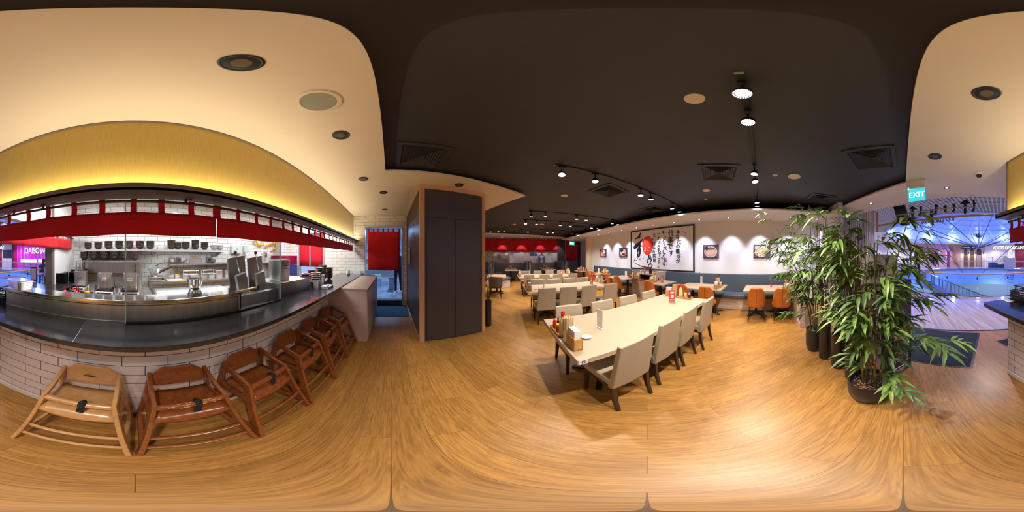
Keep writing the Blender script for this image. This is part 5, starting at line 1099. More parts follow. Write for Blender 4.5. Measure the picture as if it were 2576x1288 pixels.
for k, (v, lab) in enumerate(((.0, 'far booth table under the food photo banner'), (2.38, 'far booth table under the blue banner shapes'))):
    t = thing('booth_table', 'pale '+lab, 'table', D(-11.7, v), DR)
    MB().b2(0, 2.05, 0, .78, .71, .75).build('tabletop', 'tabletop', t, bev=.003)
    for x in (.5, 1.6):
        MB().cyl((x, .39, .03), (x, .39, .71), .035, n=12).build('pedestal', 'blackm', t)
        mb = MB(); mb.b2(x-.28, x+.28, .36, .42, 0, .04); mb.b2(x-.03, x+.03, .11, .67, 0, .04); mb.build('foot', 'blackm', t)
    condiments(-11.3, v+.35, .7505, PI/2, ['left-hand far booth table', 'right-hand far booth table'][k], dsh=0); menus(-10.95, v+.45, .7505, R(-80), 'cardred', ['red menu card on the far booth table under the food photo', 'red menu card on the far booth table under the blue shapes'][k])
# lone table, grey chair and round stool by the column
t = thing('square_table', 'small light oak square table by the tall willow pot', 'table', D(-7.45, -.75), DR)
MB().b2(0, .98, 0, .80, .70, .75).build('tabletop', 'oak', t, bev=.004); MB().cyl((.45, .4, .03), (.45, .4, .7), .04, n=12).build('pedestal', 'blackm', t)
for k in range(4): a = R(45+90*k); MB().board((.45+math.cos(a)*.03, .4+math.sin(a)*.03, .07), (.45+math.cos(a)*.36, .4+math.sin(a)*.36, .018), .07, .035, side=(-math.sin(a), math.cos(a), 0)).build('foot', 'blackm', t, bev=.005)
t = thing('tub_chair', 'dark grey curved-back chair in front of the small oak table', 'chair', D(-6.02, -.36), DR+PI)
mb = MB(); rows = []
for j in range(9):
    z = .40+.42*j/8; rows.append([Vector((.28-math.cos(a)*(.27+.03*j/8), math.sin(a)*(.25+.03*j/8), z-.10*(abs(a)/1.5)**3*(j/8))) for a in [-1.5+3*i/16 for i in range(17)]]+[Vector((.28-math.cos(a)*(.235+.03*j/8), math.sin(a)*(.215+.03*j/8), z-.10*(abs(a)/1.5)**3*(j/8))) for a in [1.5-3*i/16 for i in range(17)]])
mb.loft(rows).build('backrest', mat('taupe_leather', (.075, .062, .055), .45), t, smooth='all'); MB().lathe([(.25, .38), (.26, .44), (.22, .47)], 24, c=(.28, 0, 0)).build('seat', mat('taupe_seat', (.075, .062, .055), .45), t, smooth=True)
for x, y in ((.06, -.2), (.06, .2), (.5, -.2), (.5, .2)): MB().cyl((x, y*.85, .4), (x+(x-.28)*.15, y*1.1, 0), .017, .012, n=10).build('leg', 'blackm', t)
t = thing('round_ottoman', 'rounded white ottoman with slate cushion behind the small oak table', 'ottoman', D(-8.6, -.35))
MB().lathe([(.62, 0), (.62, .38)], 36).build('base', 'white', t, smooth=True); MB().lathe([(.60, .38), (.66, .40), (.66, .45), (.60, .48), (.3, .49)], 36).build('cushion', 'bluegrey', t, smooth=True)
# --- high chairs
def high_chair(m, variant=0):
    def f():
        t = thing('high_chair', '', 'high chair')    # faces -y, rear at y=+.5 (wall), width .54
        F = {}
        for s in (-1, 1):
            ff = Vector((s*.258, .02, 0)); ft = Vector((s*.185, .185, .60)); rt = Vector((s*.185, .43, .69)); rf = Vector((s*.258, .50, 0))
            side = (ft-ff).cross(rf-ff).normalized()
            def brd(p0, p1, w, nm, w1=None): MB().board(p0, p1, .026, w, side=tuple(side), w1=.026, t1=w1 or w).build(nm, m, t, bev=.006)
            brd(ff, ft+(ft-ff).normalized()*.012, .062, 'front_leg'); brd(rf, rt+(rt-rf).normalized()*.012, .058, 'rear_leg'); brd(ft+(ft-rt).normalized()*.02, rt+(rt-ft).normalized()*.02, .05, 'arm_rail')
            a = ff.lerp(ft, .755); b = rf.lerp(rt, .66); brd(a, b, .05, 'seat_rail')
            a = ff.lerp(ft, .20); b = rf.lerp(rt, .17); brd(a, b, .045, 'side_rail')
            F[s] = (ff, ft, rt, rf)
        L_, R_ = F[-1], F[1]
        def xb(k0, k1, q_, r, nm, off=Vector((0, 0, 0)), flat=False):
            a = L_[k0].lerp(L_[k1], q_)+off; b = R_[k0].lerp(R_[k1], q_)+off
            (MB().board(a, b, .040, .024, side=(0, -.25, 1)).build(nm, m, t, bev=.006) if flat else MB().cyl(a, b, r, n=16).build(nm, m, t, smooth=True))
        xb(0, 1, .97, .023, 'front_bar', Vector((0, -.005, 0))); xb(0, 1, .38, 0, 'front_rung', flat=True); xb(0, 1, .17, 0, 'front_rung', flat=True); xb(3, 2, .17, 0, 'rear_rung', flat=True)
        # seat: dished board with rolled front lip
        prof = [(.125, .455), (.132, .478), (.165, .495), (.24, .498), (.33, .490), (.43, .495)]
        MB().grid(lambda u, v: Vector(((-.195+.39*u), *(lambda i, fr: (prof[i][0]+(prof[i+1][0]-prof[i][0])*fr, prof[i][1]+(prof[i+1][1]-prof[i][1])*fr-.02*math.sin(u*PI)*(v < .3)))(min(int(v*5), 4), v*5-min(int(v*5), 4)))), 10, 10).build('seat', m, t, smooth='all', solid=.016)
        yb, zb = .44, .565
        pts = [(-.17, 0), (.17, 0), (.17, .12), (.10, .18), (-.10, .18), (-.17, .12)]
        bk = MB(); bk.prism(pts, -.010, .010); bmesh.ops.transform(bk.b, matrix=Matrix.Translation((0, yb, zb)) @ Matrix.Rotation(R(90-8), 4, 'X'), verts=bk.b.verts); bo = bk.build('backrest', m, t, bev=.007)
        # webbing strap
        x = .03
        MB().tube([(x, .175, .575), (x, .155, .59), (x, .175, .605), (x, .195, .59), (x, .18, .57)], .024, 4).build('strap_wrap', 'strap', t)
        MB().board((x, .165, .58), (x-.01, .15, .50), .038, .005, side=(1, 0, 0)).build('strap_tail', 'strap', t)
        st = MB().board((x+.0+.05, .30, .48), (x+.06, .28, .34), .03, .005, side=(1, 0, 0)).build('strap_hang', 'strap', t); MB().b2(x+.04, x+.08, .27, .285, .31, .35).build('buckle', 'black', st)
        return t
    return f
HCW = [('hc2', 'hcwood2', -.28, .0), ('hc1', 'hcwood', .272, .0), ('hc1', 'hcwood', .815, .05), ('hc1', 'hcwood', 1.36, -.01), ('hc1', 'hcwood', 1.885, .05), ('hc1', 'hcwood', 2.42, -.02)]
HL = ['light oak wooden high chair against the brick counter', 'worn red-brown high chair next to the light oak one', 'red-brown high chair, second one from the light oak chair', 'red-brown high chair in the middle of the row by the counter', 'red-brown high chair, second one from the pale cabinet', 'red-brown high chair beside the pale cabinet']
for (k, m, x, r_), l in zip(HCW, HL): place(k, high_chair(m), (x, .575, 0), r_, l, 'wooden high chairs along the counter')
hc = PROTO['hc2']
for k, (z, w_) in enumerate(((.668, .05), (.655, .10), (.648, .12))): MB().board((-.02-.5*w_/2, .4275+.135*(.668-z), z), (-.02+.5*w_, .4275+.135*(.668-z), z), .004, .001, side=(0, 0, 1)).build('warning_print', 'black', hc)
rnd = random.Random(6)
wear = mat('bare_wood_wear', (.75, .50, .24), .5)
hc = PROTO['hc1']; mb = MB()
for k in range(34):
    a = rnd.uniform(.8, 2.6); x = rnd.uniform(-.15, .17)*(1 if rnd.random() < .5 else .8)
    mb.box((x, .175-.0236*math.sin(a-.6), .585+.0236*math.cos(a-.6)), (rnd.uniform(.006, .022), .004, .003))
mb.build('worn_paint', wear, hc)['kind'] = 'stuff'
# ================================================================ plants by the entrance
def leaf_add(mb, p, d, up, L, w, droop):
    d = d.normalized(); s = d.cross(up); s = s.normalized() if s.length > .01 else Vector((1, 0, 0)); n = s.cross(d)
    b = mb.b; rows = []
    for t_, ww in ((0, .15), (.22, .85), (.5, 1), (.78, .6), (1, .02)):
        c = p+d*(L*t_)+Vector((0, 0, -droop*t_*t_*L)); rows.append((b.verts.new(c-s*w*ww+n*w*.35*ww), b.verts.new(c), b.verts.new(c+s*w*ww+n*w*.35*ww)))
    for a, c in zip(rows, rows[1:]):
        b.faces.new((a[0], a[1], c[1], c[0])); b.faces.new((a[1], a[2], c[2], c[1]))
def bamboo(name, label, loc, potprof, canes, hmin, hmax, spread, twigs, leafL, seed, low=.35, soilz=.2, leafm='leaf', bias=Vector((0, 0, 0)), nleaf=(5, 8), lowbr=()):
    rnd = random.Random(seed); t = thing(name, label, 'potted plant', loc)
    MB().lathe(potprof, 40).build('plant_pot', 'pot', t, smooth=True)
    rs = potprof[-2][0]
    mb = MB(); mb.lathe([(rs*.98, soilz-.02), (rs*.9, soilz), (0, soilz+.006)], 30)
    for k in range(150):
        a = rnd.uniform(0, 6.28); r = rs*.9*math.sqrt(rnd.random()); mb.lathe([(.002, -.006), (.009, 0), (.002, .007)], 6, c=(math.cos(a)*r, math.sin(a)*r, soilz+.006))
    o = mb.build('clay_pebbles', 'soil', t); o['kind'] = 'stuff'
    fol = MB(); fol2 = MB(); twg = MB(); cn = []
    for k in range(canes):
        a = 2*PI*k/canes+rnd.uniform(-.3, .3); h = rnd.uniform(hmin, hmax); r0 = rs*rnd.uniform(.1, .55); sp = spread*rnd.uniform(.3, 1)
        p0 = Vector((math.cos(a)*r0, math.sin(a)*r0, soilz)); dirn = Vector((math.cos(a+rnd.uniform(-.6, .6)), math.sin(a+rnd.uniform(-.6, .6)), 0))+bias*.6
        pts = [p0+dirn*(sp*(q/8)**1.8)+Vector((0, 0, h*q/8)) for q in range(9)]
        rr_ = rnd.uniform(.006, .013)
        nd = MB().tube(pts, rr_, 7, r1=.003); nf = len(nd.b.faces)
        for q in range(1, 8):
            pp = pts[q]+Vector((0, 0, 0)); nd.cyl(pp-Vector((0, 0, .012)), pp+Vector((0, 0, .014)), rr_*1.35*(1-.6*q/8), rr_*1.1*(1-.6*q/8), n=7)
        c = nd.build('cane', 'stem', t, smooth=True); c.data.materials.append(M['node'])
        for f_ in c.data.polygons[nf:]: f_.material_index = 1
        cn.append((pts, h, dirn))
    def spray(p, a, tl, up_):
        dv = Vector((math.cos(a), math.sin(a), up_)); q = p+dv*tl*.6; e = p+dv*tl+Vector((0, 0, -.06*tl/.2)); twg.tube([p, q, e], .0022, 4, r1=.0010)
        nl = rnd.randint(*nleaf)
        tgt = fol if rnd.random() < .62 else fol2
        for j in range(nl):
            f = .45+.55*j/(nl-1); pp = p.lerp(q, f*1.2) if f < .7 else q.lerp(e, (f-.7)/.3)
            aa = a+(rnd.uniform(.35, 1.0) if j % 2 else -rnd.uniform(.35, 1.0))*(1 if j < nl-1 else .1)
            leaf_add(tgt, pp, Vector((math.cos(aa), math.sin(aa), rnd.uniform(-.45, .30))), Vector((0, 0, 1)), leafL*rnd.uniform(.7, 1.15), leafL*.098*rnd.uniform(.85, 1.2), rnd.uniform(.15, .6))
    for k in range(twigs):
        pts, h, dirn = cn[rnd.randrange(canes)]
        f = rnd.uniform(low, 1)**.8; i = min(int(f*8), 7); p = pts[i].lerp(pts[i+1], f*8-i)
        a = math.atan2(dirn.y, dirn.x)+rnd.gauss(0, 1.3); tl = rnd.uniform(.08, .30)*(1.15-.45*f)*spread/.45
        spray(p, a, tl, rnd.uniform(-.1, .6))
    for (a, z, L_, n_) in lowbr:     # long side branches carrying several sprays
        p = Vector((0, 0, z)); e = p+Vector((math.cos(a)*L_, math.sin(a)*L_, L_*.30)); twg.tube([p, p.lerp(e, .5)+Vector((0, 0, .05)), e], .004, 5, r1=.002)
        for j in range(n_): f = .35+.65*j/(n_-1); spray(p.lerp(e, f)+Vector((0, 0, .05*math.sin(f*PI))), a+rnd.uniform(-1, 1), rnd.uniform(.06, .15), rnd.uniform(-.2, .4))
    fol.build('foliage', leafm, t)['kind'] = 'stuff'; fol2.build('dark_foliage', 'leafd' if leafm == 'leaf' else leafm, t)['kind'] = 'stuff'; twg.build('twig_growth', 'stem', t)['kind'] = 'stuff'  # second leaf mesh: darker green sprays, picked at random
    return t
P1 = D(.88, 1.10); BX = (2.29-340*0, 0)
bamboo('bamboo_plant', 'large artificial bamboo in the low wide black bowl pot with clay pebbles', P1, [(.145, 0), (.165, .015), (.193, .08), (.202, .16), (.202, .25), (.195, .275), (.182, .275), (.176, .24)], 11, 1.40, 1.86, .42, 170, .15, 14, low=.22, soilz=.235, nleaf=(5, 9),
       lowbr=[(R(-62-90), .32, .36, 5), (R(65), .75, .62, 7), (R(80), 1.1, .60, 7), (R(100), .55, .55, 6), (R(-140), .30, .3, 4), (R(40), .38, .35, 5), (R(-100), .9, .45, 6), (R(180+20), 1.15, .45, 6), (R(-60), 1.5, .5, 6), (R(90), 1.45, .5, 6)])
P5 = D(.80, 2.36)
bamboo('bamboo_plant', 'taller-leaning bamboo in a small rounded black pot beside the low partition', P5, [(.09, 0), (.105, .02), (.128, .12), (.13, .30), (.125, .42), (.115, .43), (.108, .40)], 9, 1.45, 1.90, .55, 190, .14, 9, low=.2, soilz=.39, nleaf=(5, 8), bias=Vector((D(-1, .1)-D(0, 0)).normalized()*.55), lowbr=[(R(140+180), .6, .4, 5), (R(150+180), 1.2, .5, 6), (R(-45), 1.5, .6, 7), (R(-30), 1.7, .5, 6)])
def willow(label, loc, r, h, n, top, seed, lean=Vector((0, 0, 0)), balls=3):
    rnd = random.Random(seed); t = thing('willow_pot', label, 'potted twigs', loc)
    MB().lathe([(r*.93, 0), (r, .01), (r, h), (r*.88, h), (r*.86, h-.06)], 32).build('plant_pot', 'pot', t, smooth=True); MB().lathe([(r*.88, h-.05), (0, h-.045)], 20).build('soil', 'soil', t)
    for k in range(n):
        a = rnd.uniform(0, 6.28); q = rnd.uniform(0, r*.7); p = Vector((math.cos(a)*q, math.sin(a)*q, h-.06)); H = rnd.uniform(.75, 1)*top-h; e = Vector((math.cos(a), math.sin(a), 0))*rnd.uniform(.02, .16)+lean
        MB().tube([p, p+e*.3+Vector((rnd.uniform(-.02, .02), rnd.uniform(-.02, .02), H*.35)), p+e*.6+Vector((rnd.uniform(-.03, .03), rnd.uniform(-.03, .03), H*.7)), p+e+Vector((0, 0, H))], rnd.uniform(.0035, .007), 5, r1=.0018).build('willow_stick', 'twig', t, smooth=True)
    for k in range(balls):
        c = Vector((rnd.uniform(-.06, .06), rnd.uniform(-.06, .06), top*(.62+.12*k))); mb = MB()
        for j in range(12):
            ax = Vector((rnd.gauss(0, 1), rnd.gauss(0, 1), rnd.gauss(0, 1))).normalized(); x = ax.orthogonal().normalized(); y = ax.cross(x); mb.tube([c+(x*math.cos(w_)+y*math.sin(w_))*.036 for w_ in [2*PI*m_/12 for m_ in range(13)]], .0022, 4)
        mb.build('twig_ball', 'darkwood', t)
    return t
willow('tall black pot of willow sticks beside the small round bamboo pot', D(.86, 2.07), .085, .60, 34, 2.10, 1)
willow('tall black pot of willow sticks in the middle of the plant row', D(.92, 1.78), .09, .57, 38, 2.15, 2)
willow('tall black pot of willow sticks next to the low wide bamboo bowl', D(.94, 1.48), .09, .57, 34, 2.1, 3)
willow('tall black pot of thin twigs behind the oak framed column', Vector((2.93, -1.98, 0)), .075, .62, 7, 1.75, 6, lean=Vector((.02, -.05, 0)), balls=0)
bt = MB(); rnd = random.Random(8)
for k in range(26):
    z = rnd.uniform(1.3, 1.75); a = rnd.uniform(0, 6.28); leaf_add(bt, Vector((0, 0, z)), Vector((math.cos(a), math.sin(a), .3)), Vector((0, 0, 1)), .14, .009, .5)
tag(bt.build('palm_foliage', 'leaf', loc=(2.96, -1.99, 0)), 'green leaves among the twigs behind the oak framed column', 'leaves', kind='stuff')
# black advertising board with ramen bowl
ab = thing('advertising_board', 'black standing poster board with ramen photo behind the bamboo', 'poster stand', D(1.13, 1.20), DR)
MB().prism(rounded([(0, -.0), (.46, -.0), (.46, .05), (0, .05)], 0), .02, 1.32).build('board', 'black', ab, bev=.01)
def adisc(name, x, z, rx, rz, m, y): mb = MB(); mb.face([(x+math.cos(2*PI*k/28)*rx, y, z+math.sin(2*PI*k/28)*rz) for k in range(28)]); mb.build(name, m, ab)
MB().b2(.02, .44, -.003, 0, .52, 1.28).build('poster_print', mat('dark_slats_print', (.07, .035, .025), .5, var=.6, scale=30, stretch=(6, 1, .1)), ab)
adisc('bowl_print', .27, .62, .19, .20, mat('bowl_print', (.52, .33, .14), .5, var=.35, scale=12), -.005); adisc('soup_print', .27, .62, .165, .175, mat('dark_soup', (.06, .025, .015), .5, var=.5, scale=12), -.006)
adisc('meat_print', .25, .57, .13, .045, mat('meat_print', (.42, .10, .03), .5, var=.3, scale=20), -.007); adisc('noodle_print', .14, .66, .06, .09, mat('noodle_print', (.55, .36, .16), .5), -.0065); adisc('greens_print', .24, .68, .05, .035, mat('green_print', (.04, .10, .03), .5), -.0068)
adisc('egg_print', .33, .70, .045, .052, mat('egg_print', (.7, .62, .5), .5), -.007); adisc('yolk_print', .33, .70, .028, .032, mat('yolk_print', (.55, .02, .02), .5), -.008)
mb = MB(); pts = [(.15, .13), (.34, .13), (.37, .18), (.37, .36), (.32, .41), (.18, .41), (.13, .36), (.13, .18)]
for a, b in zip(pts, pts[1:]+pts[:1]): mb.cyl((a[0], -.003, a[1]), (b[0], -.003, b[1]), .005, n=6)
mb.build('badge_outline', 'paper', ab)
text('極\n味', .11, mat('tan_letter', (.42, .27, .12), .5), frame_mtx((.25, -.002, .31), (1, 0, 0), (0, 0, 1)), ab); MB().b2(.15, .36, -.002, 0, .035, .095).build('caption_strip', mat('caption_brown', (.16, .10, .05), .5), ab); text('BLACK SPICY\nRAMEN', .03, 'paper', frame_mtx((.255, -.004, .072), (1, 0, 0), (0, 0, 1)), ab)
text('The', .075, 'paper', frame_mtx((.25, -.005, .95), (1, 0, 0), (0, 0, 1)), ab)
# navy mats
def matq(lab, p, dx, dy):
    p = Vector((*p, 0)); dx = Vector((*dx, 0)); dy = Vector((*dy, 0)); t = thing('door_mat', lab, 'mat', (0, 0, 0))
    a = [p, p+dx, p+dx+dy, p+dy]; mb = MB(); c = sum(a, Vector())/4; f = lambda s, z: [c+(q-c)*s+Vector((0, 0, z)) for q in a]
    mb.loft([f(1, 0), f(1, .005), f(.97, .008)]); mb.build('rubber_edge', 'black', t); mb = MB(); mb.loft([f(.955, .006), f(.955, .012)]); mb.build('carpet_field', 'mat', t); return t
matq('large navy door mat at the mall threshold', (-1.77, .80), (-1.02, .62), (-.72, -1.37))
matq('navy door mat beside the brick end of the counter', (-2.33, 1.50), (.62, -.02+.08), (.1, 1.0))
# exit sign at the entrance
ex = thing('exit_sign', 'turquoise EXIT sign hanging from the cream ceiling at the entrance', 'exit sign', (-2.60, .27, 0), 0)
XC = Vector((-2.62, .22, 0)); rt = Vector((.42, .9, 0)).normalized(); nn = Vector((rt.y, -rt.x, 0)); ex.location = XC
def exb(x0, x1, z0, z1, d0, d1): return [XC*0+rt*x+nn*d+Vector((0, 0, z)) for z in (z0, z1) for x, d in ((x0, d0), (x1, d0), (x1, d1), (x0, d1))]
MB().hexa(exb(-.165, .165, 2.75, 2.90, -.04, .04)).build('housing', 'ceramic', ex, bev=.006)
MB().hexa(exb(-.14, .14, 2.525, 2.745, -.006, .006)).build('face', 'exit', ex)
text('EXIT', .135, 'glow_white', frame_mtx(nn*.008+Vector((0, 0, 2.635)), rt, (0, 0, 1)), ex, bold=.001)
MB().hexa(exb(-.14, -.12, 2.75, 2.77, .041, .046)).build('indicator_lamp', emis('green_lamp', (.1, 1, .2), 3), ex)
# black letters of the shop sign seen from behind, on their rail, and the timber beam
sg = thing('shop_sign', 'black Japanese letters of the shop sign on a rail, seen from behind', 'shop sign', (0, 0, 0))
def bp(px, py, d): a = (px-340)*K; return Vector((d*math.sin(a), d*math.cos(a), EYE+d*math.tan((644-py)*K)))
def beam_pt(px): # along the shop front
    a = (px-340)*K; return a
FR = [(-4.75, -.85), (-4.0, .35), (-3.55, 1.15), (-3.1, 2.2)]
def front_at(px):
    a = (px-340)*K; dx, dy = math.sin(a), math.cos(a)
    for (x0, y0), (x1, y1) in zip(FR, FR[1:]):
        ex_, ey = x1-x0, y1-y0; det = dx*(-ey)+ex_*dy
        t_ = (x0*(-ey)+ex_*y0)/det; s_ = (dx*y0-dy*x0)/det
        if -.001 <= s_ <= 1.001: return Vector((dx*t_, dy*t_, 0)), Vector((ex_, ey, 0)).normalized(), t_
    return None
def on_front(px, py):
    r_ = front_at(px); return r_[0]+Vector((0, 0, EYE+r_[2]*math.tan((644-py)*K))), r_[1]
def slab(name, quad, th, m, par):
    pts = [on_front(*q)[0] for q in quad]; n = on_front(*quad[0])[1]; n = Vector((-n.y, n.x, 0))*th; mb = MB(); mb.loft([pts, [p+n for p in pts]]); return mb.build(name, m, par)
slab('letter', [(2247, 520), (2274, 515), (2287, 560), (2283, 566), (2268, 568), (2259, 560)], .08, 'black', sg)
BLK = [[(2286, 524), (2295, 518), (2308, 526), (2297, 527), (2297, 545), (2300, 550), (2296, 553), (2291, 551), (2292, 545), (2292, 527)], [(2313, 519), (2317, 518), (2318, 538), (2314, 544), (2309, 541), (2313, 537)], [(2339, 526), (2346, 526), (2346, 560), (2348, 563), (2345, 566), (2340, 563)],
       [(2352, 513), (2357, 514), (2362, 518), (2357, 520), (2356, 536), (2352, 542), (2346, 538), (2351, 534)], [(2373, 519), (2378, 515), (2381, 519), (2380, 530), (2383, 532), (2377, 534), (2373, 530)], [(2395, 514), (2402, 511), (2403, 527), (2399, 535), (2394, 532), (2398, 526)],
       [(2415, 512), (2424, 504), (2432, 503), (2441, 511), (2432, 512), (2431, 536), (2427, 540), (2424, 536), (2425, 513)], [(2447, 504), (2452, 502), (2453, 525), (2449, 533), (2443, 529), (2448, 524)], [(2449, 506), (2457, 512), (2452, 513)]]
for q_ in BLK: slab('letter', q_, .06, 'black', sg)
rl = [on_front(px, py)[0]+Vector((.0, .0, 0)) for px, py in ((2254, 543), (2300, 534), (2350, 528), (2400, 523), (2452, 520))]
MB().tube(rl, .016, 6).build('mounting_rail', mat('pale_rail', (.45, .38, .33), .5), sg)
bmn = MB(); bq = [on_front(px, py)[0] for px, py in ((2205, 569), (2240, 563), (2280, 558), (2320, 554), (2354, 549), (2400, 545), (2450, 542), (2500, 541))]
bmn.tube(bq, .028, 8); tag(bmn.build('timber_beam', 'oak', smooth=True), 'curved timber beam below the shop sign at the entrance', 'beam')
mb = MB(); mb.b2(-.02, .02, -.03, .03, 2.42, 2.9); o = mb.build('timber_post', 'oak', loc=(-2.70, 2.05, 0)); tag(o, 'short oak post by the gold bulkhead at the entrance', 'post')
lt = thing('beam_lettering', 'mirrored black KEISUKE TOKYO letters hanging under the timber beam', 'lettering', (0, 0, 0))
for s, p0, p1, yy in (('KEISUKE', 2397, 2348, (550, 556)), ('TOKYO', 2335, 2302, (556, 562))):
    for j, ch in enumerate(s):
        px = p0+(p1-p0)*j/(len(s)-1); py = yy[0]+(yy[1]-yy[0])*j/(len(s)-1); P_, dr = on_front(px, py); P_ = P_-Vector((0, 0, .02)); text(ch, .095, 'black', frame_mtx(P_, (-dr).to_tuple(), (0, 0, 1)) , lt, name='letter', ext=.008, bold=.002)

P_ = on_front(2207, 560)[0]; tag(MB().b2(-.025, .025, -.025, .025, 2.30, 2.9).build('timber_post', 'oak', loc=(P_.x, P_.y, 0)), 'oak post carrying the timber beam behind the bamboo', 'post')
# ================================================================ the mall outside
RO = 17.0
def ringz(name, r0, r1, z, m, a0=0, a1=360, n=96, th=.06):
    mb = MB(); full = (a1-a0) >= 360
    A = [R(a0+(a1-a0)*k/n) for k in range(n+1)]
    def q(r, a, zz): return MC+Vector((math.cos(a)*r, math.sin(a)*r, zz))
    for a, b in zip(A, A[1:]):
        mb.face([q(r0, a, z), q(r1, a, z), q(r1, b, z), q(r0, b, z)]); mb.face([q(r0, a, z-th), q(r0, b, z-th), q(r1, b, z-th), q(r1, a, z-th)])
        mb.face([q(r0, a, z), q(r0, b, z), q(r0, b, z-th), q(r0, a, z-th)])
    return mb.build(name, m)
def band(name, r, z0, z1, m, a0=0, a1=360, n=96, r1=None, parent=None):
    mb = MB(); r1 = r if r1 is None else r1
    mb.grid(lambda u, v: MC+Vector((math.cos(R(a0+(a1-a0)*u))*(r+(r1-r)*v), math.sin(R(a0+(a1-a0)*u))*(r+(r1-r)*v), z0+(z1-z0)*v)), n, 1); return mb.build(name, m, parent, smooth='all')
# lattice ceiling: pale strips over a dark void
m, t, b = nm('lattice_ceiling'); L = t.links; g = t.nodes.new('ShaderNodeNewGeometry'); br = t.nodes.new('ShaderNodeTexBrick'); mp = t.nodes.new('ShaderNodeMapping'); mp.inputs['Rotation'].default_value = (0, 0, .6)
L.new(g.outputs['Position'], mp.inputs['Vector']); L.new(mp.outputs[0], br.inputs['Vector']); br.offset = 0; br.inputs['Scale'].default_value = 1; br.inputs['Brick Width'].default_value = .13; br.inputs['Row Height'].default_value = .13; br.inputs['Mortar Size'].default_value = .022
br.inputs['Color1'].default_value = (.10, .085, .095, 1); br.inputs['Color2'].default_value = (.13, .11, .12, 1); br.inputs['Mortar'].default_value = (.62, .56, .56, 1); L.new(br.outputs['Color'], b.inputs['Base Color']); b.inputs['Roughness'].default_value = .6; M['lattice'] = m
M['mallwhite'] = mat('mall_white', (.72, .70, .74), .5); M['bluefascia'] = mat('blue_fascia', (.20, .36, .74), .45)
# marble floor: an annulus round the void, its stripes run outwards from the shop
struct(ringz('mall_floor', MR+.06, RO, -.006, 'marble', th=.25))
struct(band('trim_8', MR+.06, -2.0, -.02, 'bluefascia')); struct(ringz('mall_ceiling', MR, 12.5, 3.36, 'lattice', -85, 25)); struct(ringz('mall_ceiling', MR, RO, 3.37, 'mallwhite', 25, 275))
struct(band('drum_wall', MR, 3.3, 4.35, mat('drum_white', (.70, .72, .86), .5)))
struct(band('trim_9', MR-.02, 3.16, 3.42, mat('blue_edge', (.25, .32, .85), .4, emit=(.20, .28, 1), es=.5)))
m = mat('sky_dome', (.10, .16, .55), .4, emit=(.10, .20, .95), es=.9)
struct(band('dome_ceiling', MR, 4.35, 5.7, m, r1=.3, n=64))
rb = thing('dome_truss', 'white radial frame of the blue lit atrium dome', 'dome frame', tuple(MC))
def dz(r): return 4.30+(5.65-4.30)*(MR-r)/(MR-.3)
for k in range(16):
    a = 2*PI*k/16+.1; MB().board((math.cos(a)*(MR-.1), math.sin(a)*(MR-.1), dz(MR-.1)), (math.cos(a)*.4, math.sin(a)*.4, dz(.4)), .18, .12, side=(0, 0, 1), w1=.12, t1=.07).build('rib', 'mallwhite', rb)
for r in (1.6, 2.9, 4.3, 5.8):
    MB().tube([(math.cos(2*PI*k/48)*r, math.sin(2*PI*k/48)*r, dz(r)) for k in range(49)], .05, 6).build('ring_beam', 'mallwhite', rb)
ms = thing('atrium_mast', 'slim white mast with cables hanging below the dome', 'mast', tuple(MC))
MB().cyl((0, 0, 2.25), (0, 0, 5.6), .05, .16, n=14).build('mast', mat('mast_white', (.7, .72, .9), .4), ms, smooth=True)
for k in range(12): a = 2*PI*k/12+.2; MB().cyl((0, 0, 2.25), (math.cos(a)*6.9, math.sin(a)*6.9, 4.3), .028, .028, n=6).build('cable', mat('cable_steel', (.10, .12, .22), .4) if k == 0 else bpy.data.materials['cable_steel'], ms)
mb = MB()
for k in range(14): a = 2*PI*k/14; mb.board((math.cos(a)*.06, math.sin(a)*.06, 3.05), (math.cos(a)*.55, math.sin(a)*.55, 3.42), .14, .02, side=(-math.sin(a), math.cos(a), 0))
mb.build('crystal_star', 'chrome', ms)
# balustrade round the void
bal = thing('balustrade', 'curved glass balustrade with timber handrail round the atrium void', 'balustrade', tuple(MC))
def cp(r, a, z): return (math.cos(a)*r, math.sin(a)*r, z)
MB().tube([cp(MR+.12, 2*PI*k/96, .92) for k in range(97)], .030, 8).build('handrail', 'oak', bal, smooth=True)
MB().tube([cp(MR+.12, 2*PI*k/96, .04) for k in range(97)], .022, 6).build('base_rail', 'chrome', bal)
for k in range(40):
    a0, a1 = 2*PI*k/40+.004, 2*PI*(k+1)/40-.004
    MB().grid(lambda u, v: Vector(cp(MR+.12, a0+(a1-a0)*u, .05+.80*v)), 3, 1).build('glass_panel', 'glass2', bal)
for k in range(0, 40):
    a = 2*PI*k/40; MB().b2(-.03, .03, -.02, .02, .72, .80).build('clamp', 'blackm', bal, loc=cp(MR+.12, a, 0), rz=a); MB().b2(-.012, .012, -.004, .004, 0, .88).build('post', 'chrome', bal, loc=cp(MR+.12, a, 0), rz=a)
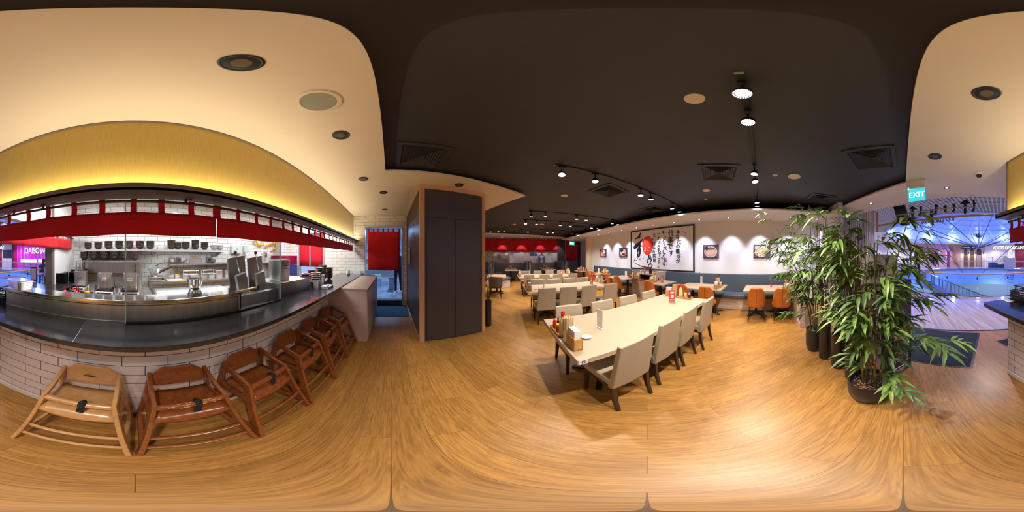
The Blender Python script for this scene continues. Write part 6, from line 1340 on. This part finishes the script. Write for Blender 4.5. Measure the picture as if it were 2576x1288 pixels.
# lower floor seen through the void
struct(band('lower_wall', MR+1.4, -4.6, -2.0, mat('lower_wall', (.50, .62, .62), .5))); mb = MB(); mb.lathe([(MR+1.4, -4.7), (0, -4.7)], 64, c=tuple(MC)); struct(mb.build('lower_floor', mat('lower_floor', (.40, .38, .42), .3)))
es = thing('escalator', 'pale ramp escalator with glass sides crossing the atrium below', 'escalator', tuple(MC))
E0, E1 = Vector((-1.2, -5.0, -.35)), Vector((-1.0, 1.2, -3.2)); E2 = Vector((.2, 4.6, -4.1))
for A_, B_ in ((E0, E1), (E1, E2)):
    MB().board(A_, B_, .55, 1.1, side=(0, 0, 1)).build('truss', mat('escalator_side', (.42, .46, .66), .4), es)
    for s in (-.55, .55):
        o_ = Vector((s, 0, 0)); MB().loft([[A_+o_+Vector((0, 0, .28)), B_+o_+Vector((0, 0, .28)), B_+o_+Vector((0, 0, 1.0)), A_+o_+Vector((0, 0, 1.0))], [A_+o_*1.02+Vector((0, 0, .28)), B_+o_*1.02+Vector((0, 0, .28)), B_+o_*1.02+Vector((0, 0, 1.0)), A_+o_*1.02+Vector((0, 0, 1.0))]]).build('glass_side', 'glass2', es)
        MB().cyl(A_+o_+Vector((0, 0, 1.02)), B_+o_+Vector((0, 0, 1.02)), .03, n=6).build('side_rail', 'chrome', es)
        for k in range(10): p = A_.lerp(B_, k/9)+o_; MB().b2(-.02, .02, -.05, .05, .25, 1.1, Matrix.Translation(p)).build('post', mat('escalator_post', (.25, .27, .38), .4) if (k == 0 and s < 0 and A_ is E0) else bpy.data.materials['escalator_post'], es)
# gallery shop fronts on the far side
RW = 10.9
def far_pt(px, r):
    a = (px % 2576-340)*K; d = Vector((math.sin(a), math.cos(a), 0)); bq_ = d.dot(MC); c_ = MC.length_squared-r*r; disc_ = bq_*bq_-c_
    return d*(bq_+math.sqrt(max(disc_, 0)))
def shopwall(name, px0, px1, z0, z1, m, par=None, r=RW, th=.15, n=3):
    mb = MB()
    for k in range(n):
        a = far_pt(px0+(px1-px0)*k/n, r); b = far_pt(px0+(px1-px0)*(k+1)/n, r); mid = ((a+b)/2-MC).normalized()*th
        mb.hexa([Vector((p.x, p.y, z)) for z in (z0, z1) for p in (a, b, b+mid, a+mid)])
    return mb.build(name, m, par)
def zat(px, py, r=RW): return EYE+far_pt(px, r).length*math.tan((644-py)*K)
def onwall(name, px0, px1, py0, py1, m, par, off=.04, th=.04):
    z1 = zat(px0, py0); z0 = zat(px0, py1); return shopwall(name, px0, px1, z0, z1, m, par, RW-off, th, 1)
struct(shopwall('gallery_wall', 2150, 2310, 0, 3.4, 'mallwhite', n=6)); struct(shopwall('gallery_wall', 2478, 2529, 0, 3.4, 'mallwhite', n=3)); struct(shopwall('gallery_wall', 2418, 2478, 0, 3.4, mat('gallery_beige', (.60, .47, .42), .6), n=3))
def shop(label, px0, px1, m, name='storefront'):
    t = thing(name, label, 'shop front'); shopwall('facade', px0, px1, 0, 3.35, m, t, n=4, th=.15); return t
pk = shop('pink panelled restaurant front with magenta door across the atrium', 2294, 2390, mat('mauve_front', (.58, .42, .56), .5))
onwall('magenta_door', 2341, 2359, 633, 666, mat('magenta', (.50, .04, .42), .4, emit=(.5, .03, .4), es=.25), pk); onwall('picture', 2365, 2380, 631, 652, mat('grey_picture', (.22, .20, .26), .5, var=.5, scale=3), pk); onwall('flower_print', 2369, 2377, 634, 645, mat('flower', (.5, .08, .14), .5), pk, off=.07)
onwall('white_picture', 2315, 2327, 635, 655, 'paper', pk); onwall('flower_print', 2318, 2325, 640, 649, 'cardred', pk, off=.07); onwall('frame_post', 2289, 2293, 612, 674, 'black', pk); onwall('purple_column', 2382, 2389, 632, 672, mat('purple', (.16, .02, .18), .4), pk)
rnd = random.Random(4)
for k in range(7):
    x = 2330+k*9; a_ = far_pt(x, RW-.05); b_ = far_pt(x+8, RW-.05); MB().cyl(a_+Vector((0, 0, zat(x, 612))), b_+Vector((0, 0, zat(x, 631))), .02, n=5).build('line_pattern', mat('line_brown', (.20, .12, .16), .5) if k == 0 else bpy.data.materials['line_brown'], pk)
onwall('sign_bar', 2294, 2336, 626, 628, 'cardred', pk, off=.5); p = far_pt(2318, RW-.6); fd = (MC-p).normalized() if 0 else (-p).normalized(); text('PARLOUR', .42, 'black', frame_mtx((p.x, p.y, zat(2318, 623, RW-.6)), (-fd.y, fd.x, 0), (0, 0, 1)), pk)
sm = shop('salmon slatted wall across the atrium', 2388, 2418, mat('salmon', (.50, .30, .26), .6))
for k in range(9): a_ = far_pt(2389+k*1.2, RW-.05); b_ = far_pt(2404+k*1.5, RW-.05); MB().cyl(a_+Vector((0, 0, 3.1-.32*k)), b_+Vector((0, 0, max(.1, 1.9-.32*k))), .03, n=5).build('diagonal_slat', mat('salmon_dark', (.30, .15, .13), .6) if k == 0 else bpy.data.materials['salmon_dark'], sm)
ar = thing('arched_doors', 'three arched dark doorways with small wall lamps across the atrium', 'doorways')
for px, w_ in ((2429.5, 5.0), (2445, 5.6), (2462.5, 6.2)):
    c_ = far_pt(px, RW-.05); s_ = (-c_).normalized(); rt_ = Vector((-s_.y, s_.x, 0)); hw = c_.length*math.tan(w_*K); zt = 2.15
    ptsa = [(-hw, 0), (hw, 0)]+[(math.cos(a)*hw, zt+math.sin(a)*hw*1.5) for a in [PI*k/12 for k in range(13)]]
    MB().loft([[c_+rt_*x+Vector((0, 0, z))+s_*o_ for x, z in ptsa] for o_ in (0, .05)]).build('arch_opening', mat('arch_dark', (.035, .028, .035), .5) if px < 2430 else bpy.data.materials['arch_dark'], ar)
    MB().loft([[c_+rt_*(x*.86)+Vector((0, 0, z*.8))+s_*o_ for x, z in ptsa[:2]+[(hw, 2.2), (-hw, 2.2)]] for o_ in (.05, .07)]).build('door_leaf', mat('arch_door', (.16, .085, .03) if px != 2462.5 else (.35, .26, .22), .5), ar)
for px in (2422, 2437, 2453, 2474):
    c_ = far_pt(px, RW-.2); MB().lathe([(.06, 1.75), (.06, 2.15), (0, 2.16)], 10, c=(c_.x, c_.y, .1)).build('wall_lamp', 'black', ar); lamp('wall_lamp_light', 'POINT', (c_.x, c_.y, 1.7), 9, (1, .85, .75), size=.05)
onwall('sign_board', 2419, 2454, 620, 627, 'black', ar, off=.4); 
for a_, b_ in ((2420.5, 2423), (2424.5, 2431), (2432, 2440), (2445, 2453)): onwall('sign_dash', a_, b_, 622, 624.5, 'paper', ar, off=.6)
vs = thing('wall_lettering', 'white illuminated VOICES OF SINGAPORE letters across the atrium', 'lettering')
p = far_pt(2542, RW-1.8); fd = (-p).normalized(); text('VOICES OF SINGAPORE', .62, 'glow_white', frame_mtx((p.x, p.y, zat(2542, 623.8, RW-1.8)), (-fd.y, fd.x, 0), (0, 0, 1)), vs, name='letter_row', ext=.02, bold=.010, fit=p.length*2*math.tan(45*K)*.99)
wd_ = shop('white wall with glowing swirl logo and pale door across the atrium', 2529, 2553, 'mallwhite', 'logo_wall')
onwall('pale_door', 2506, 2518, 634, 656, mat('pale_door', (.62, .58, .66), .5), wd_, off=.06)
for r_, dz_, a0, a1 in ((.26, .22, 0, 5.2), (.30, -.14, 1.5, 6.2), (.12, -.55, 0, 6), (.12, .62, 0, 6)):
    c_ = far_pt(2541, RW-.3); s2 = (-c_).normalized(); rt_ = Vector((-s2.y, s2.x, 0)); MB().tube([c_+rt_*math.cos(a0+(a1-a0)*k/14)*r_+Vector((0, 0, 1.75+dz_+math.sin(a0+(a1-a0)*k/14)*r_)) for k in range(15)], .035, 6).build('logo_swirl', emis('gold_glow', (1, .9, .65), 1.8), wd_)
rd_ = shop('dark red shop front beyond the logo wall', 2553, 2581, mat('wine_front', (.15, .01, .03), .5), 'wine_storefront')
tvs = shop('white framed shop window with dark screen across the atrium', 2581, 2607, mat('lavender_front', (.55, .55, .66), .5), 'screen_storefront')
onwall('dark_screen', 2583, 2605, 629, 649, mat('dark_screen', (.03, .015, .02), .3), tvs); onwall('dark_column', 2606, 2609, 615, 674, mat('navy_column', (.02, .02, .06), .5), tvs, off=.2)
MAG = mat('magenta_shop', (.50, .02, .40), .4, emit=(.62, .01, .55), es=.55)
ds = shop('magenta lit glass shop front with large white letters across the atrium', 2609, 2720, MAG, 'magenta_storefront')
onwall('crimson_column', 2609, 2618, 612, 674, mat('crimson', (.42, .0, .06), .5), ds, off=.15)
for k in range(12): onwall('glazing_bar', 2620+k*8.5, 2621+k*8.5, 612, 670, mat('mullion', (.45, .42, .75), .3, metal=.3) if k == 0 else bpy.data.materials['mullion'], ds, off=.4)
for k, (a_, b_) in enumerate(((2628, 2668), (2672, 2700))): onwall('display_counter', a_, b_, 651, 659, mat('display_white', (.8, .8, .9), .5, emit=(.6, .7, 1), es=.5) if k == 0 else bpy.data.materials['display_white'], ds, off=.5)
for s_, px, sz, wd2 in (('DAISO', 2656.5, 1.0, 36), ('JAPAN', 2691, .62, 26)):
    p = far_pt(px, RW-1.5); fd = (-p).normalized(); text(s_, sz, 'glow_white', frame_mtx((p.x, p.y, zat(px, 631, RW-1.5)), (-fd.y, fd.x, 0), (0, 0, 1)), ds, ext=.02, bold=.01, fit=p.length*2*math.tan(wd2/2*K))
# logo roundel on the blue fascia
rg = thing('round_logo', 'round red and black logo on the blue fascia across the atrium', 'logo', (0, 0, 0)); c_ = far_pt(2543, MR-.05); s2 = (-c_).normalized(); rt_ = Vector((-s2.y, s2.x, 0)); zc = EYE+c_.length*math.tan((644-696)*K)
MB().tube([c_+rt_*math.cos(2*PI*k/40)*.72+Vector((0, 0, zc+math.sin(2*PI*k/40)*.75)) for k in range(41)], .018, 5).build('circle', mat('navy_line', (.05, .04, .12), .5), rg)
text('潮粤軒', .42, 'cardred', frame_mtx((c_.x+s2.x*.05, c_.y+s2.y*.05, zc+.22), tuple(rt_), (0, 0, 1)), rg, bold=.01); [MB().hexa([c_+s2*.05+rt_*x+Vector((0, 0, zc+z)) for z in (z0_, z0_+.05) for x, o_ in ((-w_, 0), (w_, 0))] + []) if False else MB().tube([c_+s2*.05-rt_*w_+Vector((0, 0, zc+z0_)), c_+s2*.05+rt_*w_+Vector((0, 0, zc+z0_))], .022, 5).build('caption_line', 'black', rg) for w_, z0_ in ((.42, -.08), (.26, -.33))]
# loose things on the far gallery
for k, px in enumerate((2490.5, 2498.5, 2505.5)):
    p = far_pt(px, RW-1.6); tag(MB().prism(rounded([(-.25, -.25), (.25, -.25), (.25, .25), (-.25, .25)], .06), 0, .72).build('pouf', mat('blue_pouf', (.03, .10, .26), .7), loc=p, rz=1), f'blue cube pouf across the atrium, {ORD[k]} from the arched doors', 'pouf', 'blue poufs on the far gallery')
p = far_pt(2522, RW-1.6); tag(MB().b2(-.95, .95, -.3, .3, 0, .42).build('low_bench', mat('navy_bench', (.03, .04, .09), .6), loc=p, rz=math.atan2(-p.x, p.y)), 'low navy bench across the atrium under the white letters', 'bench')
p = far_pt(2527, RW-.5); pt_ = thing('potted_palm', 'potted palm across the atrium beside the white podium', 'potted plant', p); MB().lathe([(.2, 0), (.25, .5), (.22, .5)], 14).build('plant_pot', 'pot', pt_)
fm = MB(); rnd = random.Random(2)
for k in range(60): a = rnd.uniform(0, 6.28); leaf_add(fm, Vector((0, 0, .9+rnd.random()*.5)), Vector((math.cos(a), math.sin(a), rnd.uniform(.2, 1.4))), Vector((0, 0, 1)), .9, .035, .6)
fm.build('foliage', 'leafd', pt_)['kind'] = 'stuff'; MB().cyl((0, 0, .4), (0, 0, 1.1), .04).build('trunk', 'stem', pt_)
p = far_pt(2541, RW-1.6); tag(MB().prism([(-.75, -.3), (.75, -.3), (.75, .3), (-.75, .3)], 0, 1.35).build('podium', mat('podium_cream', (.62, .55, .52), .5), loc=p, rz=math.atan2(-p.x, p.y)), 'cream reception podium across the atrium', 'podium')
for k, (a_, b_) in enumerate(((2483, 2497), )):
    t = thing('queue_stand', 'black queue barrier across the atrium beside the poufs', 'barrier', (0, 0, 0))
    for px in (a_, b_): q_ = far_pt(px, RW-1.9); MB().cyl(q_, q_+Vector((0, 0, 1.5)), .035, n=8).build('post', 'black', t)
    MB().cyl(far_pt(a_, RW-1.9)+Vector((0, 0, 1.45)), far_pt(b_, RW-1.9)+Vector((0, 0, 1.45)), .03, n=6).build('belt', 'black', t)
# tables, stools, menu frames just outside the kitchen window
def otable(name, lab, loc, r, h, sq=True):
    t = thing(name, lab, 'table', loc); 
    if sq: MB().b2(-r, r, -r, r, h-.03, h).build('tabletop', mat('rust_top', (.18, .10, .09), .5), t)
    else: MB().lathe([(r, h-.03), (r, h), (0, h)], 24).build('tabletop', mat('dark_top', (.05, .06, .08), .3), t)
    MB().cyl((0, 0, .02), (0, 0, h), .035, n=10).build('pedestal', 'blackm', t); MB().lathe([(.25, 0), (.24, .02), (0, .03)], 20).build('base', 'blackm', t); return t
def gpt(px, py, z):
    d = (z-EYE)/math.tan((644-py)*K); a = (px-340)*K; return Vector((d*math.sin(a), d*math.cos(a), 0))
p = gpt(30, 697, .75); otable('outdoor_table', 'square dark rust table outside the kitchen window', p, .38, .75)
p = gpt(92, 688, .75); otable('outdoor_table', 'dark table between the two menu frames outside the window', p, .42, .75)
def mframe(lab, px0, px1, py0, py1, dist):
    a0, a1 = (px0-340)*K, (px1-340)*K; w = dist*math.tan((a1-a0)/2); z1 = EYE+dist*math.tan((644-py0)*K); c = Vector((math.sin((a0+a1)/2)*dist, math.cos((a0+a1)/2)*dist, 0)); z0 = EYE+dist*math.tan((644-py1)*K)
    t = thing('menu_board', lab, 'menu frame', c, -(a0+a1)/2)
    MB().b2(-w, w, -.01, .01, z0, z1).build('frame', 'blackm', t); MB().b2(-w*.8, w*.8, -.014, -.01, z0+.03, z1-.03).build('sheet', mat('lilac_paper', (.62, .60, .80), .6), t); MB().cyl((0, .02, 0), (0, .02, z0+.1), .02).build('stand_pole', 'blackm', t); MB().lathe([(.16, 0), (.15, .015), (0, .02)], 16).build('base', 'blackm', t)
mframe('tall menu frame outside the window, nearer the square table', 77, 92, 672, 706, 3.6); mframe('tall menu frame outside the window, next to the taupe post', 110, 125, 669, 698, 4.4)
def stool(lab, p, h, m):
    t = thing('bar_stool', lab, 'stool', p); MB().b2(-.17, .17, -.17, .17, h-.03, h).build('seat', m, t, bev=.01)
    for x in (-1, 1):
        for y in (-1, 1): MB().cyl((x*.13, y*.13, h-.03), (x*.19, y*.19, 0), .017, n=8).build('leg', m, t)
    MB().tube([(.165, .165, .3), (-.165, .165, .3), (-.165, -.165, .3), (.165, -.165, .3), (.165, .165, .3)], .012, 6).build('footrest', m, t)
stool('dark wooden stool behind the black crate at the counter corner', Vector((-2.55, 2.35, 0)), .98, 'darkwood')
stool('brown wooden stool under the seated person outside the window', gpt(107, 712, .0)*1.0 if False else Vector((-4.75, 7.55, 0)), .62, 'darkwood')
# crossing cables in front of the balustrade
for k, (a_, b_) in enumerate((((2326, 556), (2425, 690)), ((2570, 600), (2455, 700)))):
    t = MB(); A_ = bp(*a_, 7.0); B_ = bp(*b_, 9.0); t.cyl(A_, B_, .014, n=6); tag(t.build('steel_cable', mat('stay_cable', (.10, .11, .2), .4)), f'thin steel stay cable across the atrium, {["beside the exit sign", "beside the counter corner"][k]}', 'cable')
# ================================================================ people
def body(name, label, joints, edges, radii, loc, rz, m, par=None):
    t = thing(name, label, 'person', loc, rz)
    me = bpy.data.meshes.new('body'); me.from_pydata([Vector(j) for j in joints], edges, []); o = bpy.data.objects.new('body', me); link(o, t)
    md = o.modifiers.new('skin', 'SKIN'); sd = me.skin_vertices[0].data
    for i, r in enumerate(radii): sd[i].radius = (r, r) if not isinstance(r, tuple) else r
    sd[0].use_root = True; s = o.modifiers.new('sub', 'SUBSURF'); s.levels = 2; s.render_levels = 2; me.materials.append(M[m] if isinstance(m, str) else m); return t
SKIN = mat('skin', (.45, .26, .18), .5); NAVY = mat('navy_shirt', (.018, .020, .045), .8); TROU = mat('black_trousers', (.012, .013, .02), .8)
# standing cook behind the passage curtain
J = [(0, 0, .96), (0, 0, 1.15), (0, 0, 1.36), (0, 0, 1.46), (0, -.01, 1.54), (0, -.02, 1.66), (.18, 0, 1.38), (.23, -.02, 1.12), (.22, -.14, .90), (-.18, 0, 1.38), (-.23, -.02, 1.12), (-.22, -.14, .90), (.095, 0, .90), (.10, -.02, .50), (.10, .01, .10), (.10, -.10, .045), (-.095, 0, .90), (-.12, -.05, .50), (-.13, .02, .10), (-.13, -.09, .045), (.215, -.22, .87), (-.215, -.22, .87)]
Ed = [(0, 1), (1, 2), (2, 3), (3, 4), (4, 5), (2, 6), (6, 7), (7, 8), (2, 9), (9, 10), (10, 11), (0, 12), (12, 13), (13, 14), (14, 15), (0, 16), (16, 17), (17, 18), (18, 19), (8, 20), (11, 21)]
Rd = [(.15, .11), (.14, .10), (.15, .10), .055, .06, (.085, .10), .06, .042, .03, .06, .042, .03, .085, .06, .04, .04, .085, .06, .04, .04, .03, .03]
ck = body('person', 'person in black trousers and white shoes standing behind the passage curtain', J, Ed, Rd, (6.35, -.27, .16), PI/2+.4, TROU)
for s in (.10, -.13): MB().loft([[Vector((s+x, y, z)) for x, y in ((-.045, .07), (.045, .07), (.05, -.10), (.03, -.16), (-.03, -.16), (-.05, -.10))] for z in (0, .035, .07)]).build('shoe', 'ceramic', ck, bev=.012)
MB().lathe([(.155, 1.02), (.165, 1.2), (.17, 1.36), (.10, 1.45), (.06, 1.47)], 18, sx=1.1, sy=.78).build('shirt', mat('cook_shirt', (.05, .06, .12), .8), ck, smooth=True)
MB().lathe([(.03, 1.58), (.09, 1.64), (.098, 1.71), (.08, 1.77), (0, 1.79)], 16, c=(0, -.005, 0)).build('hair', 'black', ck, smooth=True)
# seated guest outside the window, seen from behind
J = [(0, 0, .55), (0, .0, .75), (0, -.05, .98), (0, -.07, 1.08), (0, -.09, 1.16), (0, -.11, 1.25), (.19, -.05, 1.0), (.25, -.12, .78), (.16, -.32, .78), (-.19, -.05, 1.0), (-.25, -.12, .78), (-.16, -.32, .78), (.10, -.10, .56), (.12, -.42, .58), (.12, -.40, .14), (.12, -.50, .06), (-.10, -.10, .56), (-.12, -.42, .58), (-.12, -.40, .14), (-.12, -.50, .06)]
Ed = [(0, 1), (1, 2), (2, 3), (3, 4), (4, 5), (2, 6), (6, 7), (7, 8), (2, 9), (9, 10), (10, 11), (0, 12), (12, 13), (13, 14), (14, 15), (0, 16), (16, 17), (17, 18), (18, 19)]
Rd = [(.17, .13), (.16, .12), (.17, .11), .055, .06, (.085, .10), .065, .045, .032, .065, .045, .032, .085, .06, .042, .04, .085, .06, .042, .04]
for lab, loc, rz, hair in (('seated person in a navy shirt seen from behind outside the kitchen window', (-4.75, 7.55, .07), .4, 'black'), ('second seated person in dark clothes beside the taupe window post', (-4.9, 8.8, .07), 2.6, mat('brown_hair', (.10, .04, .03), .7))):
    g_ = body('person', lab, J, Ed, Rd, loc, rz, NAVY)
    MB().lathe([(.02, 1.17), (.085, 1.20), (.10, 1.28), (.085, 1.36), (0, 1.39)], 16, c=(0, -.09, 0)).build('hair', hair, g_, smooth=True)
stool('brown wooden stool beside the taupe post outside the window', Vector((-4.9, 8.8, 0)), .62, 'darkwood')
